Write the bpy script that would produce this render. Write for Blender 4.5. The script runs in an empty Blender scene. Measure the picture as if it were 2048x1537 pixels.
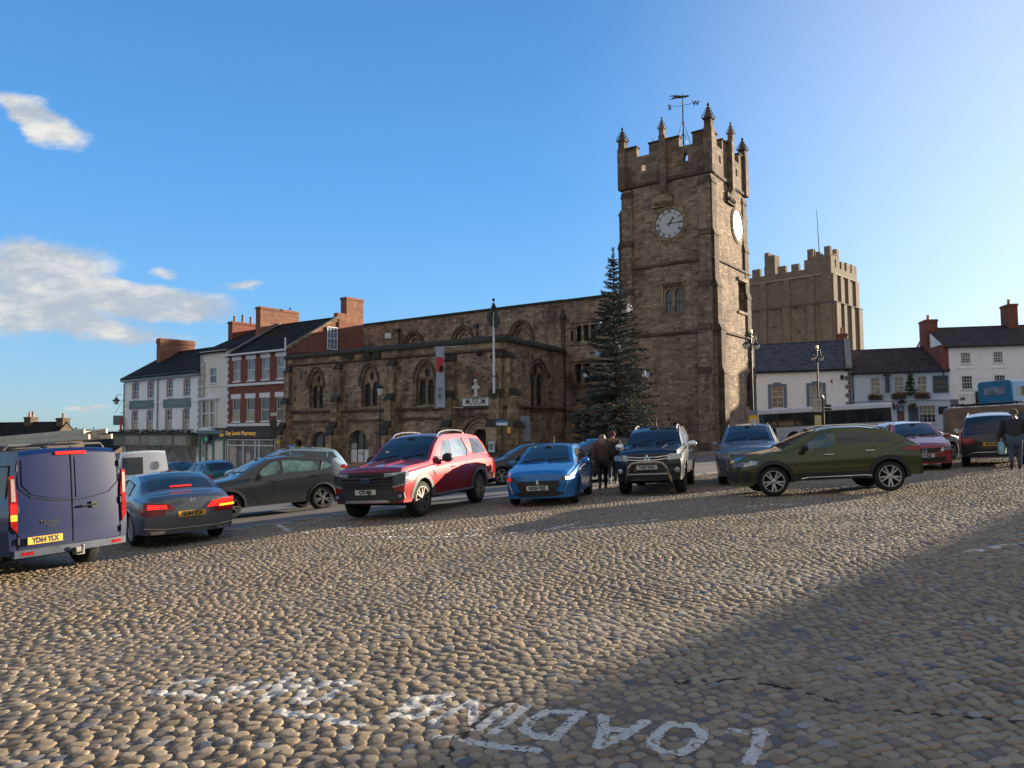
import bpy, bmesh, math, random
import numpy as np
from mathutils import Vector, Matrix, geometry
random.seed(7); RNG = np.random.default_rng(7)
rad = math.radians
S = bpy.context.scene
COL = S.collection
# ------------------------------------------------------------ camera
EYE = 1.65; FPX = 1479.0; PITCH = rad(3.15); ROLL = -0.0105
cam = bpy.data.cameras.new('camera'); cam.sensor_width = 36; cam.lens = 36*FPX/2048
cam.clip_start = .1; cam.clip_end = 6000
CO = bpy.data.objects.new('camera', cam); COL.objects.link(CO)
CM = Matrix.Rotation(rad(90)+PITCH, 4, 'X') @ Matrix.Rotation(ROLL, 4, 'Z')
CO.matrix_world = Matrix.Translation((0, 0, EYE)) @ CM
S.camera = CO
# ------------------------------------------------------------ sun, sky
SUN_AZ = rad(61.0); SUN_EL = rad(11.6)      # azimuth to the right of +Y
sl = bpy.data.lights.new('sun', 'SUN'); sl.energy = 5.0; sl.angle = rad(.5); sl.color = (1, .86, .66)
so = bpy.data.objects.new('sun', sl); COL.objects.link(so)
sd = Vector((math.sin(SUN_AZ)*math.cos(SUN_EL), math.cos(SUN_AZ)*math.cos(SUN_EL), math.sin(SUN_EL)))
so.rotation_euler = sd.to_track_quat('Z', 'Y').to_euler()
W = bpy.data.worlds.new('World'); S.world = W; W.use_nodes = True
S.view_settings.view_transform = 'Standard'; S.view_settings.look = 'None'
S.view_settings.exposure = 1.32; S.view_settings.gamma = 1
S.cycles.use_denoising = True
S.cycles.max_bounces = 6; S.cycles.diffuse_bounces = 3; S.cycles.glossy_bounces = 3; S.cycles.transparent_max_bounces = 6

class N:
    """small node-graph writer"""
    def __init__(s, tree): s.t = tree; s.n = tree.nodes; s.l = tree.links
    def new(s, kind, **kw):
        n = s.n.new(kind)
        for k, v in kw.items(): setattr(n, k, v)
        return n
    def put(s, sock, v):
        if isinstance(v, bpy.types.NodeSocket): s.l.new(v, sock)
        elif v is not None:
            if hasattr(sock.default_value, '__len__') and not hasattr(v, '__len__'): v = (v,)*len(sock.default_value)
            if sock.type == 'RGBA' and len(v) == 3: v = (*v, 1)
            sock.default_value = v
    def math(s, op, a, b=None, c=None, clamp=False):
        n = s.new('ShaderNodeMath', operation=op, use_clamp=clamp)
        for i, v in enumerate((a, b, c)):
            if v is not None: s.put(n.inputs[i], v)
        return n.outputs[0]
    def vec(s, op, a, b=None):
        n = s.new('ShaderNodeVectorMath', operation=op); s.put(n.inputs[0], a)
        if b is not None: s.put(n.inputs[3] if op == 'SCALE' else n.inputs[1], b)
        return n.outputs['Value'] if op in ('LENGTH', 'DOT_PRODUCT', 'DISTANCE') else n.outputs[0]
    def mix(s, f, a, b, mode='MIX'):
        n = s.new('ShaderNodeMix', data_type='RGBA', blend_type=mode)
        s.put(n.inputs[0], f); s.put(n.inputs[6], a); s.put(n.inputs[7], b); return n.outputs[2]
    def noise(s, vec, scale, detail=4, rough=.55, out='Fac'):
        n = s.new('ShaderNodeTexNoise'); s.put(n.inputs['Vector'], vec); n.inputs['Scale'].default_value = scale
        n.inputs['Detail'].default_value = detail; n.inputs['Roughness'].default_value = rough; return n.outputs[out]
    def ramp(s, f, stops, interp='LINEAR'):
        n = s.new('ShaderNodeValToRGB'); s.put(n.inputs[0], f); r = n.color_ramp; r.interpolation = interp
        while len(r.elements) < len(stops): r.elements.new(.5)
        for e, (p, c) in zip(r.elements, stops): e.position = p; e.color = (*c, 1) if hasattr(c, '__len__') else (c, c, c, 1)
        return n.outputs[0]
    def step(s, v, a, b):
        n = s.new('ShaderNodeMapRange', interpolation_type='SMOOTHSTEP'); s.put(n.inputs[0], v)
        s.put(n.inputs[1], a); s.put(n.inputs[2], b); return n.outputs[0]

def make_world():
    g = N(W.node_tree); g.n.clear()
    out = g.new('ShaderNodeOutputWorld'); bg = g.new('ShaderNodeBackground')
    sky = g.new('ShaderNodeTexSky', sky_type='NISHITA', sun_disc=False, sun_elevation=SUN_EL, sun_rotation=SUN_AZ,
                altitude=150, air_density=1.0, dust_density=.35, ozone_density=2.5)
    bg.inputs['Strength'].default_value = .125
    tc = g.new('ShaderNodeTexCoord').outputs['Generated']
    sep = g.new('ShaderNodeSeparateXYZ'); g.put(sep.inputs[0], tc)
    # winter sky: the model sky graded to a cleaner blue, with the glow round the low sun and unseen broken cloud added behind the viewer as fill light
    K = 3.06; col = [(0, (.34, .56, .68)), (.05, (.29, .56, .80)), (.15, (.17, .50, .96)), (.30, (.10, .40, .92)), (.5, (.07, .29, .72)), (1, (.05, .2, .5))]
    own = g.ramp(sep.outputs[2], col); dd = g.vec('DOT_PRODUCT', tc, tuple(sd)); gl = g.step(dd, .50, 1.18); gl = g.math('POWER', gl, 1.4)
    own = g.mix(1.0, own, g.mix(gl, (0, 0, 0), (1.0, .78, .50)), 'ADD'); own = g.vec('SCALE', own, g.math('MULTIPLY', K, g.math('SUBTRACT', 1.0, g.math('MULTIPLY', g.step(sep.outputs[1], .05, -.4), .42))))
    skyc = g.mix(.86, sky.outputs[0], own)
    back = g.step(sep.outputs[1], .15, -.25); bn = g.noise(g.vec('MULTIPLY', tc, (1, 1, 2.6)), 2.6, 6, .6)
    bc = g.math('MULTIPLY', g.math('MULTIPLY', back, g.step(bn, .34, .56)), g.step(sep.outputs[2], .0, .08))
    skyc = g.mix(g.math('MULTIPLY', bc, .9), skyc, (2.45, 2.25, 2.05))
    y = g.math('MAXIMUM', sep.outputs[1], .02)
    a = g.math('DIVIDE', sep.outputs[0], y); e = g.math('DIVIDE', sep.outputs[2], y)
    cmb = g.new('ShaderNodeCombineXYZ'); g.put(cmb.inputs[0], a); g.put(cmb.inputs[1], g.math('MULTIPLY', e, 1.7))
    p = cmb.outputs[0]
    wn = g.noise(p, 4.0, 5, .6, 'Color'); warp = g.vec('SCALE', g.vec('SUBTRACT', wn, (.5, .5, .5)), .14)
    q = g.vec('ADD', p, warp)
    tot = None
    # direction-space cloud bodies: az = x/y, el = z/y, half sizes, tilt
    for (px, py, rx, ry, rot) in ((30, 208, 80, 30, .5), (85, 240, 70, 26, .6), (120, 262, 75, 34, .62), (120, 520, 165, 42, .22), (40, 570, 200, 60, .1),
                                  (230, 612, 240, 40, .10), (330, 610, 150, 34, .12), (215, 665, 230, 22, .20), (20, 640, 150, 40, .05),
                                  (475, 580, 48, 12, .15), (335, 552, 34, 14, .3), (195, 817, 48, 7, 0)):
        d = CM.to_3x3() @ Vector(((px-1024)/FPX, -(py-768.5)/FPX, -1))
        c = (d.x/d.y, 1.7*d.z/d.y, 0)
        v = g.vec('SUBTRACT', q, c)
        m = g.new('ShaderNodeVectorRotate', rotation_type='Z_AXIS'); g.put(m.inputs['Vector'], v); m.inputs['Angle'].default_value = rot
        v = g.vec('DIVIDE', m.outputs[0], (rx/FPX*1.22, 1.7*ry/FPX*1.25, 1))
        f = g.math('SUBTRACT', 1.0, g.vec('LENGTH', v), clamp=True)
        tot = f if tot is None else g.math('ADD', tot, f)
    n1 = g.noise(g.vec('MULTIPLY', p, (1, 1.35, 1)), 7.5, 9, .62)
    dens = g.math('ADD', g.math('MULTIPLY', g.math('MINIMUM', tot, .9), 1.5), g.math('SUBTRACT', g.math('MULTIPLY', g.math('SUBTRACT', n1, .48), 2.2), .22))
    dens = g.math('MULTIPLY', dens, g.step(tot, .0, .32))
    alpha = g.step(dens, -.05, 1.15)
    n2 = g.noise(g.vec('MULTIPLY', g.vec('ADD', p, (.022, .030, 0)), (1, 1.35, 1)), 7.5, 9, .62)
    n3 = g.noise(p, 3.0, 4, .5)
    shade = g.step(g.math('ADD', g.math('ADD', .46, g.math('MULTIPLY', g.math('SUBTRACT', n2, n1), 1.7)), g.math('MULTIPLY', g.math('SUBTRACT', n3, .5), 1.3)), .05, .68)
    ccol = g.mix(shade, (3.0, 2.88, 2.6), (1.55, 1.72, 1.95))
    final = g.mix(g.math('MULTIPLY', alpha, .93), skyc, ccol)
    g.put(bg.inputs[0], final); g.l.new(bg.outputs[0], out.inputs[0])
make_world()

# ------------------------------------------------------------ pixel -> world helpers (used to read positions off the photograph)
CR3 = CM.to_3x3(); CP = Vector((0, 0, EYE))
def ray(px, py): return CR3 @ Vector(((px-1024)/FPX, -(py-768.5)/FPX, -1))
def at(px, py, Y): d = ray(px, py); return CP + d*(Y/d.y)
def proj(p):
    d = CR3.transposed() @ (Vector(p)-CP); return (1024-FPX*d.x/d.z, 768.5+FPX*d.y/d.z)
def gz(x, y):
    xc = min(max(x, -70), 60); yc = min(max(y, -30), 130)
    d = min(max((-x-3.5)/4, 0), 1); return .043*xc - .02*yc - .13*d*d*(3-2*d)
def gzn(x, y): d = np.clip((-x-3.5)/4, 0, 1); return .043*np.clip(x, -70, 60) - .02*np.clip(y, -30, 130) - .13*d*d*(3-2*d)
def onground(px, py):
    d = ray(px, py); lo, hi = .5, 400.
    for _ in range(50):
        m = (lo+hi)/2; p = CP+d*(m/d.y)
        if p.z > gz(p.x, p.y): lo = m
        else: hi = m
    return CP+d*(lo/d.y)

# ------------------------------------------------------------ materials
MATS = {}
def principled(name):
    m = bpy.data.materials.new(name); m.use_nodes = True; g = N(m.node_tree)
    b = m.node_tree.nodes['Principled BSDF']; MATS[name] = m
    return m, g, b
def plain(name, col, rough=.6, metal=0, coat=0, var=.12, vs=6., bump=0, bs=60., emit=None, es=0, spec=None):
    if name in MATS: return MATS[name]
    m, g, b = principled(name)
    tc = g.new('ShaderNodeTexCoord').outputs['Object']
    n = g.noise(tc, vs, 5, .6)
    lo = tuple(c*(1-var) for c in col); hi = tuple(min(1, c*(1+var)) for c in col)
    g.put(b.inputs['Base Color'], g.ramp(n, [(.3, lo), (.7, hi)]))
    b.inputs['Roughness'].default_value = rough; b.inputs['Metallic'].default_value = metal
    if rough > .12: g.put(b.inputs['Roughness'], g.math('ADD', rough-.06, g.math('MULTIPLY', n, .12)))
    if coat: b.inputs['Coat Weight'].default_value = coat; b.inputs['Coat Roughness'].default_value = .04
    if spec is not None: b.inputs['Specular IOR Level'].default_value = spec
    if bump:
        bn = g.new('ShaderNodeBump'); bn.inputs['Strength'].default_value = bump; bn.inputs['Distance'].default_value = .01
        g.put(bn.inputs['Height'], g.noise(tc, bs, 4, .6)); g.l.new(bn.outputs[0], b.inputs['Normal'])
    if emit: g.put(b.inputs['Emission Color'], emit); b.inputs['Emission Strength'].default_value = es
    return m
def paint(name, col, metal=.0, dirt=.25):
    """car paint: colour under clear coat, flecks and road film low down"""
    if name in MATS: return MATS[name]
    m, g, b = principled(name)
    tc = g.new('ShaderNodeTexCoord').outputs['Object']
    sep = g.new('ShaderNodeSeparateXYZ'); g.put(sep.inputs[0], tc)
    film = g.math('MULTIPLY', g.step(sep.outputs[2], .85, .2), g.noise(tc, 5, 6, .7))
    n = g.noise(tc, 2.5, 4, .6)
    base = g.mix(g.math('MULTIPLY', n, .25), col, tuple(c*.75 for c in col))
    g.put(b.inputs['Base Color'], g.mix(g.math('MULTIPLY', film, dirt*2), base, (.11, .10, .085)))
    b.inputs['Metallic'].default_value = metal; b.inputs['Specular IOR Level'].default_value = .25
    g.put(b.inputs['Roughness'], g.math('ADD', .42, g.math('MULTIPLY', film, .4)))
    b.inputs['Coat Weight'].default_value = 1; g.put(b.inputs['Coat Roughness'], g.math('ADD', .035, g.math('MULTIPLY', film, .35)))
    return m
def masonry(name, cols, mortar, su=2.4, sv=4.6, rnd=.75, stain=(.035, .03, .025), sa=.5, bump=.9, mw=.035, rough=.9, ss=.35, brick=False, bdist=.03):
    """coursed rubble (or brick) walling on metre-scaled UVs"""
    if name in MATS: return MATS[name]
    m, g, b = principled(name)
    uv = g.new('ShaderNodeUVMap').outputs[0]
    big = g.noise(uv, .35, 5, .6); mid = g.noise(uv, 2.2, 5, .65); fine = g.noise(uv, 22, 5, .7)
    w = g.vec('ADD', uv, g.vec('SCALE', g.vec('SUBTRACT', g.noise(uv, 1.7, 3, .6, 'Color'), (.5, .5, .5)), .10))
    if brick:
        br = g.new('ShaderNodeTexBrick'); g.put(br.inputs['Vector'], uv)
        br.inputs['Scale'].default_value = 1; br.inputs['Brick Width'].default_value = su; br.inputs['Row Height'].default_value = sv
        br.inputs['Mortar Size'].default_value = mw; br.inputs['Mortar Smooth'].default_value = .3; br.inputs['Bias'].default_value = 0
        br.inputs['Color1'].default_value = (0, 0, 0, 1); br.inputs['Color2'].default_value = (1, 1, 1, 1); br.inputs['Mortar'].default_value = (.5, .5, .5, 1)
        edge = g.math('SUBTRACT', 1.0, br.outputs['Fac']); rv = br.outputs['Color']
    else:
        sc = g.vec('MULTIPLY', w, (su, sv, 1))
        v1 = g.new('ShaderNodeTexVoronoi', feature='DISTANCE_TO_EDGE', voronoi_dimensions='2D'); g.put(v1.inputs['Vector'], sc)
        v1.inputs['Scale'].default_value = 1; v1.inputs['Randomness'].default_value = rnd
        v2 = g.new('ShaderNodeTexVoronoi', voronoi_dimensions='2D'); g.put(v2.inputs['Vector'], sc)
        v2.inputs['Scale'].default_value = 1; v2.inputs['Randomness'].default_value = rnd
        edge = g.step(g.math('ADD', v1.outputs['Distance'], g.math('MULTIPLY', g.math('SUBTRACT', fine, .5), .04)), .0, mw*2.4)
        s2 = g.new('ShaderNodeSeparateColor'); g.put(s2.inputs[0], v2.outputs['Color']); rv = s2.outputs[0]
    k = len(cols)
    c = g.ramp(rv, [((i+.5)/k, cols[i]) for i in range(k)])
    c = g.mix(g.math('MULTIPLY', g.step(mid, .42, .72), .5), c, tuple(x*.6 for x in cols[0]))
    c = g.mix(g.math('MULTIPLY', fine, .22), c, tuple(min(1, x*1.6) for x in cols[k//2]))
    c = g.mix(edge, mortar, c)
    st = g.step(g.math('ADD', g.math('MULTIPLY', big, .6), g.math('MULTIPLY', g.noise(g.vec('MULTIPLY', uv, (1.6, ss, 1)), 1.0, 5, .65), .55)), .50, .78)
    c = g.mix(g.math('MULTIPLY', st, sa), c, stain)
    g.put(b.inputs['Base Color'], c); b.inputs['Roughness'].default_value = rough; b.inputs['Specular IOR Level'].default_value = .25
    bn = g.new('ShaderNodeBump'); bn.inputs['Strength'].default_value = bump; bn.inputs['Distance'].default_value = bdist
    g.put(bn.inputs['Height'], g.math('ADD', g.math('MULTIPLY', edge, .7), g.math('ADD', g.math('MULTIPLY', fine, .5), g.math('MULTIPLY', rv if not brick else mid, .35))))
    g.l.new(bn.outputs[0], b.inputs['Normal'])
    return m
def render_wall(name, col, dirt=(.25, .24, .22), da=.35):
    """painted render: faint streaks, patches and blotches"""
    if name in MATS: return MATS[name]
    m, g, b = principled(name); uv = g.new('ShaderNodeUVMap').outputs[0]
    s = g.noise(g.vec('MULTIPLY', uv, (3.2, .35, 1)), 1, 6, .65); p = g.noise(uv, .9, 6, .6)
    f = g.step(g.math('ADD', g.math('MULTIPLY', s, .6), g.math('MULTIPLY', p, .5)), .52, .85)
    g.put(b.inputs['Base Color'], g.mix(g.math('MULTIPLY', f, da), col, dirt)); b.inputs['Roughness'].default_value = .8
    bn = g.new('ShaderNodeBump'); bn.inputs['Strength'].default_value = .25; bn.inputs['Distance'].default_value = .01
    g.put(bn.inputs['Height'], g.noise(uv, 25, 4, .6)); g.l.new(bn.outputs[0], b.inputs['Normal'])
    return m
def slates(name, col, moss=(.05, .05, .025), ma=.35):
    if name in MATS: return MATS[name]
    m, g, b = principled(name); uv = g.new('ShaderNodeUVMap').outputs[0]
    br = g.new('ShaderNodeTexBrick'); g.put(br.inputs['Vector'], uv); br.inputs['Scale'].default_value = 1
    br.inputs['Brick Width'].default_value = .3; br.inputs['Row Height'].default_value = .2; br.inputs['Mortar Size'].default_value = .008
    br.inputs['Color1'].default_value = (*[c*.6 for c in col], 1); br.inputs['Color2'].default_value = (*[c*1.35 for c in col], 1)
    br.inputs['Mortar'].default_value = (*[c*.25 for c in col], 1)
    n = g.noise(uv, .8, 6, .65)
    g.put(b.inputs['Base Color'], g.mix(g.math('MULTIPLY', g.step(n, .45, .7), ma), br.outputs['Color'], moss))
    b.inputs['Roughness'].default_value = .85; b.inputs['Specular IOR Level'].default_value = .12
    bn = g.new('ShaderNodeBump'); bn.inputs['Strength'].default_value = .6; bn.inputs['Distance'].default_value = .02
    g.put(bn.inputs['Height'], br.outputs['Color']); g.l.new(bn.outputs[0], b.inputs['Normal'])
    return m
def glass(name, col=(.02, .025, .03), rough=.04, var=.5, vs=1.5, spec=.8):
    m = plain(name, col, rough=rough, var=var, vs=vs, spec=spec)
    return m

# ------------------------------------------------------------ mesh building
ORG = {}
def tag(o, label=None, cat=None, group=None, kind=None):
    if label: o['label'] = label
    if cat: o['category'] = cat
    if group: o['group'] = group
    if kind: o['kind'] = kind
    return o
def empty(name, loc, label, cat, group=None, mw=None):
    o = bpy.data.objects.new(name, None); COL.objects.link(o); o.empty_display_size = .3
    if mw is not None: o.matrix_world = mw; ORG[o] = 'local'
    else: o.location = loc; ORG[o] = Vector(loc)
    return tag(o, label, cat, group)
class MB:
    def __init__(s): s.v = []; s.f = []
    def poly(s, pts):
        i = len(s.v); s.v += [tuple(p) for p in pts]; s.f.append(tuple(range(i, i+len(pts)))); return s
    def add(s, vs, fs):
        i = len(s.v); s.v += [tuple(p) for p in vs]; s.f += [tuple(i+k for k in f) for f in fs]; return s
    def hexa(s, p):   # 8 points: bottom 4 ccw, top 4
        return s.add(p, [(3, 2, 1, 0), (4, 5, 6, 7), (0, 1, 5, 4), (1, 2, 6, 5), (2, 3, 7, 6), (3, 0, 4, 7)])
    def box(s, c, d, rz=0):
        x, y, z = c; a, b, h = d[0]/2, d[1]/2, d[2]/2; cs, sn = math.cos(rz), math.sin(rz)
        q = [(x+u*cs-w*sn, y+u*sn+w*cs) for u, w in ((-a, -b), (a, -b), (a, b), (-a, b))]
        return s.hexa([(*k, z-h) for k in q]+[(*k, z+h) for k in q])
    def fbox(s, F, u0, u1, z0, z1, o0, o1):
        q = [(u0, o1), (u1, o1), (u1, o0), (u0, o0)]
        if F.flip: q = q[::-1]
        return s.hexa([F.pt(u, z0, o) for u, o in q]+[F.pt(u, z1, o) for u, o in q])
    def tube(s, pts, r, n=8, cap=True):
        pts = [Vector(p) for p in pts]; rs = r if hasattr(r, '__len__') else [r]*len(pts); rings = []
        up = Vector((0, 0, 1)); k0 = len(s.v); last = None
        for i, p in enumerate(pts):
            t = (pts[min(i+1, len(pts)-1)]-pts[max(i-1, 0)]).normalized()
            if last is None:
                a = t.cross(up if abs(t.z) < .9 else Vector((1, 0, 0))).normalized()
            else:
                a = (last - t*last.dot(t)).normalized()
            last = a; b = t.cross(a)
            for k in range(n):
                th = 2*math.pi*k/n; s.v.append(tuple(p+(a*math.cos(th)+b*math.sin(th))*rs[i]))
        for i in range(len(pts)-1):
            for k in range(n):
                a0 = k0+i*n+k; a1 = k0+i*n+(k+1) % n; s.f.append((a0, a1, a1+n, a0+n))
        if cap: s.f.append(tuple(k0+k for k in range(n))[::-1]); s.f.append(tuple(k0+(len(pts)-1)*n+k for k in range(n)))
        return s
    def lathe(s, prof, M=None, n=24, closed=False):
        """prof: (radius, axial); axis = local Z of M"""
        M = M or Matrix(); k0 = len(s.v)
        for r, z in prof:
            for k in range(n):
                th = 2*math.pi*k/n; s.v.append(tuple(M @ Vector((r*math.cos(th), r*math.sin(th), z))))
        m = len(prof)
        for i in range(m if closed else m-1):
            for k in range(n):
                a = k0+i*n+k; b = k0+i*n+(k+1) % n; c = k0+((i+1) % m)*n+(k+1) % n; d = k0+((i+1) % m)*n+k
                s.f.append((a, b, c, d))
        return s
    def ball(s, c, r, n=8, sz=1):
        return s.lathe([(max(1e-4, math.sin(math.pi*i/5))*r, -math.cos(math.pi*i/5)*r*sz) for i in range(6)], Matrix.Translation(Vector(c)), n)
    def build(s, name, mat, parent=None, smooth=False, uv=False, angle=None, label=None):
        me = bpy.data.meshes.new(name)
        off = Vector((0, 0, 0)); p = parent
        if p is not None:
            o = ORG.get(p); off = Vector((0, 0, 0)) if o is None or isinstance(o, str) else o
        vs = s.v if off.length == 0 else [(a-off.x, b-off.y, c-off.z) for a, b, c in s.v]
        me.from_pydata(vs, [], s.f); me.materials.append(mat)
        if uv:
            ul = me.uv_layers.new(name='UVMap'); dat = np.zeros(len(me.loops)*2)
            wv = np.array(s.v)
            for pl in me.polygons:
                nn = pl.normal
                if abs(nn.z) > .94: t = (1, 0); 
                else:
                    L = math.hypot(nn.x, nn.y); t = (-nn.y/L, nn.x/L)
                for li in pl.loop_indices:
                    q = wv[me.loops[li].vertex_index]
                    dat[2*li] = q[0]*t[0]+q[1]*t[1]
                    dat[2*li+1] = q[1] if abs(nn.z) > .94 else q[2]/max(.3, math.hypot(nn.x, nn.y))
            ul.data.foreach_set('uv', dat)
        if smooth:
            me.polygons.foreach_set('use_smooth', [True]*len(me.polygons))
            me.set_sharp_from_angle(angle=rad(angle or 40))
        me.update()
        o = bpy.data.objects.new(name, me); COL.objects.link(o)
        if parent is not None:
            o.parent = parent; ORG[o] = ORG.get(parent, 'local')
        if label: o['label'] = label
        return o
def thing_mesh(mb, name, mat, label, cat, group=None, kind=None, **kw):
    """a thing that is one mesh: origin at its base centre"""
    a = np.array(mb.v); c = (float(a[:, 0].mean()), float(a[:, 1].mean()), float(a[:, 2].min()))
    mb2 = MB(); mb2.v = [tuple(np.array(v)-c) for v in mb.v]; mb2.f = mb.f
    o = mb2.build(name, mat, **kw); o.location = c
    return tag(o, label, cat, group, kind)
def fan(mb, pts, holes=(), fn=lambda a, b: (a, b, 0), rev=False):
    loops = [[Vector((a, b, 0)) for a, b in pts]]+[[Vector((a, b, 0)) for a, b in h] for h in holes]
    tris = geometry.tessellate_polygon(loops); flat = [p for L in loops for p in L]
    mb.add([fn(p.x, p.y) for p in flat], [t[::-1] if rev else t for t in tris])
def text_mesh(txt, size, fn, mb=None, align='CENTER', extrude=0, sx=1.0, bold=0):
    """lettering as mesh, laid on a surface by fn(a, b) -> point"""
    cu = bpy.data.curves.new('t', 'FONT'); cu.body = txt; cu.size = size; cu.align_x = align; cu.align_y = 'CENTER'; cu.resolution_u = 3
    cu.offset = bold
    ob = bpy.data.objects.new('t', cu); COL.objects.link(ob)
    dg = bpy.context.evaluated_depsgraph_get(); me = bpy.data.meshes.new_from_object(ob.evaluated_get(dg))
    mb = mb or MB(); mb.add([fn(v.co.x*sx, v.co.y) for v in me.vertices], [tuple(p.vertices) for p in me.polygons])
    bpy.data.objects.remove(ob); bpy.data.curves.remove(cu); bpy.data.meshes.remove(me)
    return mb
class Facade:
    """a vertical wall plane: O + u*U (horizontal), z up, o outward"""
    def __init__(s, O, P, flip_to_cam=True):
        s.O = Vector((O[0], O[1])); d = Vector((P[0]-O[0], P[1]-O[1])); s.L = d.length; s.U = d/s.L
        n = Vector((s.U.y, -s.U.x)); s.flip = False
        if n.dot(-s.O) < 0 and flip_to_cam: n = -n; s.flip = True
        s.Nn = n
    def pt(s, u, z, o=0): q = s.O+s.U*u+s.Nn*o; return (q.x, q.y, z)
    def uz(s, px, py, o=0):
        d = ray(px, py); q0 = s.O+s.Nn*o
        k = (Vector((q0.x, q0.y))).dot(s.Nn)/(Vector((d.x, d.y)).dot(s.Nn)); p = CP+d*k
        return ((Vector((p.x, p.y))-s.O).dot(s.U), p.z)
    def shift(s, o): q = s.O+s.Nn*o; f = Facade.__new__(Facade); f.O = q; f.U = s.U; f.L = s.L; f.Nn = s.Nn; f.flip = s.flip; return f
def wall_mesh(mb, F, outer, holes, depth=.25, o=0.):
    fan(mb, outer, holes, lambda a, b: F.pt(a, b, o))
    for h in holes:
        n = len(h)
        for i in range(n):
            a, b = h[i], h[(i+1) % n]
            mb.poly([F.pt(*a, o), F.pt(*b, o), F.pt(*b, o-depth), F.pt(*a, o-depth)])
    return mb
def rect(u0, u1, z0, z1): return [(u0, z0), (u1, z0), (u1, z1), (u0, z1)]
def arch(u0, u1, z0, zs, zt, n=7):
    """pointed arch outline"""
    c = (u0+u1)/2; pts = [(u0, z0), (u1, z0)]
    for i in range(n+1):
        t = i/n; pts.append((u1-(u1-c)*(1-math.cos(t*math.pi/2.0))**1.0*1.0 if False else u1-(u1-c)*(t**1.9), zs+(zt-zs)*math.sin(t*math.pi/2*.92)/math.sin(math.pi/2*.92)))
    for i in range(1, n+1):
        t = 1-i/n; pts.append((u0+(c-u0)*(t**1.9), zs+(zt-zs)*math.sin(t*math.pi/2*.92)/math.sin(math.pi/2*.92)))
    return pts
def band(mb, outline, F, w, o0, o1, skip=0):
    """a moulding of width w following an open outline, from offset o0 to o1"""
    pts = outline[skip:] if skip else outline
    n = len(pts); outp = []
    for i in range(n):
        a = Vector(pts[max(i-1, 0)]); b = Vector(pts[min(i+1, n-1)]); t = (b-a).normalized(); outp.append((pts[i][0]+t.y*w, pts[i][1]-t.x*w))
    for i in range(n-1):
        a, b, c, d = pts[i], pts[i+1], outp[i+1], outp[i]
        mb.poly([F.pt(*a, o1), F.pt(*b, o1), F.pt(*c, o1), F.pt(*d, o1)])
        mb.poly([F.pt(*d, o1), F.pt(*c, o1), F.pt(*c, o0), F.pt(*d, o0)])
        mb.poly([F.pt(*a, o1), F.pt(*b, o1), F.pt(*b, o0), F.pt(*a, o0)])
    return mb
def copy_tree(o, parent=None):
    c = o.copy(); COL.objects.link(c)
    if parent is not None: c.parent = parent
    for ch in list(o.children): copy_tree(ch, c)
    return c
# ------------------------------------------------------------ ground, cobbles, road
def ground_material():
    m, g, b = principled('earth_mortar'); tc = g.new('ShaderNodeTexCoord').outputs['Object']
    n = g.noise(tc, 1.2, 6, .65); f = g.noise(tc, 45, 5, .7)
    c = g.ramp(n, [(.3, (.13, .10, .078)), (.7, (.22, .175, .135))]); c = g.mix(g.math('MULTIPLY', f, .5), c, (.06, .05, .04))
    # far off: grass and fields
    sep = g.new('ShaderNodeSeparateXYZ'); g.put(sep.inputs[0], tc)
    far = g.step(sep.outputs[1], 120, 180)
    c = g.mix(far, c, g.ramp(g.noise(tc, .01, 4), [(.4, (.05, .07, .03)), (.6, (.09, .10, .05))]))
    g.put(b.inputs['Base Color'], c); b.inputs['Roughness'].default_value = .95
    bn = g.new('ShaderNodeBump'); bn.inputs['Strength'].default_value = .6; bn.inputs['Distance'].default_value = .01
    g.put(bn.inputs['Height'], f); g.l.new(bn.outputs[0], b.inputs['Normal']); return m
def make_ground():
    xs = [-3000, -1200, -500, -250, -140, -100, -70]+[-60+4*i for i in range(12)]+[-12+.5*i for i in range(24)]+[4*i for i in range(16)]+[90, 140, 250, 500, 1200, 3000]
    ys = [-300, -60, -30]+[-24+4*i for i in range(36)]+[130, 160, 250, 500, 1200, 3000]
    mb = MB(); nx = len(xs)
    for y in ys:
        for x in xs:
            z = gz(x, y)
            if y > 130: z -= min(60, (y-130)*.05)
            mb.v.append((x, y, z+.003))
    for j in range(len(ys)-1):
        for i in range(nx-1): a = j*nx+i; mb.f.append((a, a+1, a+1+nx, a+nx))
    tag(mb.build('ground', ground_material(), smooth=True), 'brown earth and mortar bedding under the cobbled market place', 'ground', kind='structure')
make_ground()

# near edge of the tarmac (cobbles end here); left to right
EDGE = [(-60, -6), (-30, 7), (-6.9, 17.0), (-2.0, 19.6), (.6, 21.6), (4.0, 24.6), (8.5, 28.5), (15, 33.5), (26, 40), (48, 50), (80, 62)]
EX = np.array([e[0] for e in EDGE]); EY = np.array([e[1] for e in EDGE])
def edge_y(x): return np.interp(x, EX, EY)

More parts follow.
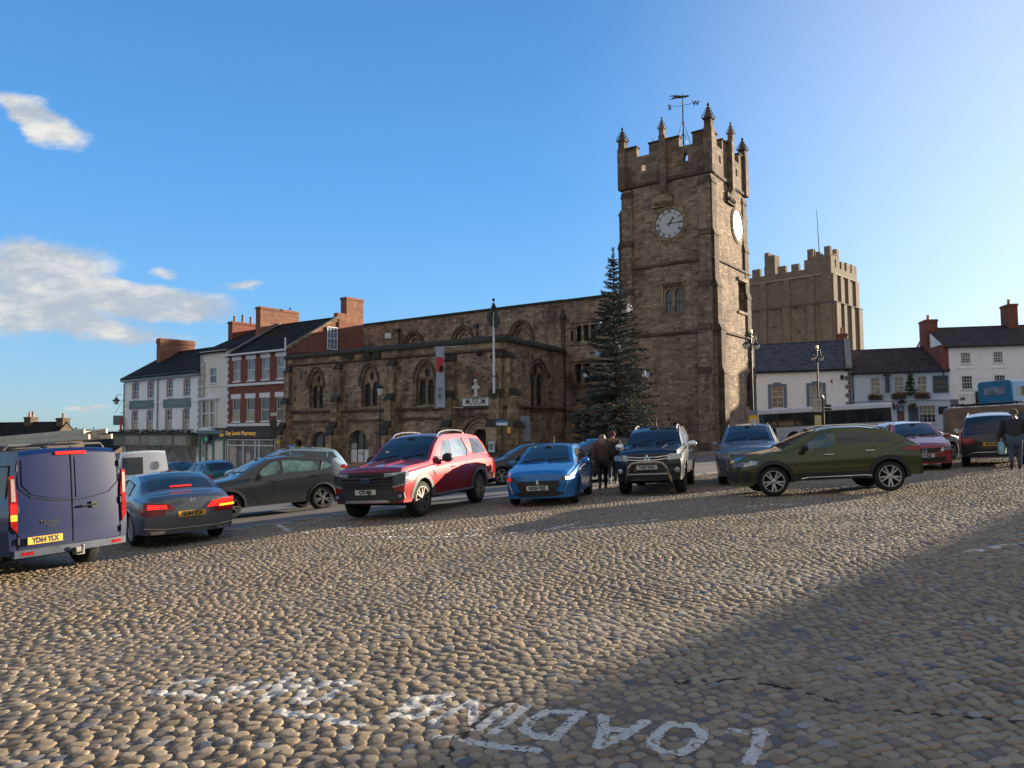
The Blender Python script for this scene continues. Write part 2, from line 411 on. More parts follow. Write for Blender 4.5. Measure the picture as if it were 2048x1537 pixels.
def cobble_material(paintmat=False):
    m, g, b = principled('cobble_stone')
    gi = g.new('ShaderNodeNewGeometry'); r = gi.outputs['Random Per Island']
    tc = g.new('ShaderNodeTexCoord').outputs['Object']
    c = g.ramp(r, [(.0, (.26, .195, .12)), (.22, (.34, .262, .165)), (.45, (.41, .32, .205)), (.62, (.32, .25, .17)), (.76, (.43, .35, .245)), (.86, (.28, .195, .125)),
                   (.955, (.17, .165, .16)), (.98, (.42, .40, .36)), (.992, (.10, .115, .145))])
    f = g.noise(tc, 60, 5, .7); n = g.noise(tc, .7, 5, .6)
    c = g.mix(g.math('MULTIPLY', f, .5), c, (.11, .08, .056)); c = g.mix(g.math('MULTIPLY', g.step(n, .45, .72), .45), c, (.15, .12, .09)); c = g.mix(g.math('MULTIPLY', g.step(g.noise(tc, .22, 4, .6), .5, .7), .3), c, (.38, .33, .28))
    g.put(b.inputs['Base Color'], c)
    g.put(b.inputs['Roughness'], g.math('ADD', .55, g.math('MULTIPLY', f, .4))); b.inputs['Specular IOR Level'].default_value = .22
    bn = g.new('ShaderNodeBump'); bn.inputs['Strength'].default_value = .45; bn.inputs['Distance'].default_value = .006
    g.put(bn.inputs['Height'], f); g.l.new(bn.outputs[0], b.inputs['Normal']); return m

def cobble_centres():
    rowa = rad(14); ca, sa = math.cos(rowa), math.sin(rowa)
    P = []
    dv = .083
    for j in range(-190, 740):
        v = j*dv + 1
        u = -75 + RNG.random()*.12
        du = .098*(1+.42*(RNG.random(1500)-.5)); us = u+np.cumsum(du)
        x = us*ca - v*sa; y = us*sa + v*ca
        # bend the rows gently
        x2 = x + .35*np.sin(y*.31+1)+.12*np.sin(x*.9+y*.5)+.05*np.sin(x*2.3-y*1.9); y2 = y + .45*np.sin(x*.23+.5)+.16*np.sin(x*.71-y*.33+2)+.045*np.sin(x*2.1+y*1.3)
        keep = (y2 > 1.7) & (y2 < edge_y(x2)-.05) & (y2 < 34) & (x2 > -y2*.75-2.2) & (x2 < y2*.75+2.2)
        P.append(np.stack([x2[keep], y2[keep], du[keep]], 1))
    P = np.concatenate(P)
    P[:, 0] += (RNG.random(len(P))-.5)*.016; P[:, 1] += (RNG.random(len(P))-.5)*.018
    return P[RNG.random(len(P)) > .006]
STN = cobble_centres()
SA = .5*STN[:, 2]*(.93+.13*RNG.random(len(STN))); SB = .0415*(.88+.24*RNG.random(len(STN)))
SR = rad(14)+.14*np.cos(STN[:, 0]*.3)+(RNG.random(len(STN))-.5)*.42
SH = .007+.011*RNG.random(len(STN)); SZ = (RNG.random(len(STN))-.5)*.006 + .0045*np.sin(STN[:, 0]*1.3+STN[:, 1]*.9)*np.sin(STN[:, 1]*1.7)
SPH = RNG.random(len(STN))*6.28
LV = [(11, [1.0, .94, .76, .42], [-.012, .50, .88, .985]), (8, [1.0, .86, .5], [-.012, .70, .96]), (6, [1.0, .68], [-.012, .80])]
def stones_mesh(idx, lvl, lift=0, scale=1.0, rings_from=0):
    n, rr, zz = LV[lvl]; k = len(idx); R = len(rr)
    th = np.arange(n)*2*math.pi/n
    ct, st = np.cos(th), np.sin(th)
    ex = np.sign(ct)*np.abs(ct)**.66; ey = np.sign(st)*np.abs(st)**.66
    wob = 1+.10*np.sin(th[None, :]*2+SPH[idx][:, None])+.07*np.sin(th[None, :]*3+SPH[idx][:, None]*2.3)
    V = np.zeros((k, R*n+1, 3)); cs, sn = np.cos(SR[idx])[:, None], np.sin(SR[idx])[:, None]
    tx = (np.cos(SPH[idx]*3)*.10)[:, None]; ty = (np.sin(SPH[idx]*5)*.12)[:, None]
    base = (gzn(STN[idx, 0], STN[idx, 1])+SZ[idx])[:, None]
    for r in range(R):
        lx = ex[None, :]*SA[idx][:, None]*rr[r]*wob*scale; ly = ey[None, :]*SB[idx][:, None]*rr[r]*wob*scale
        V[:, r*n:(r+1)*n, 0] = STN[idx, 0][:, None]+lx*cs-ly*sn
        V[:, r*n:(r+1)*n, 1] = STN[idx, 1][:, None]+lx*sn+ly*cs
        h = SH[idx][:, None]*zz[r] if zz[r] > 0 else -.022
        V[:, r*n:(r+1)*n, 2] = base + h + (lx*tx+ly*ty)*(1 if zz[r] > 0 else 0)+lift
    V[:, -1, 0] = STN[idx, 0]; V[:, -1, 1] = STN[idx, 1]; V[:, -1, 2] = base[:, 0]+SH[idx]+lift
    q = []
    for r in range(R-1):
        for i in range(n): a = r*n+i; b = r*n+(i+1) % n; q.append((a, b, b+n, a+n))
    q = np.array(q) if q else np.zeros((0, 4), int)
    t = np.array([((R-1)*n+i, (R-1)*n+(i+1) % n, R*n) for i in range(n)])
    o = (np.arange(k)*(R*n+1))[:, None, None]
    return V.reshape(-1, 3), (q[None]+o).reshape(-1, 4), (t[None]+o).reshape(-1, 3)
def np_mesh(name, parts, mat, smooth=True):
    V = np.concatenate([p[0] for p in parts]); off = 0; li = []; sizes = []
    for v, q, t in parts:
        li += [(q+off).ravel(), (t+off).ravel()]; sizes += [np.full(len(q), 4), np.full(len(t), 3)]; off += len(v)
    li = np.concatenate(li).astype(np.int32); sizes = np.concatenate(sizes)
    me = bpy.data.meshes.new(name); me.vertices.add(len(V)); me.vertices.foreach_set('co', V.astype(np.float32).ravel())
    me.loops.add(len(li)); me.loops.foreach_set('vertex_index', li)
    me.polygons.add(len(sizes)); me.polygons.foreach_set('loop_start', np.concatenate([[0], np.cumsum(sizes)[:-1]]).astype(np.int32))
    me.polygons.foreach_set('loop_total', sizes.astype(np.int32)); me.polygons.foreach_set('use_smooth', np.full(len(sizes), smooth))
    me.update(calc_edges=True); me.materials.append(mat)
    o = bpy.data.objects.new(name, me); COL.objects.link(o); return o
DST = STN[:, 1]
COB = cobble_material()
_parts = [stones_mesh(np.where(DST < 7)[0], 0), stones_mesh(np.where((DST >= 7) & (DST < 13))[0], 1), stones_mesh(np.where(DST >= 13)[0], 2)]
tag(np_mesh('cobblestones', _parts, COB), 'sunlit and shaded rounded cobblestones laid in rows', 'cobbles', kind='structure')

# coarse far cobbles as a surface beyond the modelled stones, and tarmac behind the parked row
def strip_sheet(name, xs, near, far, lift, mat, label, cat, ny=14, kind='structure'):
    mb = MB(); n = ny+1
    for x in xs:
        a, b = near(x), far(x)
        for j in range(n): y = a+(b-a)*j/ny; mb.v.append((x, y, gz(x, y)+lift))
    for i in range(len(xs)-1):
        for j in range(ny): k = i*n+j; mb.f.append((k, k+n, k+n+1, k+1))
    return tag(mb.build(name, mat, smooth=True), label, cat, kind=kind)
def asphalt_material():
    m, g, b = principled('asphalt'); tc = g.new('ShaderNodeTexCoord').outputs['Object']
    n = g.noise(tc, .5, 6, .65); f = g.noise(tc, 80, 3, .7)
    c = g.ramp(n, [(.3, (.105, .092, .078)), (.7, (.175, .155, .132))]); c = g.mix(g.math('MULTIPLY', f, .5), c, (.15, .14, .13))
    g.put(b.inputs['Base Color'], c); b.inputs['Roughness'].default_value = .8
    bn = g.new('ShaderNodeBump'); bn.inputs['Strength'].default_value = .4; bn.inputs['Distance'].default_value = .006
    g.put(bn.inputs['Height'], f); g.l.new(bn.outputs[0], b.inputs['Normal']); return m
ASP = asphalt_material()
xs = sorted(set([-60+2*i for i in range(71)]+[e[0] for e in EDGE]))
strip_sheet('road', xs, lambda x: float(edge_y(x)), lambda x: 100 if x < 20 else 76, .012, ASP, 'grey tarmac road running between the parked cars and the church', 'road', 24)
def far_cobble_material():
    return masonry('far_setts', [(.17, .14, .11), (.23, .19, .15), (.30, .25, .20)], (.09, .075, .06), su=8.5, sv=10.5, rnd=.9, sa=.2, bump=1, mw=.08, rough=.75, bdist=.02)
def mk_far_cobbles():
    mb = MB(); xs = [15.5+2.5*i for i in range(26)]; ny = 8
    for x in xs:
        a = 33.6 if x < 24 else 33.6; b = max(a+.1, float(edge_y(x))-.05)
        for j in range(ny+1): y = a+(b-a)*j/ny; mb.v.append((x, y, gz(x, y)+.014))
    for i in range(len(xs)-1):
        for j in range(ny): k = i*(ny+1)+j; mb.f.append((k, k+ny+1, k+ny+2, k+1))
    tag(mb.build('far_cobbles', far_cobble_material(), uv=True), 'distant cobbled surface between the parked cars on the right', 'cobbles', kind='structure')
mk_far_cobbles()
# kerb stones along the edge of the cobbles
def mk_kerb():
    mb = MB(); m = plain('kerb_stone', (.26, .235, .20), .8, var=.25, vs=3, bump=.3)
    for i in range(1, len(EDGE)-2):
        a, b = Vector(EDGE[i]), Vector(EDGE[i+1]); L = (b-a).length; n = int(L/.9); d = (b-a)/L
        for k in range(n):
            p = a+d*(k+.5)*L/n; mb.box((p.x, p.y, gz(p.x, p.y)+.012), (L/n-.02, .16, .06), math.atan2(d.y, d.x))
    tag(mb.build('kerb_line', m), 'flush pale kerb stones edging the cobbles', 'kerb', kind='structure')
mk_kerb()
def mk_pavement():
    m = masonry('paving_flags', [(.20, .18, .155), (.26, .235, .20), (.31, .28, .24)], (.10, .09, .08), su=.9, sv=.6, mw=.012, brick=True, sa=.3, bump=.4, bdist=.01)
    mb = MB(); P = [(-24, 57.4), (-1.2, 44.6), (2.5, 45), (12.4, 46.3), (18, 45.2), (22.5, 51.5), (20, 60), (0, 60), (-24, 72)]
    z = [gz(*p)+.13 for p in P]
    fan(mb, P, (), lambda a, b: (a, b, gz(a, b)+.13))
    for i in range(len(P)):
        a, b = P[i], P[(i+1) % len(P)]; mb.poly([(*a, gz(*a)-.05), (*b, gz(*b)-.05), (*b, gz(*b)+.13), (*a, gz(*a)+.13)])
    tag(mb.build('pavement', m, uv=True), 'raised stone flag pavement round the foot of the church tower', 'pavement', kind='structure')
mk_pavement()

# ------------------------------------------------------------ painted letters on the cobbles
WORN = None
def marking_material():
    m, g, b = principled('road_paint'); tc = g.new('ShaderNodeTexCoord').outputs['Object']
    f = g.noise(tc, 35, 5, .7)
    g.put(b.inputs['Base Color'], g.mix(g.step(f, .45, .7), (.56, .52, .45), (.33, .28, .22))); b.inputs['Roughness'].default_value = .7
    return m
PAINT = marking_material()
GX0, GX1, GY0, GY1, GC = -3.4, 2.4, 2.9, 5.6, .0075
HG = np.full((int((GY1-GY0)/GC), int((GX1-GX0)/GC)), -1.0)
def raster():
    ny, nx = HG.shape
    idx = np.where((STN[:, 0] > GX0-.1) & (STN[:, 0] < GX1+.1) & (STN[:, 1] > GY0-.1) & (STN[:, 1] < GY1+.1))[0]
    for i in idx:
        cx, cy = STN[i, 0], STN[i, 1]; x0 = int((cx-.09-GX0)/GC); x1 = int((cx+.09-GX0)/GC); y0 = int((cy-.09-GY0)/GC); y1 = int((cy+.09-GY0)/GC)
        x0, x1, y0, y1 = max(x0, 0), min(x1, nx), max(y0, 0), min(y1, ny)
        if x0 >= x1 or y0 >= y1: continue
        X, Y = np.meshgrid(GX0+np.arange(x0, x1)*GC-cx, GY0+np.arange(y0, y1)*GC-cy)
        c, s = math.cos(SR[i]), math.sin(SR[i]); lx = X*c+Y*s; ly = -X*s+Y*c
        r = ((np.abs(lx)/SA[i])**2.6+(np.abs(ly)/SB[i])**2.6)**(1/2.6)
        h = np.where(r < 1.02, SH[i]*np.sqrt(np.clip(1.04-r*r*.98, 0, 1))+SZ[i]+lx*math.cos(SPH[i]*3)*.10+ly*math.sin(SPH[i]*5)*.12, -1)
        sub = HG[y0:y1, x0:x1]; np.maximum(sub, h, out=sub)
raster()
def Z2(x, y): return (700+x/2.2756, 1300+y/2.2756)
def Z3(x, y): return (200+x/2.926, 1280+y/2.926)
LET = [[('L', Z2, [[(1735, 380), (1888, 386)], [(1862, 386), (1850, 455), (1812, 524)]])],
 [('O', Z2, [[(1600, 380), (1560, 352), (1450, 350), (1405, 380), (1375, 420), (1378, 455), (1430, 475), (1500, 478), (1565, 445), (1600, 400), (1600, 375)]])],
 [('A', Z2, [[(1130, 452), (1150, 380), (1150, 312)], [(1130, 452), (1220, 415), (1345, 335)], [(1155, 365), (1290, 378)]])],
 [('D', Z2, [[(1050, 293), (985, 350), (925, 415)], [(1050, 293), (900, 288), (830, 320), (788, 372), (835, 402), (925, 412)]])],
 [('I', Z2, [[(800, 265), (650, 388)]])],
 [('N', Z2, [[(375, 340), (560, 237)], [(560, 237), (558, 345)], [(572, 378), (722, 256)]])],
 [('G', Z3, [[(1720, 455), (1800, 400), (1850, 350), (2040, 333)], [(1780, 462), (1880, 457), (1960, 400), (2000, 345)], [(1840, 395), (1780, 410)]])],
 [('O', Z3, [[(1480, 262), (1400, 255), (1300, 270), (1200, 310), (1140, 370), (1210, 382), (1320, 350), (1400, 290), (1480, 262)]])],
 [('N', Z3, [[(940, 370), (1030, 290), (1110, 215)], [(1030, 322), (1240, 240)], [(1030, 300), (1040, 335)]])],
 [('L', Z3, [[(720, 322), (910, 252)], [(810, 338), (970, 282)], [(890, 185), (1030, 192)]])],
 [('Y', Z3, [[(440, 262), (620, 235), (810, 178)], [(590, 278), (640, 238)], [(300, 308), (370, 327), (510, 320)], [(540, 335), (712, 368)]])],
 [('bar', Z2, [[(515, 425), (680, 450), (845, 465)], [(395, 412), (460, 404)]])], [('bar', Z3, [[(1050, 435), (1310, 465)], [(1340, 480), (1510, 510)]])]]
def seg_dist(X, Y, a, b):
    ax, ay = a; bx, by = b; dx, dy = bx-ax, by-ay; t = np.clip(((X-ax)*dx+(Y-ay)*dy)/(dx*dx+dy*dy+1e-9), 0, 1)
    return np.hypot(X-ax-t*dx, Y-ay-t*dy)
def vnoise(X, Y, s, seed):
    r = np.random.default_rng(seed); T = r.random((64, 64)); x = X/s; y = Y/s; xi = np.floor(x).astype(int); yi = np.floor(y).astype(int); fx = x-xi; fy = y-yi
    fx = fx*fx*(3-2*fx); fy = fy*fy*(3-2*fy)
    g = lambda a, b: T[a % 64, b % 64]
    return (g(xi, yi)*(1-fx)+g(xi+1, yi)*fx)*(1-fy)+(g(xi, yi+1)*(1-fx)+g(xi+1, yi+1)*fx)*fy
def mk_letters():
    words = {'L': 'letter L', 'O': 'letter O', 'A': 'letter A', 'D': 'letter D', 'I': 'letter I', 'N': 'letter N', 'G': 'letter G', 'Y': 'letter Y', 'bar': 'underline'}
    desc = ['L at the right end of LOADING, in shade', 'second letter O of LOADING, in shade', 'A of LOADING, in shade', 'D of LOADING, crossing the cracked joint', 'I of LOADING between D and N',
            'N of LOADING at the edge of the shadow', 'pale G of LOADING in the sun', 'O of ONLY in the sun', 'worn N of ONLY in the sun', 'worn L of ONLY in the sun', 'faded Y of ONLY furthest left in the sun', 'short bar below LOADING in shade', 'short bar below ONLY in the sun']
    ny, nx = HG.shape
    for k, ent in enumerate(LET):
        ch, Z, strokes = ent[0]
        P = [[(lambda q: (q.x, q.y))(onground(*Z(*p))) for p in st] for st in strokes]
        allp = [p for st in P for p in st]; x0 = min(p[0] for p in allp)-.08; x1 = max(p[0] for p in allp)+.08; y0 = min(p[1] for p in allp)-.08; y1 = max(p[1] for p in allp)+.08
        i0, i1, j0, j1 = int((x0-GX0)/GC), int((x1-GX0)/GC), int((y0-GY0)/GC), int((y1-GY0)/GC)
        i0, j0, i1, j1 = max(i0, 0), max(j0, 0), min(i1, nx-1), min(j1, ny-1)
        X, Y = np.meshgrid(GX0+np.arange(i0, i1)*GC, GY0+np.arange(j0, j1)*GC)
        d = np.full(X.shape, 9.)
        for st in P:
            for a, b in zip(st[:-1], st[1:]): d = np.minimum(d, seg_dist(X, Y, a, b))
        wn = vnoise(X+9, Y+9, .03, k)*.6+vnoise(X+9, Y+9, .012, k+50)*.4
        wear = vnoise(X+9, Y+9, .09, k+99)
        thin = .034 if k < 6 or k == 11 else .043
        h = HG[j0:j1, i0:i1]
        mask = (d < thin*(.72+.55*wn)) & (wear*.5+wn*.5 > (.24 if k < 7 or k == 11 else .17))
        if k >= 6 and k != 11: mask &= (h > -.5) | (wn > .3)
        hh = np.maximum(h, .004)+gzn(X, Y)+.0025
        vid = -np.ones(X.shape, int); mb = MB()
        cells = mask[:-1, :-1]
        for j, i in zip(*np.where(cells)):
            q = []
            for (a, b) in ((j, i), (j, i+1), (j+1, i+1), (j+1, i)):
                if vid[a, b] < 0: vid[a, b] = len(mb.v); mb.v.append((X[a, b], Y[a, b], hh[a, b]))
                q.append(vid[a, b])
            mb.f.append(tuple(q))
        if not mb.f: continue
        thing_mesh(mb, 'painted_letter' if ch != 'bar' else 'painted_bar', PAINT, 'white painted '+desc[k]+', on the foreground cobbles' if ch != 'bar' else 'worn white '+desc[k], 'road marking', 'painted lettering on the cobbles', smooth=True)
mk_letters()
CRK = plain('crack_shadow', (.018, .014, .010), .95)
def crack(pts, lab, seed):
    r = random.Random(seed); P = []
    for a, b in zip(pts[:-1], pts[1:]):
        for i in range(26): t = i/26; q = onground(a[0]+(b[0]-a[0])*t, a[1]+(b[1]-a[1])*t); P.append((q.x+r.uniform(-.022, .022), q.y+r.uniform(-.022, .022)))
    mb = MB()
    for i in range(len(P)-1):
        a, b = Vector(P[i]), Vector(P[i+1]); n = Vector((-(b-a).y, (b-a).x)).normalized(); w = r.uniform(.004, .017); w2 = r.uniform(.004, .017)
        mb.poly([(*(a-n*w), gz(a.x, a.y)+.010), (*(b-n*w2), gz(b.x, b.y)+.010), (*(b+n*w2), gz(b.x, b.y)+.010), (*(a+n*w), gz(a.x, a.y)+.010)])
    tag(mb.build('ground_crack', CRK), lab, 'crack', kind='structure')
crack([(1335, 1368), (1480, 1362), (1600, 1385), (1720, 1420), (1860, 1432), (2080, 1450)], 'dark broken joint running through the shaded cobbles to the right edge', 1)
crack([(880, 1545), (905, 1500), (935, 1470), (985, 1420), (1040, 1398)], 'short dark broken joint through the painted lettering', 2)
# worn parking lines: the tops of the stones a line crosses, coated in paint
def Z8(x, y): return (700+x/2.926, 960+y/2.926)
def Z1(x, y): return (x/2.926, 780+y/2.926)
LINES = [('long curving white bay line in front of the blue hatchback', Z8, [(100, 338), (480, 340), (900, 320), (1180, 290), (1350, 250)]),
         ('faint white bay line branching toward the blue hatchback', Z8, [(450, 340), (720, 300), (980, 260)]), ('white bay line in the shade before the black pickup', Z8, [(1300, 285), (1800, 235)]),
         ('worn white bay line running under the red pickup', Z8, [(0, 330), (560, 262)]), ('white hooked bay line left of the red pickup', Z1, [(1620, 790), (1700, 835), (1800, 838), (2048, 803)]),
         ('faint white line just behind the hooked bay line', Z1, [(1700, 762), (2000, 708)]), ('short white bay line before the green car', lambda x, y: (x, y), [(1500, 1014), (1600, 1009)]),
         ('pale line at the right edge of the cobbles', lambda x, y: (x, y), [(1940, 1106), (1990, 1096), (2060, 1085)]), ('thin worn line ahead of the green car', lambda x, y: (x, y), [(1250, 1000), (1420, 985)])]
for lab, Z, pts in LINES:
    P = [(lambda q: (q.x, q.y))(onground(*Z(*p))) for p in pts]; d = np.full(len(STN), 9.)
    for a, b in zip(P[:-1], P[1:]): d = np.minimum(d, seg_dist(STN[:, 0], STN[:, 1], a, b))
    idx = np.where((d < .052) & (RNG.random(len(STN)) < .80))[0]
    if len(idx) < 2: continue
    parts = [stones_mesh(idx, 1, lift=.003, scale=.97)]
    tag(np_mesh('bay_line', parts, PAINT), lab, 'road marking', 'worn bay lines on the cobbles')
# ------------------------------------------------------------ building kit
STONE = masonry('rubble_stone', [(0.150, 0.106, 0.075), (0.326, 0.231, 0.160), (0.414, 0.299, 0.202), (0.229, 0.163, 0.114), (0.361, 0.255, 0.176), (0.493, 0.365, 0.251)], (0.387, 0.290, 0.207), su=2.4, sv=5.6, sa=.85, mw=.045)
STONE_T = masonry('tower_stone', [(0.180, 0.126, 0.090), (0.324, 0.230, 0.162), (0.405, 0.293, 0.203), (0.243, 0.176, 0.126), (0.360, 0.257, 0.180), (0.486, 0.360, 0.252)], (0.414, 0.315, 0.234), su=2.3, sv=5.4, sa=.62, mw=.05, bump=1.0, bdist=.05)
STONE_K = masonry('keep_stone', [(.145, .112, .08), (.19, .148, .105), (.22, .175, .125), (.17, .135, .10)], (.175, .14, .10), su=1.6, sv=3.2, sa=.35, stain=(.13, .11, .085), mw=.03, bump=.6)
ASHLAR = masonry('dark_ashlar', [(.075, .055, .040), (.12, .088, .062), (.16, .115, .08)], (.05, .04, .03), su=.75, sv=.36, brick=True, mw=.012, sa=.5, bump=.5)
PARA = masonry('parapet_ashlar', [(.14, .10, .072), (.22, .16, .112), (.28, .205, .145)], (.09, .068, .05), su=.8, sv=.38, brick=True, mw=.014, sa=.55, bump=.6)
DRESS = masonry('dressed_stone', [(0.162, 0.117, 0.072), (0.324, 0.239, 0.149), (0.396, 0.297, 0.189)], (0.144, 0.108, 0.077), su=.6, sv=.34, brick=True, mw=.012, sa=.85, bump=.4)
COPE = plain('blackened_coping', (.040, .036, .026), .95, var=.5, vs=3, bump=.8, bs=25)
BRICK = masonry('red_brick', [(.16, .045, .03), (.22, .065, .045), (.27, .09, .06)], (.20, .13, .10), su=.225, sv=.075, brick=True, mw=.008, sa=.3, bump=.4, bdist=.008)
BRICKO = masonry('weathered_brick', [(.19, .075, .045), (.25, .105, .062), (.31, .145, .09)], (.22, .15, .11), su=.225, sv=.075, brick=True, mw=.008, sa=.35, bump=.5, bdist=.01)
WHITE = render_wall('white_render', (.86, .87, .87)); CREAM = render_wall('cream_render', (.74, .72, .65), da=.6)
PALEB = render_wall('pale_blue_render', (.52, .64, .76), da=.25); WHITE2 = render_wall('white_render_far', (.85, .87, .87))
TRIM = plain('white_trim', (.70, .71, .72), .5, var=.06); TRIMG = plain('grey_green_trim', (.16, .23, .22), .5)
SLATE = slates('dark_slate', (.018, .017, .017)); SLATEB = slates('blue_slate', (.075, .082, .10), ma=.2); SLATER = slates('brown_tiles', (.06, .045, .045), ma=.3)
DARKG = glass('window_glass', (.035, .045, .055)); LEAD = glass('leaded_glass', (.022, .026, .03), rough=.35, var=.7, vs=9, spec=.25)
LITG = plain('curtained_glass', (.26, .22, .16), .12, var=.6, vs=4, spec=.8)
BLACK = plain('black_iron', (.012, .012, .013), .42, var=.2); CHIMP = plain('clay_pot', (.33, .16, .09), .8, var=.3, vs=8)
VOID = plain('dark_interior', (.008, .008, .008), .9)
LEADR = plain('lead_roof', (.10, .10, .105), .7)
def prism(mb, P, z0, z1, skip=(), top=True):
    n = len(P); zt = z1 if hasattr(z1, '__len__') else [z1]*n
    for i in range(n):
        if i in skip: continue
        a, b = P[i], P[(i+1) % n]; mb.poly([(*a, z0), (*b, z0), (*b, zt[(i+1) % n]), (*a, zt[i])])
    if top: mb.poly([(*P[i], zt[i]) for i in range(n)])
def extr_profile(mb, F, u0, u1, prof):
    """profile in (o, z), extruded along the wall"""
    a = [F.pt(u0, z, o) for o, z in prof]; b = [F.pt(u1, z, o) for o, z in prof]; n = len(prof)
    mb.poly(a); mb.poly(b[::-1])
    for i in range(n): mb.poly([a[i], a[(i+1) % n], b[(i+1) % n], b[i]][::-1])
def buttress(F, uc, w, z0, stages, parent, mat, cap=None):
    """stages: (top z, projection) from the bottom up, each ending in a sloped weathering"""
    prof = [(-.05, z0)]; zc = z0; mb = MB(); caps = []
    for i, (zt, p) in enumerate(stages):
        nxt = stages[i+1][1] if i+1 < len(stages) else .02
        prof += [(p, zc), (p, zt)]; zc = zt+.38
        q = [(p+.05, zt-.07), (p+.05, zt+.0), (nxt+.02, zt+.42), (nxt-.05, zt+.42), (nxt-.05, zt-.07)]
        caps.append(q)
    prof += [(.02, zc), (-.05, zc)]
    extr_profile(mb, F, uc-w/2, uc+w/2, prof)
    o = mb.build('buttress', mat, parent, uv=True)
    for q in caps: cm = MB(); extr_profile(cm, F, uc-w/2-.05, uc+w/2+.05, q); cm.build('weathering', cap or ASHLAR, o, uv=True)
    return o
def sash(F, u0, u1, z0, z1, parent, o=-.12, trim=None, bars=(1, 1), lower=None, upper=None, sill=True, fw=.055, name='window'):
    """sash window: frame with glazing bars, two sashes, panes and sill"""
    trim = trim or TRIM; mb = MB(); zm = (z0+z1)/2
    for a, b, c, d in ((u0, u1, z0, z0+fw), (u0, u1, z1-fw, z1), (u0, u0+fw, z0+fw, z1-fw), (u1-fw, u1, z0+fw, z1-fw)): mb.fbox(F, a, b, c, d, o-.05, o+.05)
    mb.fbox(F, u0+fw, u1-fw, zm-.03, zm+.03, o-.04, o+.035)
    nb, nr = bars
    for i in range(1, nb): u = u0+(u1-u0)*i/nb; mb.fbox(F, u-.014, u+.014, z0+fw, zm-.03, o-.03, o+.015); mb.fbox(F, u-.014, u+.014, zm+.03, z1-fw, o-.03, o+.015)
    for h0, h1 in ((z0+fw, zm-.03), (zm+.03, z1-fw)):
        for j in range(1, nr): z = h0+(h1-h0)*j/nr; mb.fbox(F, u0+fw, u1-fw, z-.013, z+.013, o-.028, o+.013)
    w = mb.build(name, trim, parent)
    MB().poly([F.pt(u0, zm, o-.032), F.pt(u1, zm, o-.032), F.pt(u1, z1, o-.030), F.pt(u0, z1, o-.030)]).build('pane', upper or DARKG, w)
    MB().poly([F.pt(u0, z0, o-.012), F.pt(u1, z0, o-.012), F.pt(u1, zm, o-.012), F.pt(u0, zm, o-.012)]).build('pane', lower or DARKG, w)
    if sill: MB().fbox(F, u0-.08, u1+.08, z0-.10, z0, -.1, .07).build('sill', trim, w)
    return w
def tracery(F, u0, u1, z0, zs, zt, parent, mat=None, hood=True):
    c = (u0+u1)/2; w = u1-u0; m = w*.055; mid = w*.045
    zl = zs-.02*(zt-zs); mb = MB()
    l1 = arch(u0+m, c-mid, z0+.08, zs-.25*w, zs+.18*w, 5); l2 = arch(c+mid, u1-m, z0+.08, zs-.25*w, zs+.18*w, 5)
    cz = zs+(zt-zs)*.50; r = w*.15; circ = [(c+r*math.cos(i*math.pi/5), cz+r*1.25*math.sin(i*math.pi/5)) for i in range(10)]
    wall_mesh(mb, F, arch(u0, u1, z0, zs, zt), [l1, l2, circ], depth=.12, o=-.26)
    mb.fbox(F, c-.05, c+.05, z0+.05, zs-.2, -.30, -.20)
    t = mb.build('window', mat or DRESS, parent, uv=True)
    fan(g := MB(), arch(u0-.02, u1+.02, z0, zs, zt+.02), (), lambda a, b: F.pt(a, b, -.37)); g.build('pane', LEAD, t)
    if hood:
        h = MB(); ol = arch(u0-.10, u1+.10, z0, zs, zt+.16, 9)
        band(h, ol, F, .14, -.02, .11, skip=2); h.build('hood_mould', ASHLAR, t, uv=True)
        # splayed jambs
        j = MB(); a1 = arch(u0-.10, u1+.10, z0-.0, zs, zt+.15, 9); a0 = arch(u0, u1, z0, zs, zt, 9)
        for i in range(1, len(a1)-1): j.poly([F.pt(*a1[i], .012), F.pt(*a1[i+1], .012), F.pt(*a0[i+1], -.20), F.pt(*a0[i], -.20)])
        j.poly([F.pt(*a1[-1], .012), F.pt(*a1[0], .012), F.pt(*a0[0], -.20), F.pt(*a0[-1], -.20)])
        j.build('jamb', DRESS, t, uv=True)
    s = MB(); extr_profile(s, F, u0-.15, u1+.15, [(-.2, z0-.0), (.16, z0-.22), (.16, z0-.30), (-.2, z0-.30)]); s.build('sill', ASHLAR, t, uv=True)
    return t
